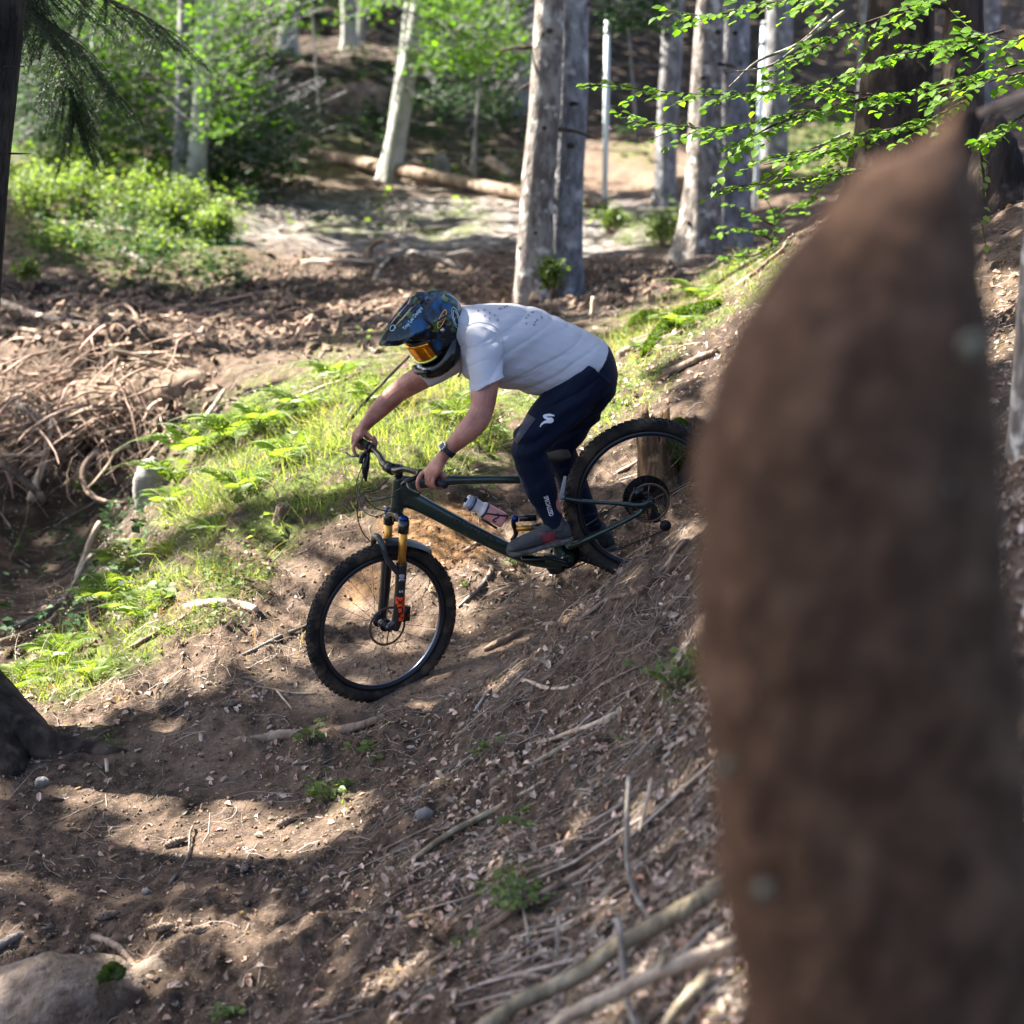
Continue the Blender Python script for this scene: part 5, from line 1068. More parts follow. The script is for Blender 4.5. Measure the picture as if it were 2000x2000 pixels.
rock(315, 1922, 6.50, 170, 110, 'smaller boulder joining the big one at lower left', seed=5, deep=.7)
mo = blob_mesh(P(205, 1895, 6.30) - P(120, 1962, 6.42), np.array([.045, 0, .01]), np.array([0, .03, .02]), np.array([0, 0, .012]), 30, 20, .03, 40, 2); Acc().both(mo).build('moss_patch', MATS['dark_moss'], bpy.data.objects['boulder']); MP = bpy.data.objects['moss_patch']
rock(82, 1528, 7.95, 30, 24, 'pale stone at the foot of the left tree roots', 'pale_rock', 4, name='stone')
rock(407, 700, 14.9, 50, 36, 'rounded grey stone on top of the root heap', 'pale_rock', 6, name='stone')
rock(300, 955, 12.2, 80, 130, 'grey rounded rock in the gully beside the ferns', 'pale_rock', 8, name='boulder')
rock(1000, 1350, 7.9, 26, 20, 'whitish stone on the mound right of the front wheel', 'pale_rock', 9, name='stone')
rock(830, 1590, 6.95, 40, 26, 'greenish stone among leaves below the wheel', 'pale_rock', 10, name='stone')
rock(285, 1742, 7.0, 20, 16, 'small pale stone on the dark trail', 'pale_rock', 12, name='stone')
rock(858, 330, 28, 46, 60, 'pale boulder above the fallen log', 'pale_rock', 14, name='boulder')
rock(610, 165, 38, 60, 40, 'mossy boulder on the upper slope behind the short log', 'rock', 15, name='boulder')
rock(1940, 400, 11.0, 130, 330, 'dark earthy mass of an uprooted root plate at the right edge', 'dark_bark', 17, .35, name='root_plate')
rock(690, 205, 34, 130, 90, 'brown broken root mass on the far slope left of the leaning beech', 'rock', 18, .45, name='root_plate')
bpy.data.objects['root_plate.001'].data.materials[0] = MATS['root_bark']
rock(255, 790, 14.3, 330, 130, 'dark soil clump held in the root heap', 'rock', 21, .35, name='soil_clump'); bpy.data.objects['soil_clump'].data.materials[0] = MATS['clod']; bpy.data.objects['soil_clump']['category'] = 'soil'
rock(330, 770, 14.0, 190, 110, 'smaller dark soil clump at the right of the root heap', 'rock', 22, .35, name='soil_clump'); bpy.data.objects['soil_clump.001'].data.materials[0] = MATS['clod']; bpy.data.objects['soil_clump.001']['category'] = 'soil'
fuzz(MP, 2500, .010, 5)
for o_ in [q for q in bpy.data.objects if q.name.startswith('moss_cushion')]: o_.data.materials[0] = MATS['dark_moss']; fuzz(o_, 3500, .016, 9)
# poles
mat('pole_plastic', (.62, .70, .74), .4)
mat('pole_collar', (.30, .36, .40), .4)
for (x0, y0, x1, y1, Y, wd, lab) in ((1183, 272, 1187, 34, 26, 11, 'white pole right of the spruce trunks, fully visible'), (1478, 335, 1492, 52, 24, 10, 'white pole partly hidden behind green leaves on the right'), (176, 175, 184, 22, 26, 6, 'thin pale pole half hidden in the bright thicket')):
    b, t = P(x0, y0, Y), P(x1, y1, Y); d = nrm(t - b); L0 = np.linalg.norm(t - b); r_ = wd * Y / FPX / 2; o = thing('marker_pole', lab, 'pole', b - d * .9, 'pale poles')
    L0 += .65; acc(tube([[0, 0, 0], d * (L0 + .25)], r_, 14, 1)).build('pole_shaft', MATS['pole_plastic'], o)
    acc(tube([d * (L0 + .03), d * (L0 + .10)], r_ * 1.12, 14, 1), ellipsoid(d * (L0 + .28), np.array([r_, 0, 0]), np.array([0, r_, 0]), d * .04), tube([d * (L0 + .1), d * (L0 + .26)], r_ * .8, 14, 1)).build('pole_cap', MATS['pole_collar'], o)
# cones
def cone(px_, py_, ang, label):
    b = G(px_, py_) + [0, 0, .012]; d = np.array([math.cos(ang), math.sin(ang) * .6, .1]); d = nrm(d); o = thing('pine_cone', label, 'cone', b, 'cones on the trail')
    acc(tube([-d * .05, -d * .03, d * .0, d * .03, d * .05], [.006, .014, .017, .013, .004], 12, 3)).build('cone_body', MATS['root_bark'], o)
    A_ = Acc(); T, A, B = frames(np.array([-d * .05, d * .05]))
    for k in range(60):
        t = k / 60; an = k * 2.4; rd = (A[0] * math.cos(an) + B[0] * math.sin(an)); rr = np.interp(t, [0, .3, .6, 1], [.007, .016, .015, .004]); c = d * (.1 * t - .05) + rd * rr
        V_ = [c + np.cross(d, rd) * .005, c - np.cross(d, rd) * .005, c + rd * .004 + d * .007]; A_.add(V_, [[0, 1, 2]])
    tag(A_.build('scale_cover', MATS['dark_bark'], o), kind='stuff')
for i, (a_, b_, c_, l_) in enumerate(((343, 1650, .8, 'dark cone beside the bent grey stick'), (482, 1695, 1.4, 'upright grey-brown cone right of the bent stick'), (208, 1795, .5, 'brown cone above the boulder, leftmost'), (315, 1818, .2, 'brown cone just above the smaller boulder'), (385, 1822, .1, 'curled brown cone right of the others above the boulder'), (560, 1610, .9, 'cone in the litter under the green seedling'), (452, 1380, .2, 'reddish cone on the litter left of the wheel'))):
    cone(a_, b_, c_, l_)

# ------------------------------------------------------------------ ground cover
def scatter(n, regions=None, base=0.0, ymin=3.2, ymax=45, amax=.29, power=1.0, seed=0, yw=1.0):
    """random ground points, denser near the camera, kept with a probability given by photograph regions"""
    rg = np.random.default_rng(seed); a = rg.uniform(-amax, amax, n); l = math.log(ymin) + (math.log(ymax) - math.log(ymin)) * rg.random(n) ** yw
    y = np.exp(l); x = a * y; z = H(x, y); V_ = np.stack([x, y, z], 1)
    if regions is not None:
        px, py = project(V_); k = rg.random(n) < (base + (1 - base) * blobs(px, py, regions) ** power); V_ = V_[k]
    return V_, rg
def clear_of_bike(V_, m=.0):
    q = V_ - BO; h_, v_, w_ = q @ Hx, q @ Vx, q @ Wx
    return V_[~((h_ > -1.6) & (h_ < .42) & (abs(v_) < .16))]
def rand_dirs(rg, n, up=0.0):
    t = rg.uniform(0, 2 * np.pi, n); return np.stack([np.cos(t), np.sin(t), np.full(n, up)], 1)
def patchy(V_, sc, thr, seed, rg, soft=.25):
    f = fbm(V_, sc, 3, seed); return V_[rg.random(len(V_)) < np.clip((f - thr) / soft, 0, 1)]
# fallen leaves
LITTER = [(1150, 1650, 500, 420, 0, .9), (1150, 1150, 220, 160, -30, .8), (1330, 720, 230, 130, -35, 1), (1200, 900, 120, 90, 0, .9), (950, 1130, 160, 60, 0, .9), (600, 1500, 100, 80, 0, .8), (300, 1360, 260, 40, 0, .6), (1900, 800, 200, 300, 0, .8), (1250, 1350, 220, 200, 0, .8)]
V_, rg = scatter(98000, LITTER, .20, 3.4, 22, seed=1); V_ = patchy(V_, 2.6, -.42, 88, rg, .5); V_ = clear_of_bike(V_); n = len(V_)
N_ = nrm(gnormal(V_[:, 0], V_[:, 1]) + rg.normal(0, .55, (n, 3))); X_ = nrm(np.cross(N_, rg.normal(0, 1, (n, 3)))); Y_ = np.cross(N_, X_); s_ = (.009 + .040 * rg.random(n) ** 2.2)[:, None]
curl = np.array([(0, 0, 0), (.28, .30, .10), (.74, .27, .06), (1, 0, -.22), (.70, -.30, .12), (.25, -.27, .03), (.5, 0, -.06)]); q = batch(curl, [(0, 6, 1), (1, 6, 2), (2, 6, 3), (3, 6, 4), (4, 6, 5), (5, 6, 0)], V_ + N_ * .006, X_ * s_, Y_ * s_ * .8, N_ * s_, rg.random(n) ** 1.3)
a = Acc(); a.add(*q[:2], q[2]); tag(a.build('leaf_litter', MATS['dead_leaf'], smooth=False), 'brown and pale dead leaves scattered over the slope', 'leaf litter', kind='stuff')
# crumbs of soil and grit
V_, rg = scatter(48000, [(700, 1400, 450, 260, 0, .7), (300, 1650, 400, 250, 0, .7), (1150, 1250, 250, 160, 0, 1), (800, 1080, 250, 70, 0, 1), (450, 1180, 150, 70, 0, 1)], .12, 4.5, 26, seed=2); n = len(V_)
ic = np.array([(1, 0, 0), (-1, 0, 0), (0, 1, 0), (0, -1, 0), (0, 0, 1), (0, 0, -1)]) * .9; icf = [(4, 0, 2), (4, 2, 1), (4, 1, 3), (4, 3, 0), (5, 2, 0), (5, 1, 2), (5, 3, 1), (5, 0, 3)]
R_ = nrm(rg.normal(0, 1, (n, 3))); X_ = nrm(np.cross(R_, rg.normal(0, 1, (n, 3)))); Z_ = np.cross(R_, X_); s_ = (.003 + .011 * rg.random(n) ** 3)[:, None]
q = batch(ic, icf, V_ + [0, 0, .003], R_ * s_ * rg.uniform(.6, 1.3, (n, 1)), X_ * s_, Z_ * s_ * rg.uniform(.5, 1, (n, 1)), rg.random(n)); a = Acc(); a.add(*q[:2], q[2]); tag(a.build('soil_crumbs', MATS['clod']), 'crumbs of soil and grit on the trail and cut bank', 'soil', kind='stuff')
V_, rg = scatter(20000, [(300, 620, 480, 90, 0, 1), (700, 560, 350, 60, 0, .8), (1180, 560, 150, 60, 0, .9), (200, 800, 260, 90, 0, 1)], 0, 12.5, 25, seed=31); n = len(V_)
R_ = nrm(rg.normal(0, 1, (n, 3))); X_ = nrm(np.cross(R_, rg.normal(0, 1, (n, 3)))); Z_ = np.cross(R_, X_); s_ = (.012 + .06 * rg.random(n) ** 3)[:, None]
q = batch(ic, icf, V_ + [0, 0, .01], R_ * s_ * rg.uniform(.6, 1.5, (n, 1)), X_ * s_, Z_ * s_ * rg.uniform(.5, 1, (n, 1)), rg.random(n)); a = Acc(); a.add(*q[:2], q[2]); tag(a.build('soil_clods', MATS['clod'], smooth=False), 'rough clods of torn earth behind the gully', 'soil', kind='stuff')
# twigs
def wiggly(V_, rg, L_, r_, seg=5, bend=.5, up=0.0, hug=True, lift=.008):
    n = len(V_); d = rand_dirs(rg, n); d = nrm(d); pts = [V_]; L_ = np.asarray(L_); cur = V_.copy()
    for k in range(seg):
        d = nrm(d + rg.normal(0, bend, (n, 3)) * [1, 1, .35] + [0, 0, up]); cur = cur + d * (L_ / seg)[:, None]
        if hug: cur[:, 2] = np.maximum(cur[:, 2] * .3 + .7 * H(cur[:, 0], cur[:, 1]), H(cur[:, 0], cur[:, 1]) - .004) + lift * rg.random(n)
        pts.append(cur.copy())
    Pt = np.stack(pts, 1); R = np.asarray(r_)[:, None] * np.linspace(1, .45, seg + 1)[None]; return tubes(Pt, R, 3)
V_, rg = scatter(24000, [(1200, 1600, 450, 450, 0, .8), (1150, 1200, 260, 180, -30, 1), (500, 1330, 300, 70, 0, 1), (350, 600, 550, 110, 0, 1), (1230, 560, 230, 90, 0, 1), (150, 1000, 200, 200, 0, .6)], .18, 4, 22, seed=3); V_ = clear_of_bike(V_); n = len(V_)
q = wiggly(V_, rg, rg.uniform(.03, .22, n) * (1 + V_[:, 1] / 20), .0009 + .0022 * rg.random(n) ** 2 * (V_[:, 1] / 9), 4, .35); a = Acc(); a.add(*q, np.repeat(rg.random(n), 5 * 3)); tag(a.build('twigs', MATS['twig']), 'fine twigs and needles strewn over the ground', 'twigs', kind='stuff')
V_, rg = scatter(850, [(1230, 1860, 260, 170, 0, 1), (1270, 1520, 120, 150, 0, .7), (1000, 1500, 250, 60, -30, .4), (1150, 1650, 200, 60, -30, .5)], 0, 3.6, 9, seed=21); n = len(V_)
d = nrm(np.stack([np.full(n, -1.), np.full(n, .1), rg.normal(-.35, .1, n)], 1) + rg.normal(0, .42, (n, 3))); L_ = rg.uniform(.06, .5, (n, 1)); mid = V_ + d * L_ * .5 + rg.normal(0, .02, (n, 3)); end = V_ + d * L_; mid[:, 2] = H(mid[:, 0], mid[:, 1]) + .012; end[:, 2] = H(end[:, 0], end[:, 1]) + .018; V_ = V_ + [0, 0, .01]; rr = (.0015 + .006 * rg.random(n) ** 2)[:, None] * np.array([[1, .9, .6]])
q = tubes(np.stack([V_, mid, end], 1), rr, 5); a = Acc(); a.add(*q, np.repeat(rg.random(n), 15)); tag(a.build('brushwood', MATS['twig']), 'thin dead branches strewn down the litter slope', 'brushwood', kind='stuff')
# fine roots hanging and curling out of disturbed soil
V_, rg = scatter(6500, [(800, 1010, 170, 40, 5, 1), (480, 1120, 120, 70, 0, .9), (430, 1230, 130, 50, 0, .9), (330, 1370, 220, 40, 0, .9), (1190, 1190, 170, 110, -30, .9), (1280, 1280, 120, 90, 0, .7), (1000, 1290, 140, 60, 0, .4)], .0, 7, 13, seed=4); V_ = clear_of_bike(V_); n = len(V_)
q = wiggly(V_, rg, rg.uniform(.05, .28, n), .0008 + .0016 * rg.random(n), 6, .65, -.05, True, .03); a = Acc(); a.add(*q, np.repeat(rg.random(n), 7 * 3)); tag(a.build('fine_roots', MATS['root_fibre']), 'pale hair roots curling out of the cut bank', 'roots', kind='stuff')
rg = np.random.default_rng(5); n = 1400; px_ = rg.normal(230, 160, n); py_ = 770 + rg.normal(0, 55, n) - (px_ - 200) * .10; Yh = 14.05 - (py_ - 770) * .004 + rg.normal(0, .16, n)
V_ = np.array([P(a_, b_, c_) for a_, b_, c_ in zip(px_, py_, Yh)]); V_ = np.vstack([V_, np.array([P(a_, b_, c_) for a_, b_, c_ in zip(rg.uniform(0, 900, 500), rg.uniform(560, 660, 500), rg.uniform(15.6, 17.2, 500))])]); V_[n:, 2] = H(V_[n:, 0], V_[n:, 1]) + .05; n = len(V_)
q = wiggly(V_, rg, rg.uniform(.12, .8, n), .002 + .018 * rg.random(n) ** 4, 6, .17, -.10, False); a = Acc(); a.add(*q, np.repeat(rg.random(n), 7 * 3)); tag(a.build('root_heap', MATS['root_fibre']), 'sunlit tangled heap of torn roots behind the gully', 'roots', kind='stuff')
V_, rg = scatter(2600, [(700, 200, 350, 180, 0, .8), (900, 300, 200, 90, 0, 1), (1300, 150, 250, 120, 0, .7), (600, 420, 500, 60, 0, .5)], 0, 17, 48, seed=14); n = len(V_)
q = wiggly(V_, rg, rg.uniform(.3, 1.8, n), .008 + .016 * rg.random(n) ** 2, 4, .3, .02, True, .05); a = Acc(); a.add(*q, np.repeat(rg.random(n), 5 * 3)); tag(a.build('far_brushwood', MATS['twig']), 'brushwood lying about the far slope', 'brushwood', kind='stuff')
# grass and herbs
GRASS = [(720, 840, 330, 110, -14, 1), (420, 1120, 170, 75, -38, .8), (200, 1290, 150, 55, -25, .8), (560, 960, 230, 60, -10, .9), (1330, 620, 200, 45, -28, .8), (1180, 760, 130, 80, -35, .7), (300, 420, 200, 50, 10, .4)]
V_, rg = scatter(125000, GRASS, 0, 8.5, 24, seed=6); V_ = patchy(V_, 2.2, -.28, 91, rg, .35); V_ = clear_of_bike(V_); n = len(V_)
D_ = nrm(gnormal(V_[:, 0], V_[:, 1]) * 1.0 + rg.normal(0, .42, (n, 3)) + [0, 0, .3]); W_ = nrm(np.cross(D_, rg.normal(0, 1, (n, 3)))); L_ = (rg.uniform(.06, .26, n) * np.clip(.5 + fbm(V_, 1.1, 2, 95) * 1.2, .25, 1.5))[:, None]
bl = np.array(BLADE_V) * [1, 1, 1]; bl[:, 2] = [0, 0, .16, .16, .62]; q = batch(bl, BLADE_F3, V_ - D_ * .01, D_ * L_, W_ * (.0026 + .0022 * rg.random((n, 1))), np.cross(D_, W_) * L_, rg.random(n)); a = Acc(); a.add(*q[:2], q[2]); tag(a.build('grass', MATS['grass_blade'], smooth=False), 'sunlit grass covering the bank behind the bike', 'grass', kind='stuff')
V_, rg = scatter(26000, GRASS + [(1330, 640, 220, 70, -30, .6), (500, 1250, 200, 60, 0, .4)], 0, 8.5, 20, seed=66); V_ = patchy(V_, 2.0, -.1, 93, rg, .3); V_ = clear_of_bike(V_); n = len(V_)
D_ = nrm(gnormal(V_[:, 0], V_[:, 1]) * .6 + rg.normal(0, .7, (n, 3)) + [0, 0, .25]); W_ = nrm(np.cross(D_, rg.normal(0, 1, (n, 3)))); L_ = rg.uniform(.06, .24, (n, 1)); q = batch(bl, BLADE_F3, V_, D_ * L_, W_ * .0024, np.cross(D_, W_) * L_, rg.random(n)); a = Acc(); a.add(*q[:2], q[2]); tag(a.build('dry_grass', MATS['dry_grass'], smooth=False), 'dead straw-coloured blades among the grass', 'grass', kind='stuff')
# moss tufts
V_, rg = scatter(34000, GREEN, 0, 6, 24, seed=7); V_ = patchy(V_, 3, -.05, 97, rg, .3); V_ = clear_of_bike(V_); n = len(V_)
D_ = nrm(gnormal(V_[:, 0], V_[:, 1]) + rg.normal(0, .6, (n, 3))); W_ = nrm(np.cross(D_, rg.normal(0, 1, (n, 3)))); L_ = rg.uniform(.012, .035, (n, 1))
q = batch(LOW_V, LOW_F3, V_, D_ * L_, W_ * L_ * .5, np.cross(D_, W_) * L_, rg.random(n)); a = Acc(); a.add(*q[:2], q[2]); tag(a.build('moss_cover', MATS['leaf_herb']), 'low moss and tiny herbs on the bank', 'moss', kind='stuff')
# leafy herbs: each a little rosette of leaves
def herbs(name, label, n0, regions, m, seed, s0=.03, s1=.07, hgt=(.04, .2), ymin=8.5, ymax=26, patch=.0, k=7, base=0):
    V_, rg = scatter(n0, regions, base, ymin, ymax, seed=seed); V_ = patchy(V_, 1.6, patch, seed + 200, rg, .2); V_ = clear_of_bike(V_); n = len(V_); Hh = rg.uniform(*hgt, n); O_, X_, Z_, vv = [], [], [], []
    for i in range(k):
        t = rg.uniform(0, 6.28, n); f = (i + 1) / k; d = nrm(np.stack([np.cos(t), np.sin(t), rg.uniform(-.1, .55, n)], 1)); O_.append(V_ + np.stack([np.cos(t) * .01, np.sin(t) * .01, Hh * f], 1) + rg.normal(0, .02, (n, 3))); X_.append(d); vv.append(np.clip(rg.random(n), 0, 1))
    O_, X_, vv = np.vstack(O_), np.vstack(X_), np.concatenate(vv); Z_ = nrm(np.array([0, 0, 1.]) + rg.normal(0, .3, O_.shape)); Y_ = nrm(np.cross(Z_, X_)); Z_ = np.cross(X_, Y_); s_ = rg.uniform(s0, s1, (len(O_), 1)) * (.6 + np.tile(Hh / hgt[1], k)[:, None] * .6)
    q = batch(LOW_V, LOW_F3, O_, X_ * s_, Y_ * s_ * .95, Z_ * s_, vv); a = Acc(); a.add(*q[:2], q[2])
    stm = tubes(np.stack([V_, V_ + np.stack([Hh * .1, Hh * 0, Hh], 1)], 1), np.full((n, 2), .0012), 3); a.add(*stm, .2); tag(a.build(name, MATS[m], smooth=False), label, 'plants', kind='stuff')
herbs('bank_herbs', 'small leafy herbs among the grass of the bank', 3600, [(760, 830, 380, 140, -14, .8), (330, 1180, 260, 100, -35, 1), (1200, 720, 170, 90, -30, .8), (1360, 600, 180, 50, -28, .8)], 'leaf_herb', 8, .018, .045, (.03, .13), patch=-.05)
herbs('gully_herbs', 'leafy herbs in the left gully, its shade put into their dark leaves', 1500, [(120, 1100, 170, 170, 0, 1), (60, 1250, 120, 100, 0, 1)], 'leaf_dark', 9, .03, .07, (.05, .25), 10, 14)  # dark leaves carry the gully's shade in the plant colour
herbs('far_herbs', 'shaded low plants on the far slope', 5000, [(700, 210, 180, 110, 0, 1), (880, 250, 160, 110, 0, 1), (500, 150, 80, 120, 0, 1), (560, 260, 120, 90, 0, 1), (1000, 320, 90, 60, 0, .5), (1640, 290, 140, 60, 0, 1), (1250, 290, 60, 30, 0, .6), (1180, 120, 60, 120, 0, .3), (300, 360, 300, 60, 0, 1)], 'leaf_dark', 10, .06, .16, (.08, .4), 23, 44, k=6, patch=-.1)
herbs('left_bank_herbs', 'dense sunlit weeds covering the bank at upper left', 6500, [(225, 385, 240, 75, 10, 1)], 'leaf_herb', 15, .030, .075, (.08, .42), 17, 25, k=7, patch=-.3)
herbs('shade_tinted_herbs', 'weeds below the sunlit ones at upper left, shade put into their dark green', 5000, [(250, 490, 240, 75, 10, 1)], 'leaf_dark', 16, .035, .08, (.06, .32), 16, 24, k=7, patch=-.25)  # darker leaf colour stands in for shade low on the bank
herbs('gravel_herbs', 'bright weeds on the sunlit gravel', 1500, [(860, 440, 110, 25, 0, 1), (690, 450, 140, 35, 0, .7), (1290, 440, 130, 50, 0, 1), (550, 420, 80, 30, 0, .8), (1100, 470, 60, 40, 0, .5)], 'leaf_herb', 12, .05, .12, (.05, .28), 16, 26)
# shrubs on the left bank and in the thicket
def shrub(px_, py_, Y, w_, h_, label, m='leaf_herb', n=1500, seed=0, ls=(.03, .065), nm='shrub', group='shrubs on the left bank', dz=.0):
    b = P(px_, py_, Y); rx, rz = w_ * Y / FPX / 2, h_ * Y / FPX; rg = np.random.default_rng(seed); o = thing(nm, label, 'shrub', b, group); st = Acc(); O_ = []
    for k in range(14):
        t = rg.uniform(0, 6.28); rr = rg.uniform(0, .95); tip = np.array([math.cos(t) * rx * rr, math.sin(t) * rx * rr * .8, rz * rg.uniform(.55, 1.0) * (1 - .35 * rr)]); bs = tip * [.25, .25, 0]; md = (bs + tip) / 2 + rg.normal(0, .05, 3); st.both(tube([bs - [0, 0, .1], md, tip], [.008, .005, .002], 5, 3))
        m_ = n // 14; f = rg.uniform(.15, 1.05, m_)[:, None]; O_.append(bs * (1 - f) + tip * f + rg.normal(0, 1, (m_, 3)) * [rx * .17, rx * .17, rz * .09])
    O_ = np.vstack(O_); k = len(O_); st.build('stem', MATS['root_bark'], o)
    X_ = nrm(rg.normal(0, 1, (k, 3)) * [1, 1, .5]); Z_ = nrm(np.array([0, 0, 1.]) + rg.normal(0, .45, (k, 3))); Y_ = nrm(np.cross(Z_, X_)); Z_ = np.cross(X_, Y_); s_ = rg.uniform(*ls, (k, 1))
    q = batch(LOW_V, LOW_F3, O_, X_ * s_, Y_ * s_, Z_ * s_, rg.random(k)); a = Acc(); a.add(*q[:2], q[2]); a.build('foliage', MATS[m], o, smooth=False); return o
for i, (a_, b_, c_, d_, e_, l_) in enumerate(((70, 420, 21.5, 170, 120, 'bright shrub beside the left edge trunk'), (170, 430, 21.5, 170, 130, 'bright shrub second from the left on the bank'), (270, 440, 21.5, 160, 120, 'bright shrub in the middle of the left bank'), (355, 450, 21, 150, 110, 'bright shrub with pale seed heads near the thicket trunks'), (430, 470, 20.5, 120, 90, 'low bright shrub at the right end of the left bank'), (310, 520, 20, 200, 80, 'shaded green shrub below the sunlit ones, right'), (130, 520, 20, 210, 90, 'shaded green shrub below the sunlit ones, left'), (55, 545, 16.5, 70, 50, 'single pale-leaved sprig at the left above the branches'))):
    shrub(a_, b_, c_, d_, e_, l_, n=1500 if i < 7 else 120, seed=300 + i, ls=(.028, .060) if i < 7 else (.06, .09))
for i, (a_, b_, c_, d_, e_, l_) in enumerate(((1290, 470, 20, 140, 60, 'bright low shrub between the spruces and the thick pair'), (1080, 560, 16.2, 70, 70, 'small sprig growing at the foot of the scarred spruce'), (1195, 440, 21, 90, 40, 'small bright shrub on gravel right of the spruces'))):
    shrub(a_, b_, c_, d_, e_, l_, n=500, seed=330 + i, ls=(.03, .07), group='small shrubs by the spruces')
# ferns
def frond_mesh(seed, L0=1.0):
    rg = np.random.default_rng(seed); n = 20; t = np.linspace(0, 1, n); x = t * L0 * .85; z = L0 * (.62 * t - .75 * t * t); a = Acc(); pts = np.stack([x, .05 * rg.normal() * t, z], 1); a.both(tube(pts, np.linspace(.010, .003, n) * L0, 4, 1))
    tg = nrm(np.gradient(pts, axis=0))
    for s in (1, -1):
        k = np.arange(2, n); O_ = pts[k]; ln = (.30 * L0 * np.sin(np.clip(t[k] * 1.15 + .12, 0, 1) ** .8 * np.pi) ** .8 + .012)[:, None]
        X_ = nrm(tg[k] * .45 + np.array([0, s, 0]) + [0, 0, -.1] + rg.normal(0, .05, (len(k), 3))); Y_ = nrm(tg[k] - X_ * (tg[k] * X_).sum(1, keepdims=True)); Z_ = np.cross(X_, Y_)
        q = batch(np.array(LOW_V) * [1, .55, .6], LOW_F3, O_, X_ * ln, Y_ * (.085 * L0), Z_ * ln, rg.uniform(.3, .9, len(k))); a.add(*q[:2], q[2])
    me = a.mesh('frond', False); me.materials.append(MATS['fern_leaf']); return me
FR = [frond_mesh(i) for i in range(4)]
def fern(px_, py_, size, n, label, seed):
    b = G(px_, py_); rg = np.random.default_rng(seed); o = thing('fern', label, 'fern', b, 'ferns on the bank')
    for i in range(n):
        t = i * 2 * np.pi / n + rg.uniform(-.35, .35); d = np.array([math.cos(t), math.sin(t), 0]); s = size * rg.uniform(.75, 1.15); tl = rg.uniform(.15, .55); X_ = nrm(d + [0, 0, tl]); Y_ = np.array([-d[1], d[0], 0]); Z_ = np.cross(X_, Y_)
        f = link('frond', FR[int(rg.integers(4))], o); M_ = np.eye(4); M_[:3, 0], M_[:3, 1], M_[:3, 2] = X_ * s, Y_ * s, Z_ * s; f.matrix_local = Matrix(M_.tolist())
for i, (a_, b_, s_, n_, l_) in enumerate(((390, 890, .55, 9, 'large sunlit fern at the corner of the root heap'), (455, 860, .5, 8, 'sunlit fern beside the branch end, right of the large corner fern'), (345, 945, .45, 8, 'fern hanging over the gully by the grey rock'), (520, 835, .45, 7, 'fern in the middle of the upper bank'), (590, 800, .4, 7, 'fern below the bare branch left of the rider\'s arm'), (660, 740, .4, 7, 'pale fern above the bare branch near the far arm'), (560, 905, .38, 7, 'fern in the brightest part of the bank'), (470, 960, .4, 7, 'fern above the small cut stump'), (250, 1110, .42, 8, 'fern on the gully edge, half in shade'), (215, 1180, .40, 8, 'fern left of the thick sawn branch, upper one'), (275, 1210, .36, 8, 'fern left of the thick sawn branch, lower one'), (120, 1290, .36, 8, 'fern low on the left among grass'), (30, 1350, .34, 6, 'bright fern at the left edge above the tree roots'), (420, 1040, .3, 6, 'small fern on the bank slope'), (880, 820, .36, 7, 'fern between the rider\'s arms'), (740, 790, .36, 7, 'fern under the rider\'s far forearm'), (1330, 640, .34, 7, 'small fern on the mossy crest at right'), (1370, 590, .36, 7, 'sunlit fern beside the mossy log'), (930, 860, .28, 6, 'small fern behind the wristwatch arm'), (330, 990, .36, 7, 'shaded fern under the gully-edge fern'), (180, 1330, .3, 6, 'little fern just above the trail at left'))): fern(a_, b_, s_, n_, l_, 400 + i)
# grass clumps with seed heads
def clump(px_, py_, n, L0, label, seed):
    b = G(px_, py_); rg = np.random.default_rng(seed); o = thing('grass_clump', label, 'grass', b, 'long grass clumps on the bank'); O_ = rg.normal(0, .035, (n, 3)) * [1, 1, 0]; D_ = nrm(np.array([0, 0, 1.]) + rg.normal(0, .5, (n, 3))); W_ = nrm(np.cross(D_, rg.normal(0, 1, (n, 3)))); L_ = rg.uniform(.5, 1.1, (n, 1)) * L0
    V8, F8 = [], []
    for i, t in enumerate(np.linspace(0, 1, 6)): V8 += [(t, .5 * (1 - t ** 2) + .02, .55 * t ** 2.2), (t, -.5 * (1 - t ** 2) - .02, .55 * t ** 2.2)]
    for i in range(5): F8 += [(2 * i, 2 * i + 1, 2 * i + 3), (2 * i, 2 * i + 3, 2 * i + 2)]
    down = nrm(np.array([0, 0, -1.]) + D_ * .3); q = batch(V8, F8, O_, D_ * L_ * .85, W_ * .0055, nrm(D_ * [1, 1, 0] + [0, 0, -.8]) * L_, rg.random(n)); a = Acc(); a.add(*q[:2], q[2]); a.build('blades', MATS['grass_blade'], o, smooth=False)
    sd_ = Acc(); k = n // 7
    for i in range(k):
        t = O_[i] + D_[i] * L0 * 1.15; sd_.both(tube([O_[i], O_[i] + D_[i] * L0 * .7, t + [.03, 0, 0]], [.0012, .001, .0007], 3, 2)); m_ = 14; c = t + rg.normal(0, .022, (m_, 3)); X_ = nrm(rg.normal(0, 1, (m_, 3))); Y_ = nrm(np.cross(X_, rg.normal(0, 1, (m_, 3)))); q = batch(LOW_V, LOW_F3, c, X_ * .010, Y_ * .008, np.cross(X_, Y_) * .01); sd_.add(*q[:2])
    tag(sd_.build('seed_head', MATS['dead_leaf'], o, smooth=False), kind='stuff')
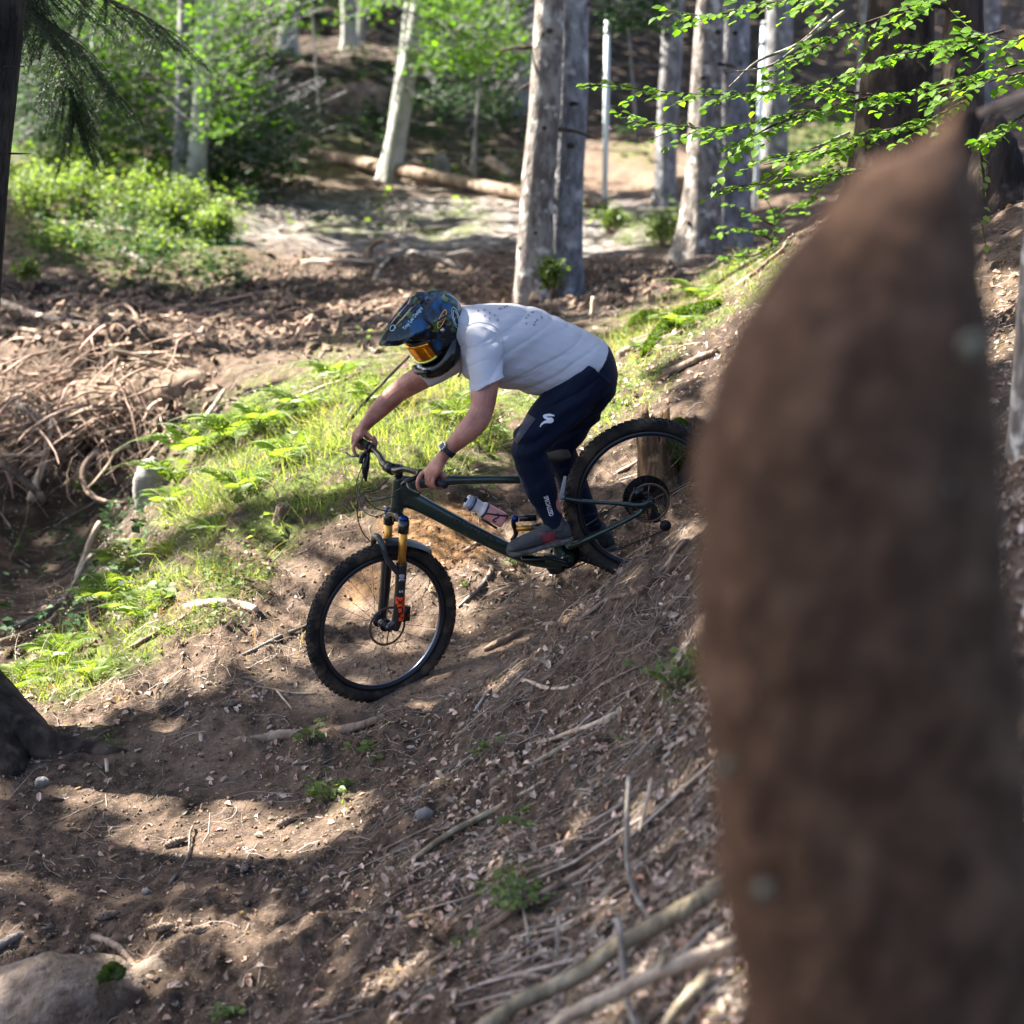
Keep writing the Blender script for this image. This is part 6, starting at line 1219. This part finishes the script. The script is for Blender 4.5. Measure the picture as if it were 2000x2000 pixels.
for i, (a_, b_, n_, s_, l_) in enumerate(((330, 1080, 80, .30, 'tall grass clump with seed heads on the gully edge'), (260, 1150, 60, .26, 'grass clump with seed heads below the tall one'), (110, 1250, 60, .25, 'grass clump with seed heads at lower left'), (40, 1320, 50, .22, 'grass clump at the left edge over the trail'), (900, 790, 70, .26, 'long arching grass clump under the rider\'s chest'), (780, 790, 60, .22, 'long grass under the rider\'s helmet'), (950, 880, 60, .2, 'arching grass behind the near forearm'), (640, 880, 60, .18, 'grass clump left of the far hand'), (1190, 760, 40, .16, 'small grass clump behind the rider\'s seat'), (1370, 1290, 50, .14, 'green grass tuft on the mound by the broken stump'), (330, 1240, 50, .16, 'grass in front of the thick sawn branch'), (700, 960, 60, .14, 'grass behind the brake lever'), (870, 920, 60, .16, 'grass above the top tube'), (1450, 480, 30, .2, 'pale tall grass stems by the thick pair of trunks'))): clump(a_, b_, n_, s_, l_, 500 + i)
# seedlings near the camera: every leaf its own piece
def leafmesh(i, m, fine=True):
    rg = np.random.default_rng(i); V_ = np.array(LEAF_V, float) * [1, 1, 1 + .6 * rg.random()]; a = Acc(); a.add(V_, LEAF_F3, .25 + .16 * i); me = a.mesh('leaf', True); me.materials.append(MATS[m]); return me
LB = [leafmesh(i, 'leaf_beech') for i in range(5)]; LHb = [leafmesh(i, 'leaf_herb') for i in range(5)]
def put_leaf(parent, me, o, X_, Z_, s, ws=1.0):
    X_ = nrm(X_); Y_ = nrm(np.cross(Z_, X_)); Z_ = np.cross(X_, Y_); f = link('leaf', me, parent); M_ = np.eye(4); M_[:3, 0], M_[:3, 1], M_[:3, 2], M_[:3, 3] = X_ * s, Y_ * s * ws, Z_ * s, o; f.matrix_local = Matrix(M_.tolist())
def seedling(px_, py_, n, size, spread, hgt, label, seed, ms=LHb):
    b = G(px_, py_); rg = np.random.default_rng(seed); o = thing('seedling', label, 'plant', b, 'seedlings in the litter'); st = Acc()
    for i in range(max(1, n // 4)):
        d = np.array([rg.normal(0, spread), rg.normal(0, spread), hgt * rg.uniform(.5, 1)]); st.both(tube([[0, 0, -.02], d * .5 + [0, 0, .01], d], [.0025, .002, .001], 5, 2))
        for j in range(4): t = rg.uniform(0, 6.28); put_leaf(o, ms[int(rg.integers(5))], d * rg.uniform(.55, 1.0), np.array([math.cos(t), math.sin(t), rg.uniform(-.2, .4)]), np.array([rg.normal(0, .3), rg.normal(0, .3) - .3, 1.]), size * rg.uniform(.7, 1.2), 1.0)
    st.build('stem', MATS['green_wood'], o)
for i, (a_, b_, n_, s_, sp_, h_, l_) in enumerate(((640, 1568, 70, .036, .075, .10, 'green seedling with lobed leaves below the front wheel'), (700, 1480, 28, .036, .07, .06, 'darker spreading seedling above the lobed one'), (600, 1450, 20, .034, .07, .05, 'faint green sprig beside the pale root on the trail'), (972, 1468, 16, .036, .05, .04, 'small dark green plant in the litter right of the wheel'), (1010, 1105, 16, .034, .04, .05, 'tiny bright plant on leaves under the crank'), (320, 1185, 24, .06, .07, .14, 'broad-leaved dark plant beside the thick sawn branch'), (1240, 690, 10, .05, .03, .12, 'pale upright seedling right of the rider\'s back'), (905, 1145, 10, .03, .04, .03, 'tiny sprig between wheel and frame'), (860, 1535, 6, .02, .02, .03, 'tiny green shoot among pale leaves'), (165, 975, 44, .07, .12, .18, 'bright leafy sprig in the dark gully'), (1020, 1610, 24, .045, .05, .03, 'pale green sprig on the litter slope'), (1010, 1755, 110, .034, .075, .035, 'bright green moss clump above the long brown branch'), (930, 1825, 50, .03, .05, .02, 'bright green moss clump at the lower end of the long branch'), (455, 1985, 34, .03, .03, .03, 'small green tuft at the bottom edge'), (1315, 1345, 70, .032, .07, .10, 'green leafy tuft on the mound'), (940, 960, 14, .04, .05, .06, 'leafy plant on top of the ochre cut bank'), (1215, 1445, 10, .02, .04, .03, 'small mossy shoot near the two crossing sticks'))): seedling(a_, b_, n_, s_, sp_, h_, l_, 600 + i)

# ------------------------------------------------------------------ beech boughs with single leaves
def bough(name, label, mains, seed, twl=(.14, .42), step=.046, ls=(.036, .056), group='beech boughs at upper right', twr=.004, thin=.22, ms=LB):
    rg = np.random.default_rng(seed); b = P(*mains[0][0]); o = thing(name, label, 'branch', b, group); wood = Acc(); LV = []
    for pts in mains:
        Q = np.array([P(*q) for q in pts]); K = catmull(Q, 10); L_ = np.concatenate([[0], np.cumsum(np.linalg.norm(np.diff(K, axis=0), axis=1))]); wood.both(tube(K - b, np.linspace(twr * 2.0, twr * .5, len(K)), 6, 1))
        s = .04; side = 1
        while s < L_[-1]:
            p = np.array([np.interp(s, L_, K[:, i]) for i in range(3)]); k = np.searchsorted(L_, s); tg = nrm(K[min(k, len(K) - 1)] - K[max(k - 2, 0)]); hz = nrm(np.cross(tg, [0, 0, 1])) * side
            d = nrm(tg * .75 + hz * rg.uniform(.5, 1.1) + [0, 0, rg.uniform(-.35, .20)]); ln = rg.uniform(*twl) * (1 - .45 * s / L_[-1]); n = int(ln / .026); bend = rg.normal(0, .25, 3); tp = np.array([p + d * ln * t + bend * ln * t * t * .5 + [0, 0, -.10 * ln * t * t] for t in np.linspace(0, 1, 6)]); wood.both(tube(tp - b, np.linspace(twr * .55, .0008, 6), 4, 1))
            for j in range(n + 1):
                t = (j + .6) / (n + 1); c = np.array([np.interp(t, np.linspace(0, 1, 6), tp[:, i]) for i in range(3)]); sd_ = nrm(np.cross(d, [0, 0, 1])) * (1 if j % 2 else -1)
                if rg.random() > thin: LV.append((c - b, nrm(d * .7 + sd_ * (0 if j == n else 1.0) + [0, 0, rg.uniform(-.35, .1)]), nrm(np.array([rg.normal(0, .35), rg.normal(0, .35) - .35, 1.0])), rg.uniform(*ls)))
            s += step * rg.uniform(.7, 1.4); side = -side
    wood.build('twig', MATS['dark_bark'], o); rg.shuffle(LV) if False else None
    for i, (c, X_, Z_, s) in enumerate(LV[:300]): put_leaf(o, ms[i % 5], c, X_, Z_, s, .95)
    if len(LV) > 300:
        O_ = np.array([q[0] for q in LV[300:]]); X_ = np.array([q[1] for q in LV[300:]]); Z_ = np.array([q[2] for q in LV[300:]]); Y_ = nrm(np.cross(Z_, X_)); Z_ = np.cross(X_, Y_); s_ = np.array([q[3] for q in LV[300:]])[:, None]
        q = batch(LEAF_V, LEAF_F3, O_, X_ * s_, Y_ * s_, Z_ * s_, rg.random(len(O_))); a = Acc(); a.add(*q[:2], q[2]); tag(a.build('small_foliage', MATS['leaf_beech'], o), kind='stuff')
    return len(LV)
nl = []
nl.append(bough('beech_bough', 'long horizontal bough of green leaves reaching left to the white pole', [[(2040, 110, 8.6), (1900, 150, 8.7), (1750, 185, 8.9), (1600, 175, 9.2), (1450, 185, 9.4), (1300, 180, 9.5), (1160, 160, 9.6)]], 1))
nl.append(bough('beech_bough', 'leafy bough hanging over the thick pair of trunks below the long one', [[(1700, 190, 9.1), (1600, 215, 9.2), (1500, 235, 9.3), (1400, 250, 9.3), (1240, 240, 9.4)], [(1560, 225, 9.2), (1500, 250, 9.2), (1440, 285, 9.2)]], 2, thin=.2))
nl.append(bough('beech_bough', 'topmost leafy bough across the upper right edge', [[(1900, -40, 9), (1760, 20, 9), (1650, 60, 9.1), (1560, 110, 9.1), (1500, 150, 9.2)], [(1700, -30, 9.2), (1600, -10, 9.2), (1480, 10, 9.3), (1390, 30, 9.3), (1300, 20, 9.4)]], 3, thin=.15))
nl.append(bough('beech_bough', 'leafy bough in front of the big brown trunk', [[(1960, 60, 8.8), (1850, 90, 8.8), (1740, 110, 8.9), (1640, 150, 9), (1560, 175, 9.1)], [(1900, 190, 8.8), (1800, 240, 8.8), (1700, 260, 8.9), (1600, 290, 9), (1500, 310, 9.1)]], 4, thin=.12))
nl.append(bough('beech_bough', 'flat sunlit spray of leaves just above the broken stump\'s shoulder', [[(1700, 330, 9.2), (1600, 345, 9.3), (1500, 355, 9.4), (1405, 370, 9.5)], [(1720, 270, 9.2), (1650, 290, 9.2), (1560, 310, 9.3)]], 5, thin=.2, ls=(.03, .048)))
nl.append(bough('beech_bough', 'darker leaves at the right edge above the root plate', [[(2060, 40, 8.5), (1980, 80, 8.6), (1900, 60, 8.7)], [(2060, 200, 8.5), (1990, 230, 8.6), (1940, 270, 8.6)], [(2060, 130, 8.4), (1960, 150, 8.5), (1880, 175, 8.5)]], 6, thin=.35, ls=(.04, .06)))
log([(1650, 20, 9.3), (1560, 90, 9.3), (1500, 130, 9.3), (1416, 142, 9.3)], [.009, .008, .006, .003], 'bare grey branch pointing left in front of the trunks, upper one', 'grey_wood', 'bare_branch', 'branch', 'bare branches at upper right', wob=.05)
log([(1620, 30, 9.4), (1560, 85, 9.4), (1480, 120, 9.4), (1424, 170, 9.4)], [.008, .007, .006, .004], 'bare grey branch forking downward in front of the trunks', 'grey_wood', 'bare_branch', 'branch', 'bare branches at upper right', wob=.05)
log([(1660, 258, 9.4), (1600, 285, 9.4), (1540, 310, 9.4), (1490, 322, 9.4)], [.007, .006, .005, .003], 'bare thin branch below the leaves, lowest of the bare ones', 'grey_wood', 'bare_branch', 'branch', 'bare branches at upper right', wob=.05)
log([(2060, 165, 4.5), (2000, 185, 4.5), (1950, 200, 4.5), (1905, 215, 4.5)], [.018, .015, .013, .010], 'blurred brown branch at the right edge above the broken stump', 'root_bark', 'bare_branch', 'branch', 'bare branches at upper right')
# young beech on the crest
rg = np.random.default_rng(44)
nl.append(bough('young_beech', 'young beech sapling with bright leaves left of the broken stump', [[(1492, 520, 12.4), (1508, 470, 12.4), (1512, 420, 12.4), (1490, 380, 12.4)], [(1508, 470, 12.4), (1470, 450, 12.3), (1410, 440, 12.3)], [(1512, 430, 12.4), (1550, 400, 12.4), (1590, 390, 12.4)], [(1505, 480, 12.4), (1470, 500, 12.3), (1410, 500, 12.2)], [(1510, 440, 12.4), (1460, 415, 12.4), (1430, 400, 12.4)]], 7, twl=(.12, .30), step=.06, thin=.25, ls=(.035, .055), group='young beeches'))
nl.append(bough('ivy_strand', 'ivy strand hanging down beside the dark root plate', [[(1915, 290, 9.8), (1922, 360, 9.8), (1918, 430, 9.8), (1925, 480, 9.8)]], 8, twl=(.03, .06), step=.05, thin=.2, ls=(.035, .05), group='ivy', ms=LHb))
print('leaves', nl)
# ------------------------------------------------------------------ bright thicket and hanging foliage in the background
def crown(name, label, zone, n, seed, m='leaf_beech', ls=(.05, .10), droop=.25, group='leafy crowns in the thicket', tr=None, dens=16, cat='tree'):
    """layered sprays of leaves in a pixel zone (x0,y0,x1,y1,Y0,Y1), each on a twig hung from the stem"""
    x0, y0, x1, y1, Y0, Y1 = zone; rg = np.random.default_rng(seed); b = P((x0 + x1) / 2, y1 + 20, (Y0 + Y1) / 2); o = thing(name, label, cat, b, group); wood = Acc(); O_, X_, vv = [], [], []
    top = P((x0 + x1) / 2 + rg.uniform(-30, 30), y0 - 200, (Y0 + Y1) / 2)
    wood.both(tube([[0, 0, -1.2], (top - b) * .4 + rg.normal(0, .1, 3), top - b], [.02, .012, .008], 8, 4))
    for k in range(n):
        c = P(rg.uniform(x0, x1), y0 + (y1 - y0) * rg.random() ** .9, rg.uniform(Y0, Y1)) - b
        t = rg.uniform(0, 6.28); d = nrm(np.array([math.cos(t), math.sin(t) * .7, -droop])); L_ = rg.uniform(.4, 1.1); wood.add(*tubes(np.array([[c - d * L_ * .9 + [0, 0, .12], c, c + d * L_ * .4]]), np.array([[.006, .004, .001]]), 3))
        m_ = int(rg.integers(dens // 2, dens)); u = rg.uniform(-.5, .5, m_)[:, None]; sdv = nrm(np.cross(d, [0, 0, 1])); O_.append(c + d * u * L_ + sdv * rg.normal(0, .13, (m_, 1)) + rg.normal(0, .03, (m_, 3))); X_.append(nrm(d + sdv * rg.choice([-1, 1], (m_, 1)) * .9 + rg.normal(0, .2, (m_, 3))))
        vv.append(np.clip(rg.random() * .5 + rg.random(m_) * .5, 0, 1))
    O_, X_, vv = np.vstack(O_), np.vstack(X_), np.concatenate(vv); Z_ = nrm(np.array([0, -.2, 1.]) + rg.normal(0, .35, O_.shape)); Y_ = nrm(np.cross(Z_, X_)); Z_ = np.cross(X_, Y_); s_ = rg.uniform(*ls, (len(O_), 1))
    q = batch(LOW_V, LOW_F3, O_, X_ * s_, Y_ * s_, Z_ * s_, vv); a = Acc(); a.add(*q[:2], q[2]); a.build('crown', MATS[m], o, smooth=False); wood.build('trunk', MATS['grey_bark'], o)
crown('beech_sapling', 'bright leafy beech at the far left of the thicket', (30, -40, 210, 300, 24.5, 28), 480, 1)
crown('beech_sapling', 'bright leafy beech in front of the thicket trunks', (170, -40, 400, 320, 24.8, 28), 560, 2)
crown('beech_sapling', 'leafy beech right of the thicket trunks reaching over the slope', (370, -40, 500, 260, 23, 27), 330, 3)
crown('beech_sapling', 'undergrowth beech below the short log, shade put into its leaf colour', (380, 190, 560, 330, 24, 27), 220, 4, m='leaf_dark')  # beech foliage in a darker leaf colour, standing in for shade
crown('beech_sapling', 'thin leafy twigs hanging before the far trunks', (480, -50, 760, 40, 26, 31), 80, 5)
crown('beech_sapling', 'leafy beech spray between the leaning beech and the spruces', (830, -50, 1010, 130, 24, 28), 330, 6)
crown('beech_sapling', 'low leaves left of the spruce trunks, shade put into their colour', (840, 80, 1010, 220, 25, 30), 130, 7, m='leaf_dark')  # dark leaf colour used in place of shade
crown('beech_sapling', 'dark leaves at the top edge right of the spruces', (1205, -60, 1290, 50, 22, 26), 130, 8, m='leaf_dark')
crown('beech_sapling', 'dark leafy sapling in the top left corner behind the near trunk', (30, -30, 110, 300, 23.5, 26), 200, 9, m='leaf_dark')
# dark spruce bough hanging in from the left trunk
def spruce_bough(parent, b0_, pts, seed, n=90, L0=.30):
    rg = np.random.default_rng(seed); K = catmull(np.array([P(*q) for q in pts]), 12) - b0_; wood = Acc(); wood.both(tube(K, np.linspace(.014, .004, len(K)), 6, 1)); nd = Acc()
    for i in range(n):
        t = rg.uniform(.05, 1); k = min(int(t * (len(K) - 1)), len(K) - 2); p = K[k]; tg = nrm(K[k + 1] - K[k]); sd_ = np.cross(tg, [0, 0, 1]) * rg.choice([-1, 1]); d = nrm(tg * .6 + sd_ * rg.uniform(.3, 1) + [0, 0, -.5]); L_ = L0 * rg.uniform(.5, 1.2); tw = np.array([p, p + d * L_ * .5, p + d * L_ + [0, 0, -.08]]); wood.both(tube(tw, [.003, .002, .001], 4, 2))
        m_ = 130; u = rg.random(m_)[:, None]; O_ = tw[0] * (1 - u) + tw[2] * u; X_ = nrm(d * .7 + rg.normal(0, .6, (m_, 3))); Y_ = nrm(np.cross(X_, rg.normal(0, 1, (m_, 3)))); q = batch(BLADE_V, BLADE_F3, O_, X_ * .022, Y_ * .0035, np.cross(X_, Y_) * .02, rg.random(m_)); nd.add(*q[:2], q[2])
    wood.build('bough', MATS['dark_bark'], parent); nd.build('needles', MATS['needle'], parent, smooth=False)
b0_ = P(-180, 1480, 8.6)
for i, pts in enumerate((((-40, -60, 9.0), (60, 20, 9.8), (150, 90, 10.6), (220, 190, 11.2)), ((-40, -100, 9.0), (100, -30, 10.2), (240, 10, 11.4), (330, 60, 12)), ((0, -90, 9.2), (90, 60, 10.2), (130, 160, 10.8), (150, 240, 11)))): spruce_bough(le, b0_, pts, 700 + i)

# ------------------------------------------------------------------ unseen crowns overhead, added for shade: sprays of foliage hang wherever the photograph's ground lies in shade, gaps where it is sunlit
LIT = [(740, 810, 330, 110, -14, 1), (480, 950, 240, 80, -15, 1), (400, 1110, 150, 75, -35, .95), (240, 1270, 210, 65, -30, .95), (220, 325, 280, 32, 8, 1), (760, 425, 560, 36, 0, 1), (1190, 440, 200, 50, 0, 1), (200, 735, 290, 105, 0, 1), (480, 690, 160, 40, 0, .95),
       (760, 620, 130, 40, 0, .7), (1340, 620, 150, 60, -30, .9), (1250, 740, 120, 90, 0, .75), (820, 1335, 180, 24, -12, 1), (480, 1350, 170, 45, 0, .9), (250, 1390, 150, 30, 0, .8), (560, 1560, 190, 42, -25, .9), (380, 1590, 130, 26, 25, .9), (1210, 325, 130, 50, 0, .95),
       (1150, 1180, 150, 60, -30, .5), (950, 1130, 160, 50, -20, .8), (860, 1030, 110, 60, 0, .9), (1020, 1620, 240, 80, -35, .44), (960, 1860, 320, 80, -30, .50), (1240, 1420, 130, 120, 0, .42), (500, 1800, 200, 60, 0, .3), (700, 110, 60, 25, 0, .6), (1640, 290, 150, 50, 0, .8), (1290, 850, 90, 90, 0, .7), (1700, 750, 200, 200, 0, .5), (600, 1100, 90, 40, 0, .9)]
e1 = nrm(np.cross(SUN, [0, 0, 1])); e2 = np.cross(e1, SUN)
CELL = .13
def st(V_): return V_ @ e1, V_ @ e2
vis_ = (np.abs(AA.ravel()) < .30) & (GY > 3) & (GY < 60); VG = np.stack([GX, GY, ZZf], -1)[vis_]; sx, sy = st(VG); smin, tmin = sx.min() - 7, sy.min() - 7; ns, nt_ = int((sx.max() - smin + 7) / CELL), int((sy.max() - tmin + 7) / CELL)
lit = np.full((ns, nt_), np.nan); ii, jj = ((sx - smin) / CELL).astype(int), ((sy - tmin) / CELL).astype(int); lv = blobs(PXg[vis_], PYg[vis_], LIT)
np.maximum.at(lit_ := np.full((ns, nt_), -1.0), (ii, jj), lv); lit = lit_
for _ in range(9):      # grow the known cells outwards a little
    p_ = np.pad(lit, 1, constant_values=-1); nb = np.maximum.reduce([p_[:-2, 1:-1], p_[2:, 1:-1], p_[1:-1, :-2], p_[1:-1, 2:]]); lit = np.where(lit < 0, np.where(nb >= 0, np.minimum(nb, .25), -1), lit)
for _ in range(2):
    p_ = np.pad(lit, 1, constant_values=-1); nb = np.maximum.reduce([p_[:-2, 1:-1], p_[2:, 1:-1], p_[1:-1, :-2], p_[1:-1, 2:]]); lit = np.where(nb > .5, np.maximum(lit, nb), lit)
closed = np.zeros_like(lit, bool)
def force(V_, val, rad=1):
    s_, t_ = st(np.asarray(V_)); i0, j0 = ((s_ - smin) / CELL).astype(int), ((t_ - tmin) / CELL).astype(int)
    for di in range(-rad, rad + 1):
        for dj in range(-rad, rad + 1): ci, cj = np.clip(i0 + di, 0, ns - 1), np.clip(j0 + dj, 0, nt_ - 1); lit[ci, cj] = val; closed[ci, cj] = val == 0
rg = np.random.default_rng(77)
def air(x0, y0, x1, y1, Y0, Y1, val, n=3000, rad=1): force([P(rg.uniform(x0, x1), rg.uniform(y0, y1), rg.uniform(Y0, Y1)) for _ in range(n)], val, rad)
air(60, -20, 480, 320, 23.5, 28, .62, 6000); air(30, 285, 450, 345, 19, 24, 1, 3000); air(1010, 20, 1130, 560, 16.9, 17.2, .8); air(1340, 100, 1470, 480, 18.8, 19.4, .75); air(730, 60, 820, 350, 27.9, 28.2, .9); air(1280, 100, 1330, 400, 24.9, 25.1, .9); air(1480, 60, 1530, 340, 29.9, 30.1, .8); air(800, -20, 1010, 130, 22, 27, .6); air(540, 0, 720, 120, 40, 42, .8, 1500)
air(1180, 130, 1900, 300, 8.7, 9.5, .85); air(1300, -30, 1900, 120, 8.8, 9.4, .85); air(1400, 330, 1700, 520, 9.2, 12.5, .9)
air(1178, 30, 1192, 275, 25.9, 26.1, 1.0, 800, 2); air(1474, 50, 1494, 335, 23.9, 24.1, 1.0, 800, 2)
air(1360, 190, 2000, 1990, 1.7, 2.2, 0, 6000, 3); air(-60, 0, 60, 900, 8.4, 8.9, 0)
RB = [toW(np.array([h_, v_, w_])) for h_ in np.linspace(-1.3, .1, 24) for v_ in (-.35, -.15, 0, .15, .35) for w_ in np.linspace(.85, 1.55, 16)]
force(np.array(RB).reshape(-1, 3), 0, 1)
force(np.array([toW(np.array([h_, v_, w_])) for h_ in np.linspace(-1.6, .45, 30) for v_ in (-.3, 0, .3) for w_ in np.linspace(-.4, .85, 18)]).reshape(-1, 3), .06, 0)
known = lit >= 0; I_, J_ = np.nonzero(known); q3 = (e1[None] * (smin + (I_ + .5) * CELL)[:, None] + e2[None] * (tmin + (J_ + .5) * CELL)[:, None]); nz3 = fbm(q3, 1.1, 4, 5); nz4 = fbm(q3, .35, 2, 8)
open_ = (lit[I_, J_] + nz3 * .55 > .52) | (nz3 + .25 * nz4 > .58 - .14 * (lit[I_, J_] > .2)); open_ &= ~closed[I_, J_]; keep = ~open_
I_, J_ = I_[keep], J_[keep]; OD, SA = 3.0, .055
cnt = rg.poisson(OD * CELL * CELL / SA * 1.7, len(I_)); I_, J_ = np.repeat(I_, cnt), np.repeat(J_, cnt); n = len(I_)
s_ = smin + (I_ + rg.random(n)) * CELL; t_ = tmin + (J_ + rg.random(n)) * CELL; Q_ = e1 * s_[:, None] + e2 * t_[:, None]; zc = rg.uniform(3.6, 8.5, n); C_ = Q_ + SUN * ((zc - Q_[:, 2]) / SUN[2])[:, None]
tp = np.array([[t[1][0], t[1][1]] for t in TREES]); own = np.argmin(((C_[:, None, :2] - tp[None]) ** 2).sum(-1), 1)
SPV, SPF = [], []
for k, (an, ln) in enumerate(((0, 1), (.9, .8), (-.9, .8))):
    c_, s0_ = math.cos(an), math.sin(an)
    for v in LOW_V: SPV.append(((v[0] * c_ - v[1] * s0_ * .8) * ln, (v[0] * s0_ + v[1] * c_ * .8) * ln, v[2] + .03 * k))
    SPF += [tuple(i + 4 * k for i in f) for f in LOW_F3]
for k, (o, b, C, r) in enumerate(TREES):
    m_ = own == k
    if not m_.any(): continue
    O_ = C_[m_] - b; N_ = nrm(np.array([0, 0, 1.]) * .6 + SUN * .6 + rg.normal(0, .35, O_.shape)); X_ = nrm(np.cross(N_, rg.normal(0, 1, O_.shape))); Y_ = np.cross(N_, X_); q = batch(SPV, SPF, O_, X_ * .25, Y_ * .25, N_ * .25, rg.random(len(O_)))
    a = Acc(); a.add(*q[:2], q[2]); a.build('crown', MATS['leaf_dark'], o, smooth=False)
    tips = O_[rg.choice(len(O_), min(len(O_), 26), replace=False)]; w_ = Acc()
    for tp_ in tips:
        kk = np.argmin(abs(C[:, 2] - tp_[2] * .8 - .5)); w_.both(tube([C[kk], (C[kk] + tp_) / 2 + [0, 0, .3], tp_], [.03, .02, .006], 5, 2))
    w_.build('limb', MATS['dark_bark'], o)
print('canopy sprays', n)

print('tris', sum((len(m_.loops) - 2 * len(m_.polygons)) for m_ in bpy.data.meshes))
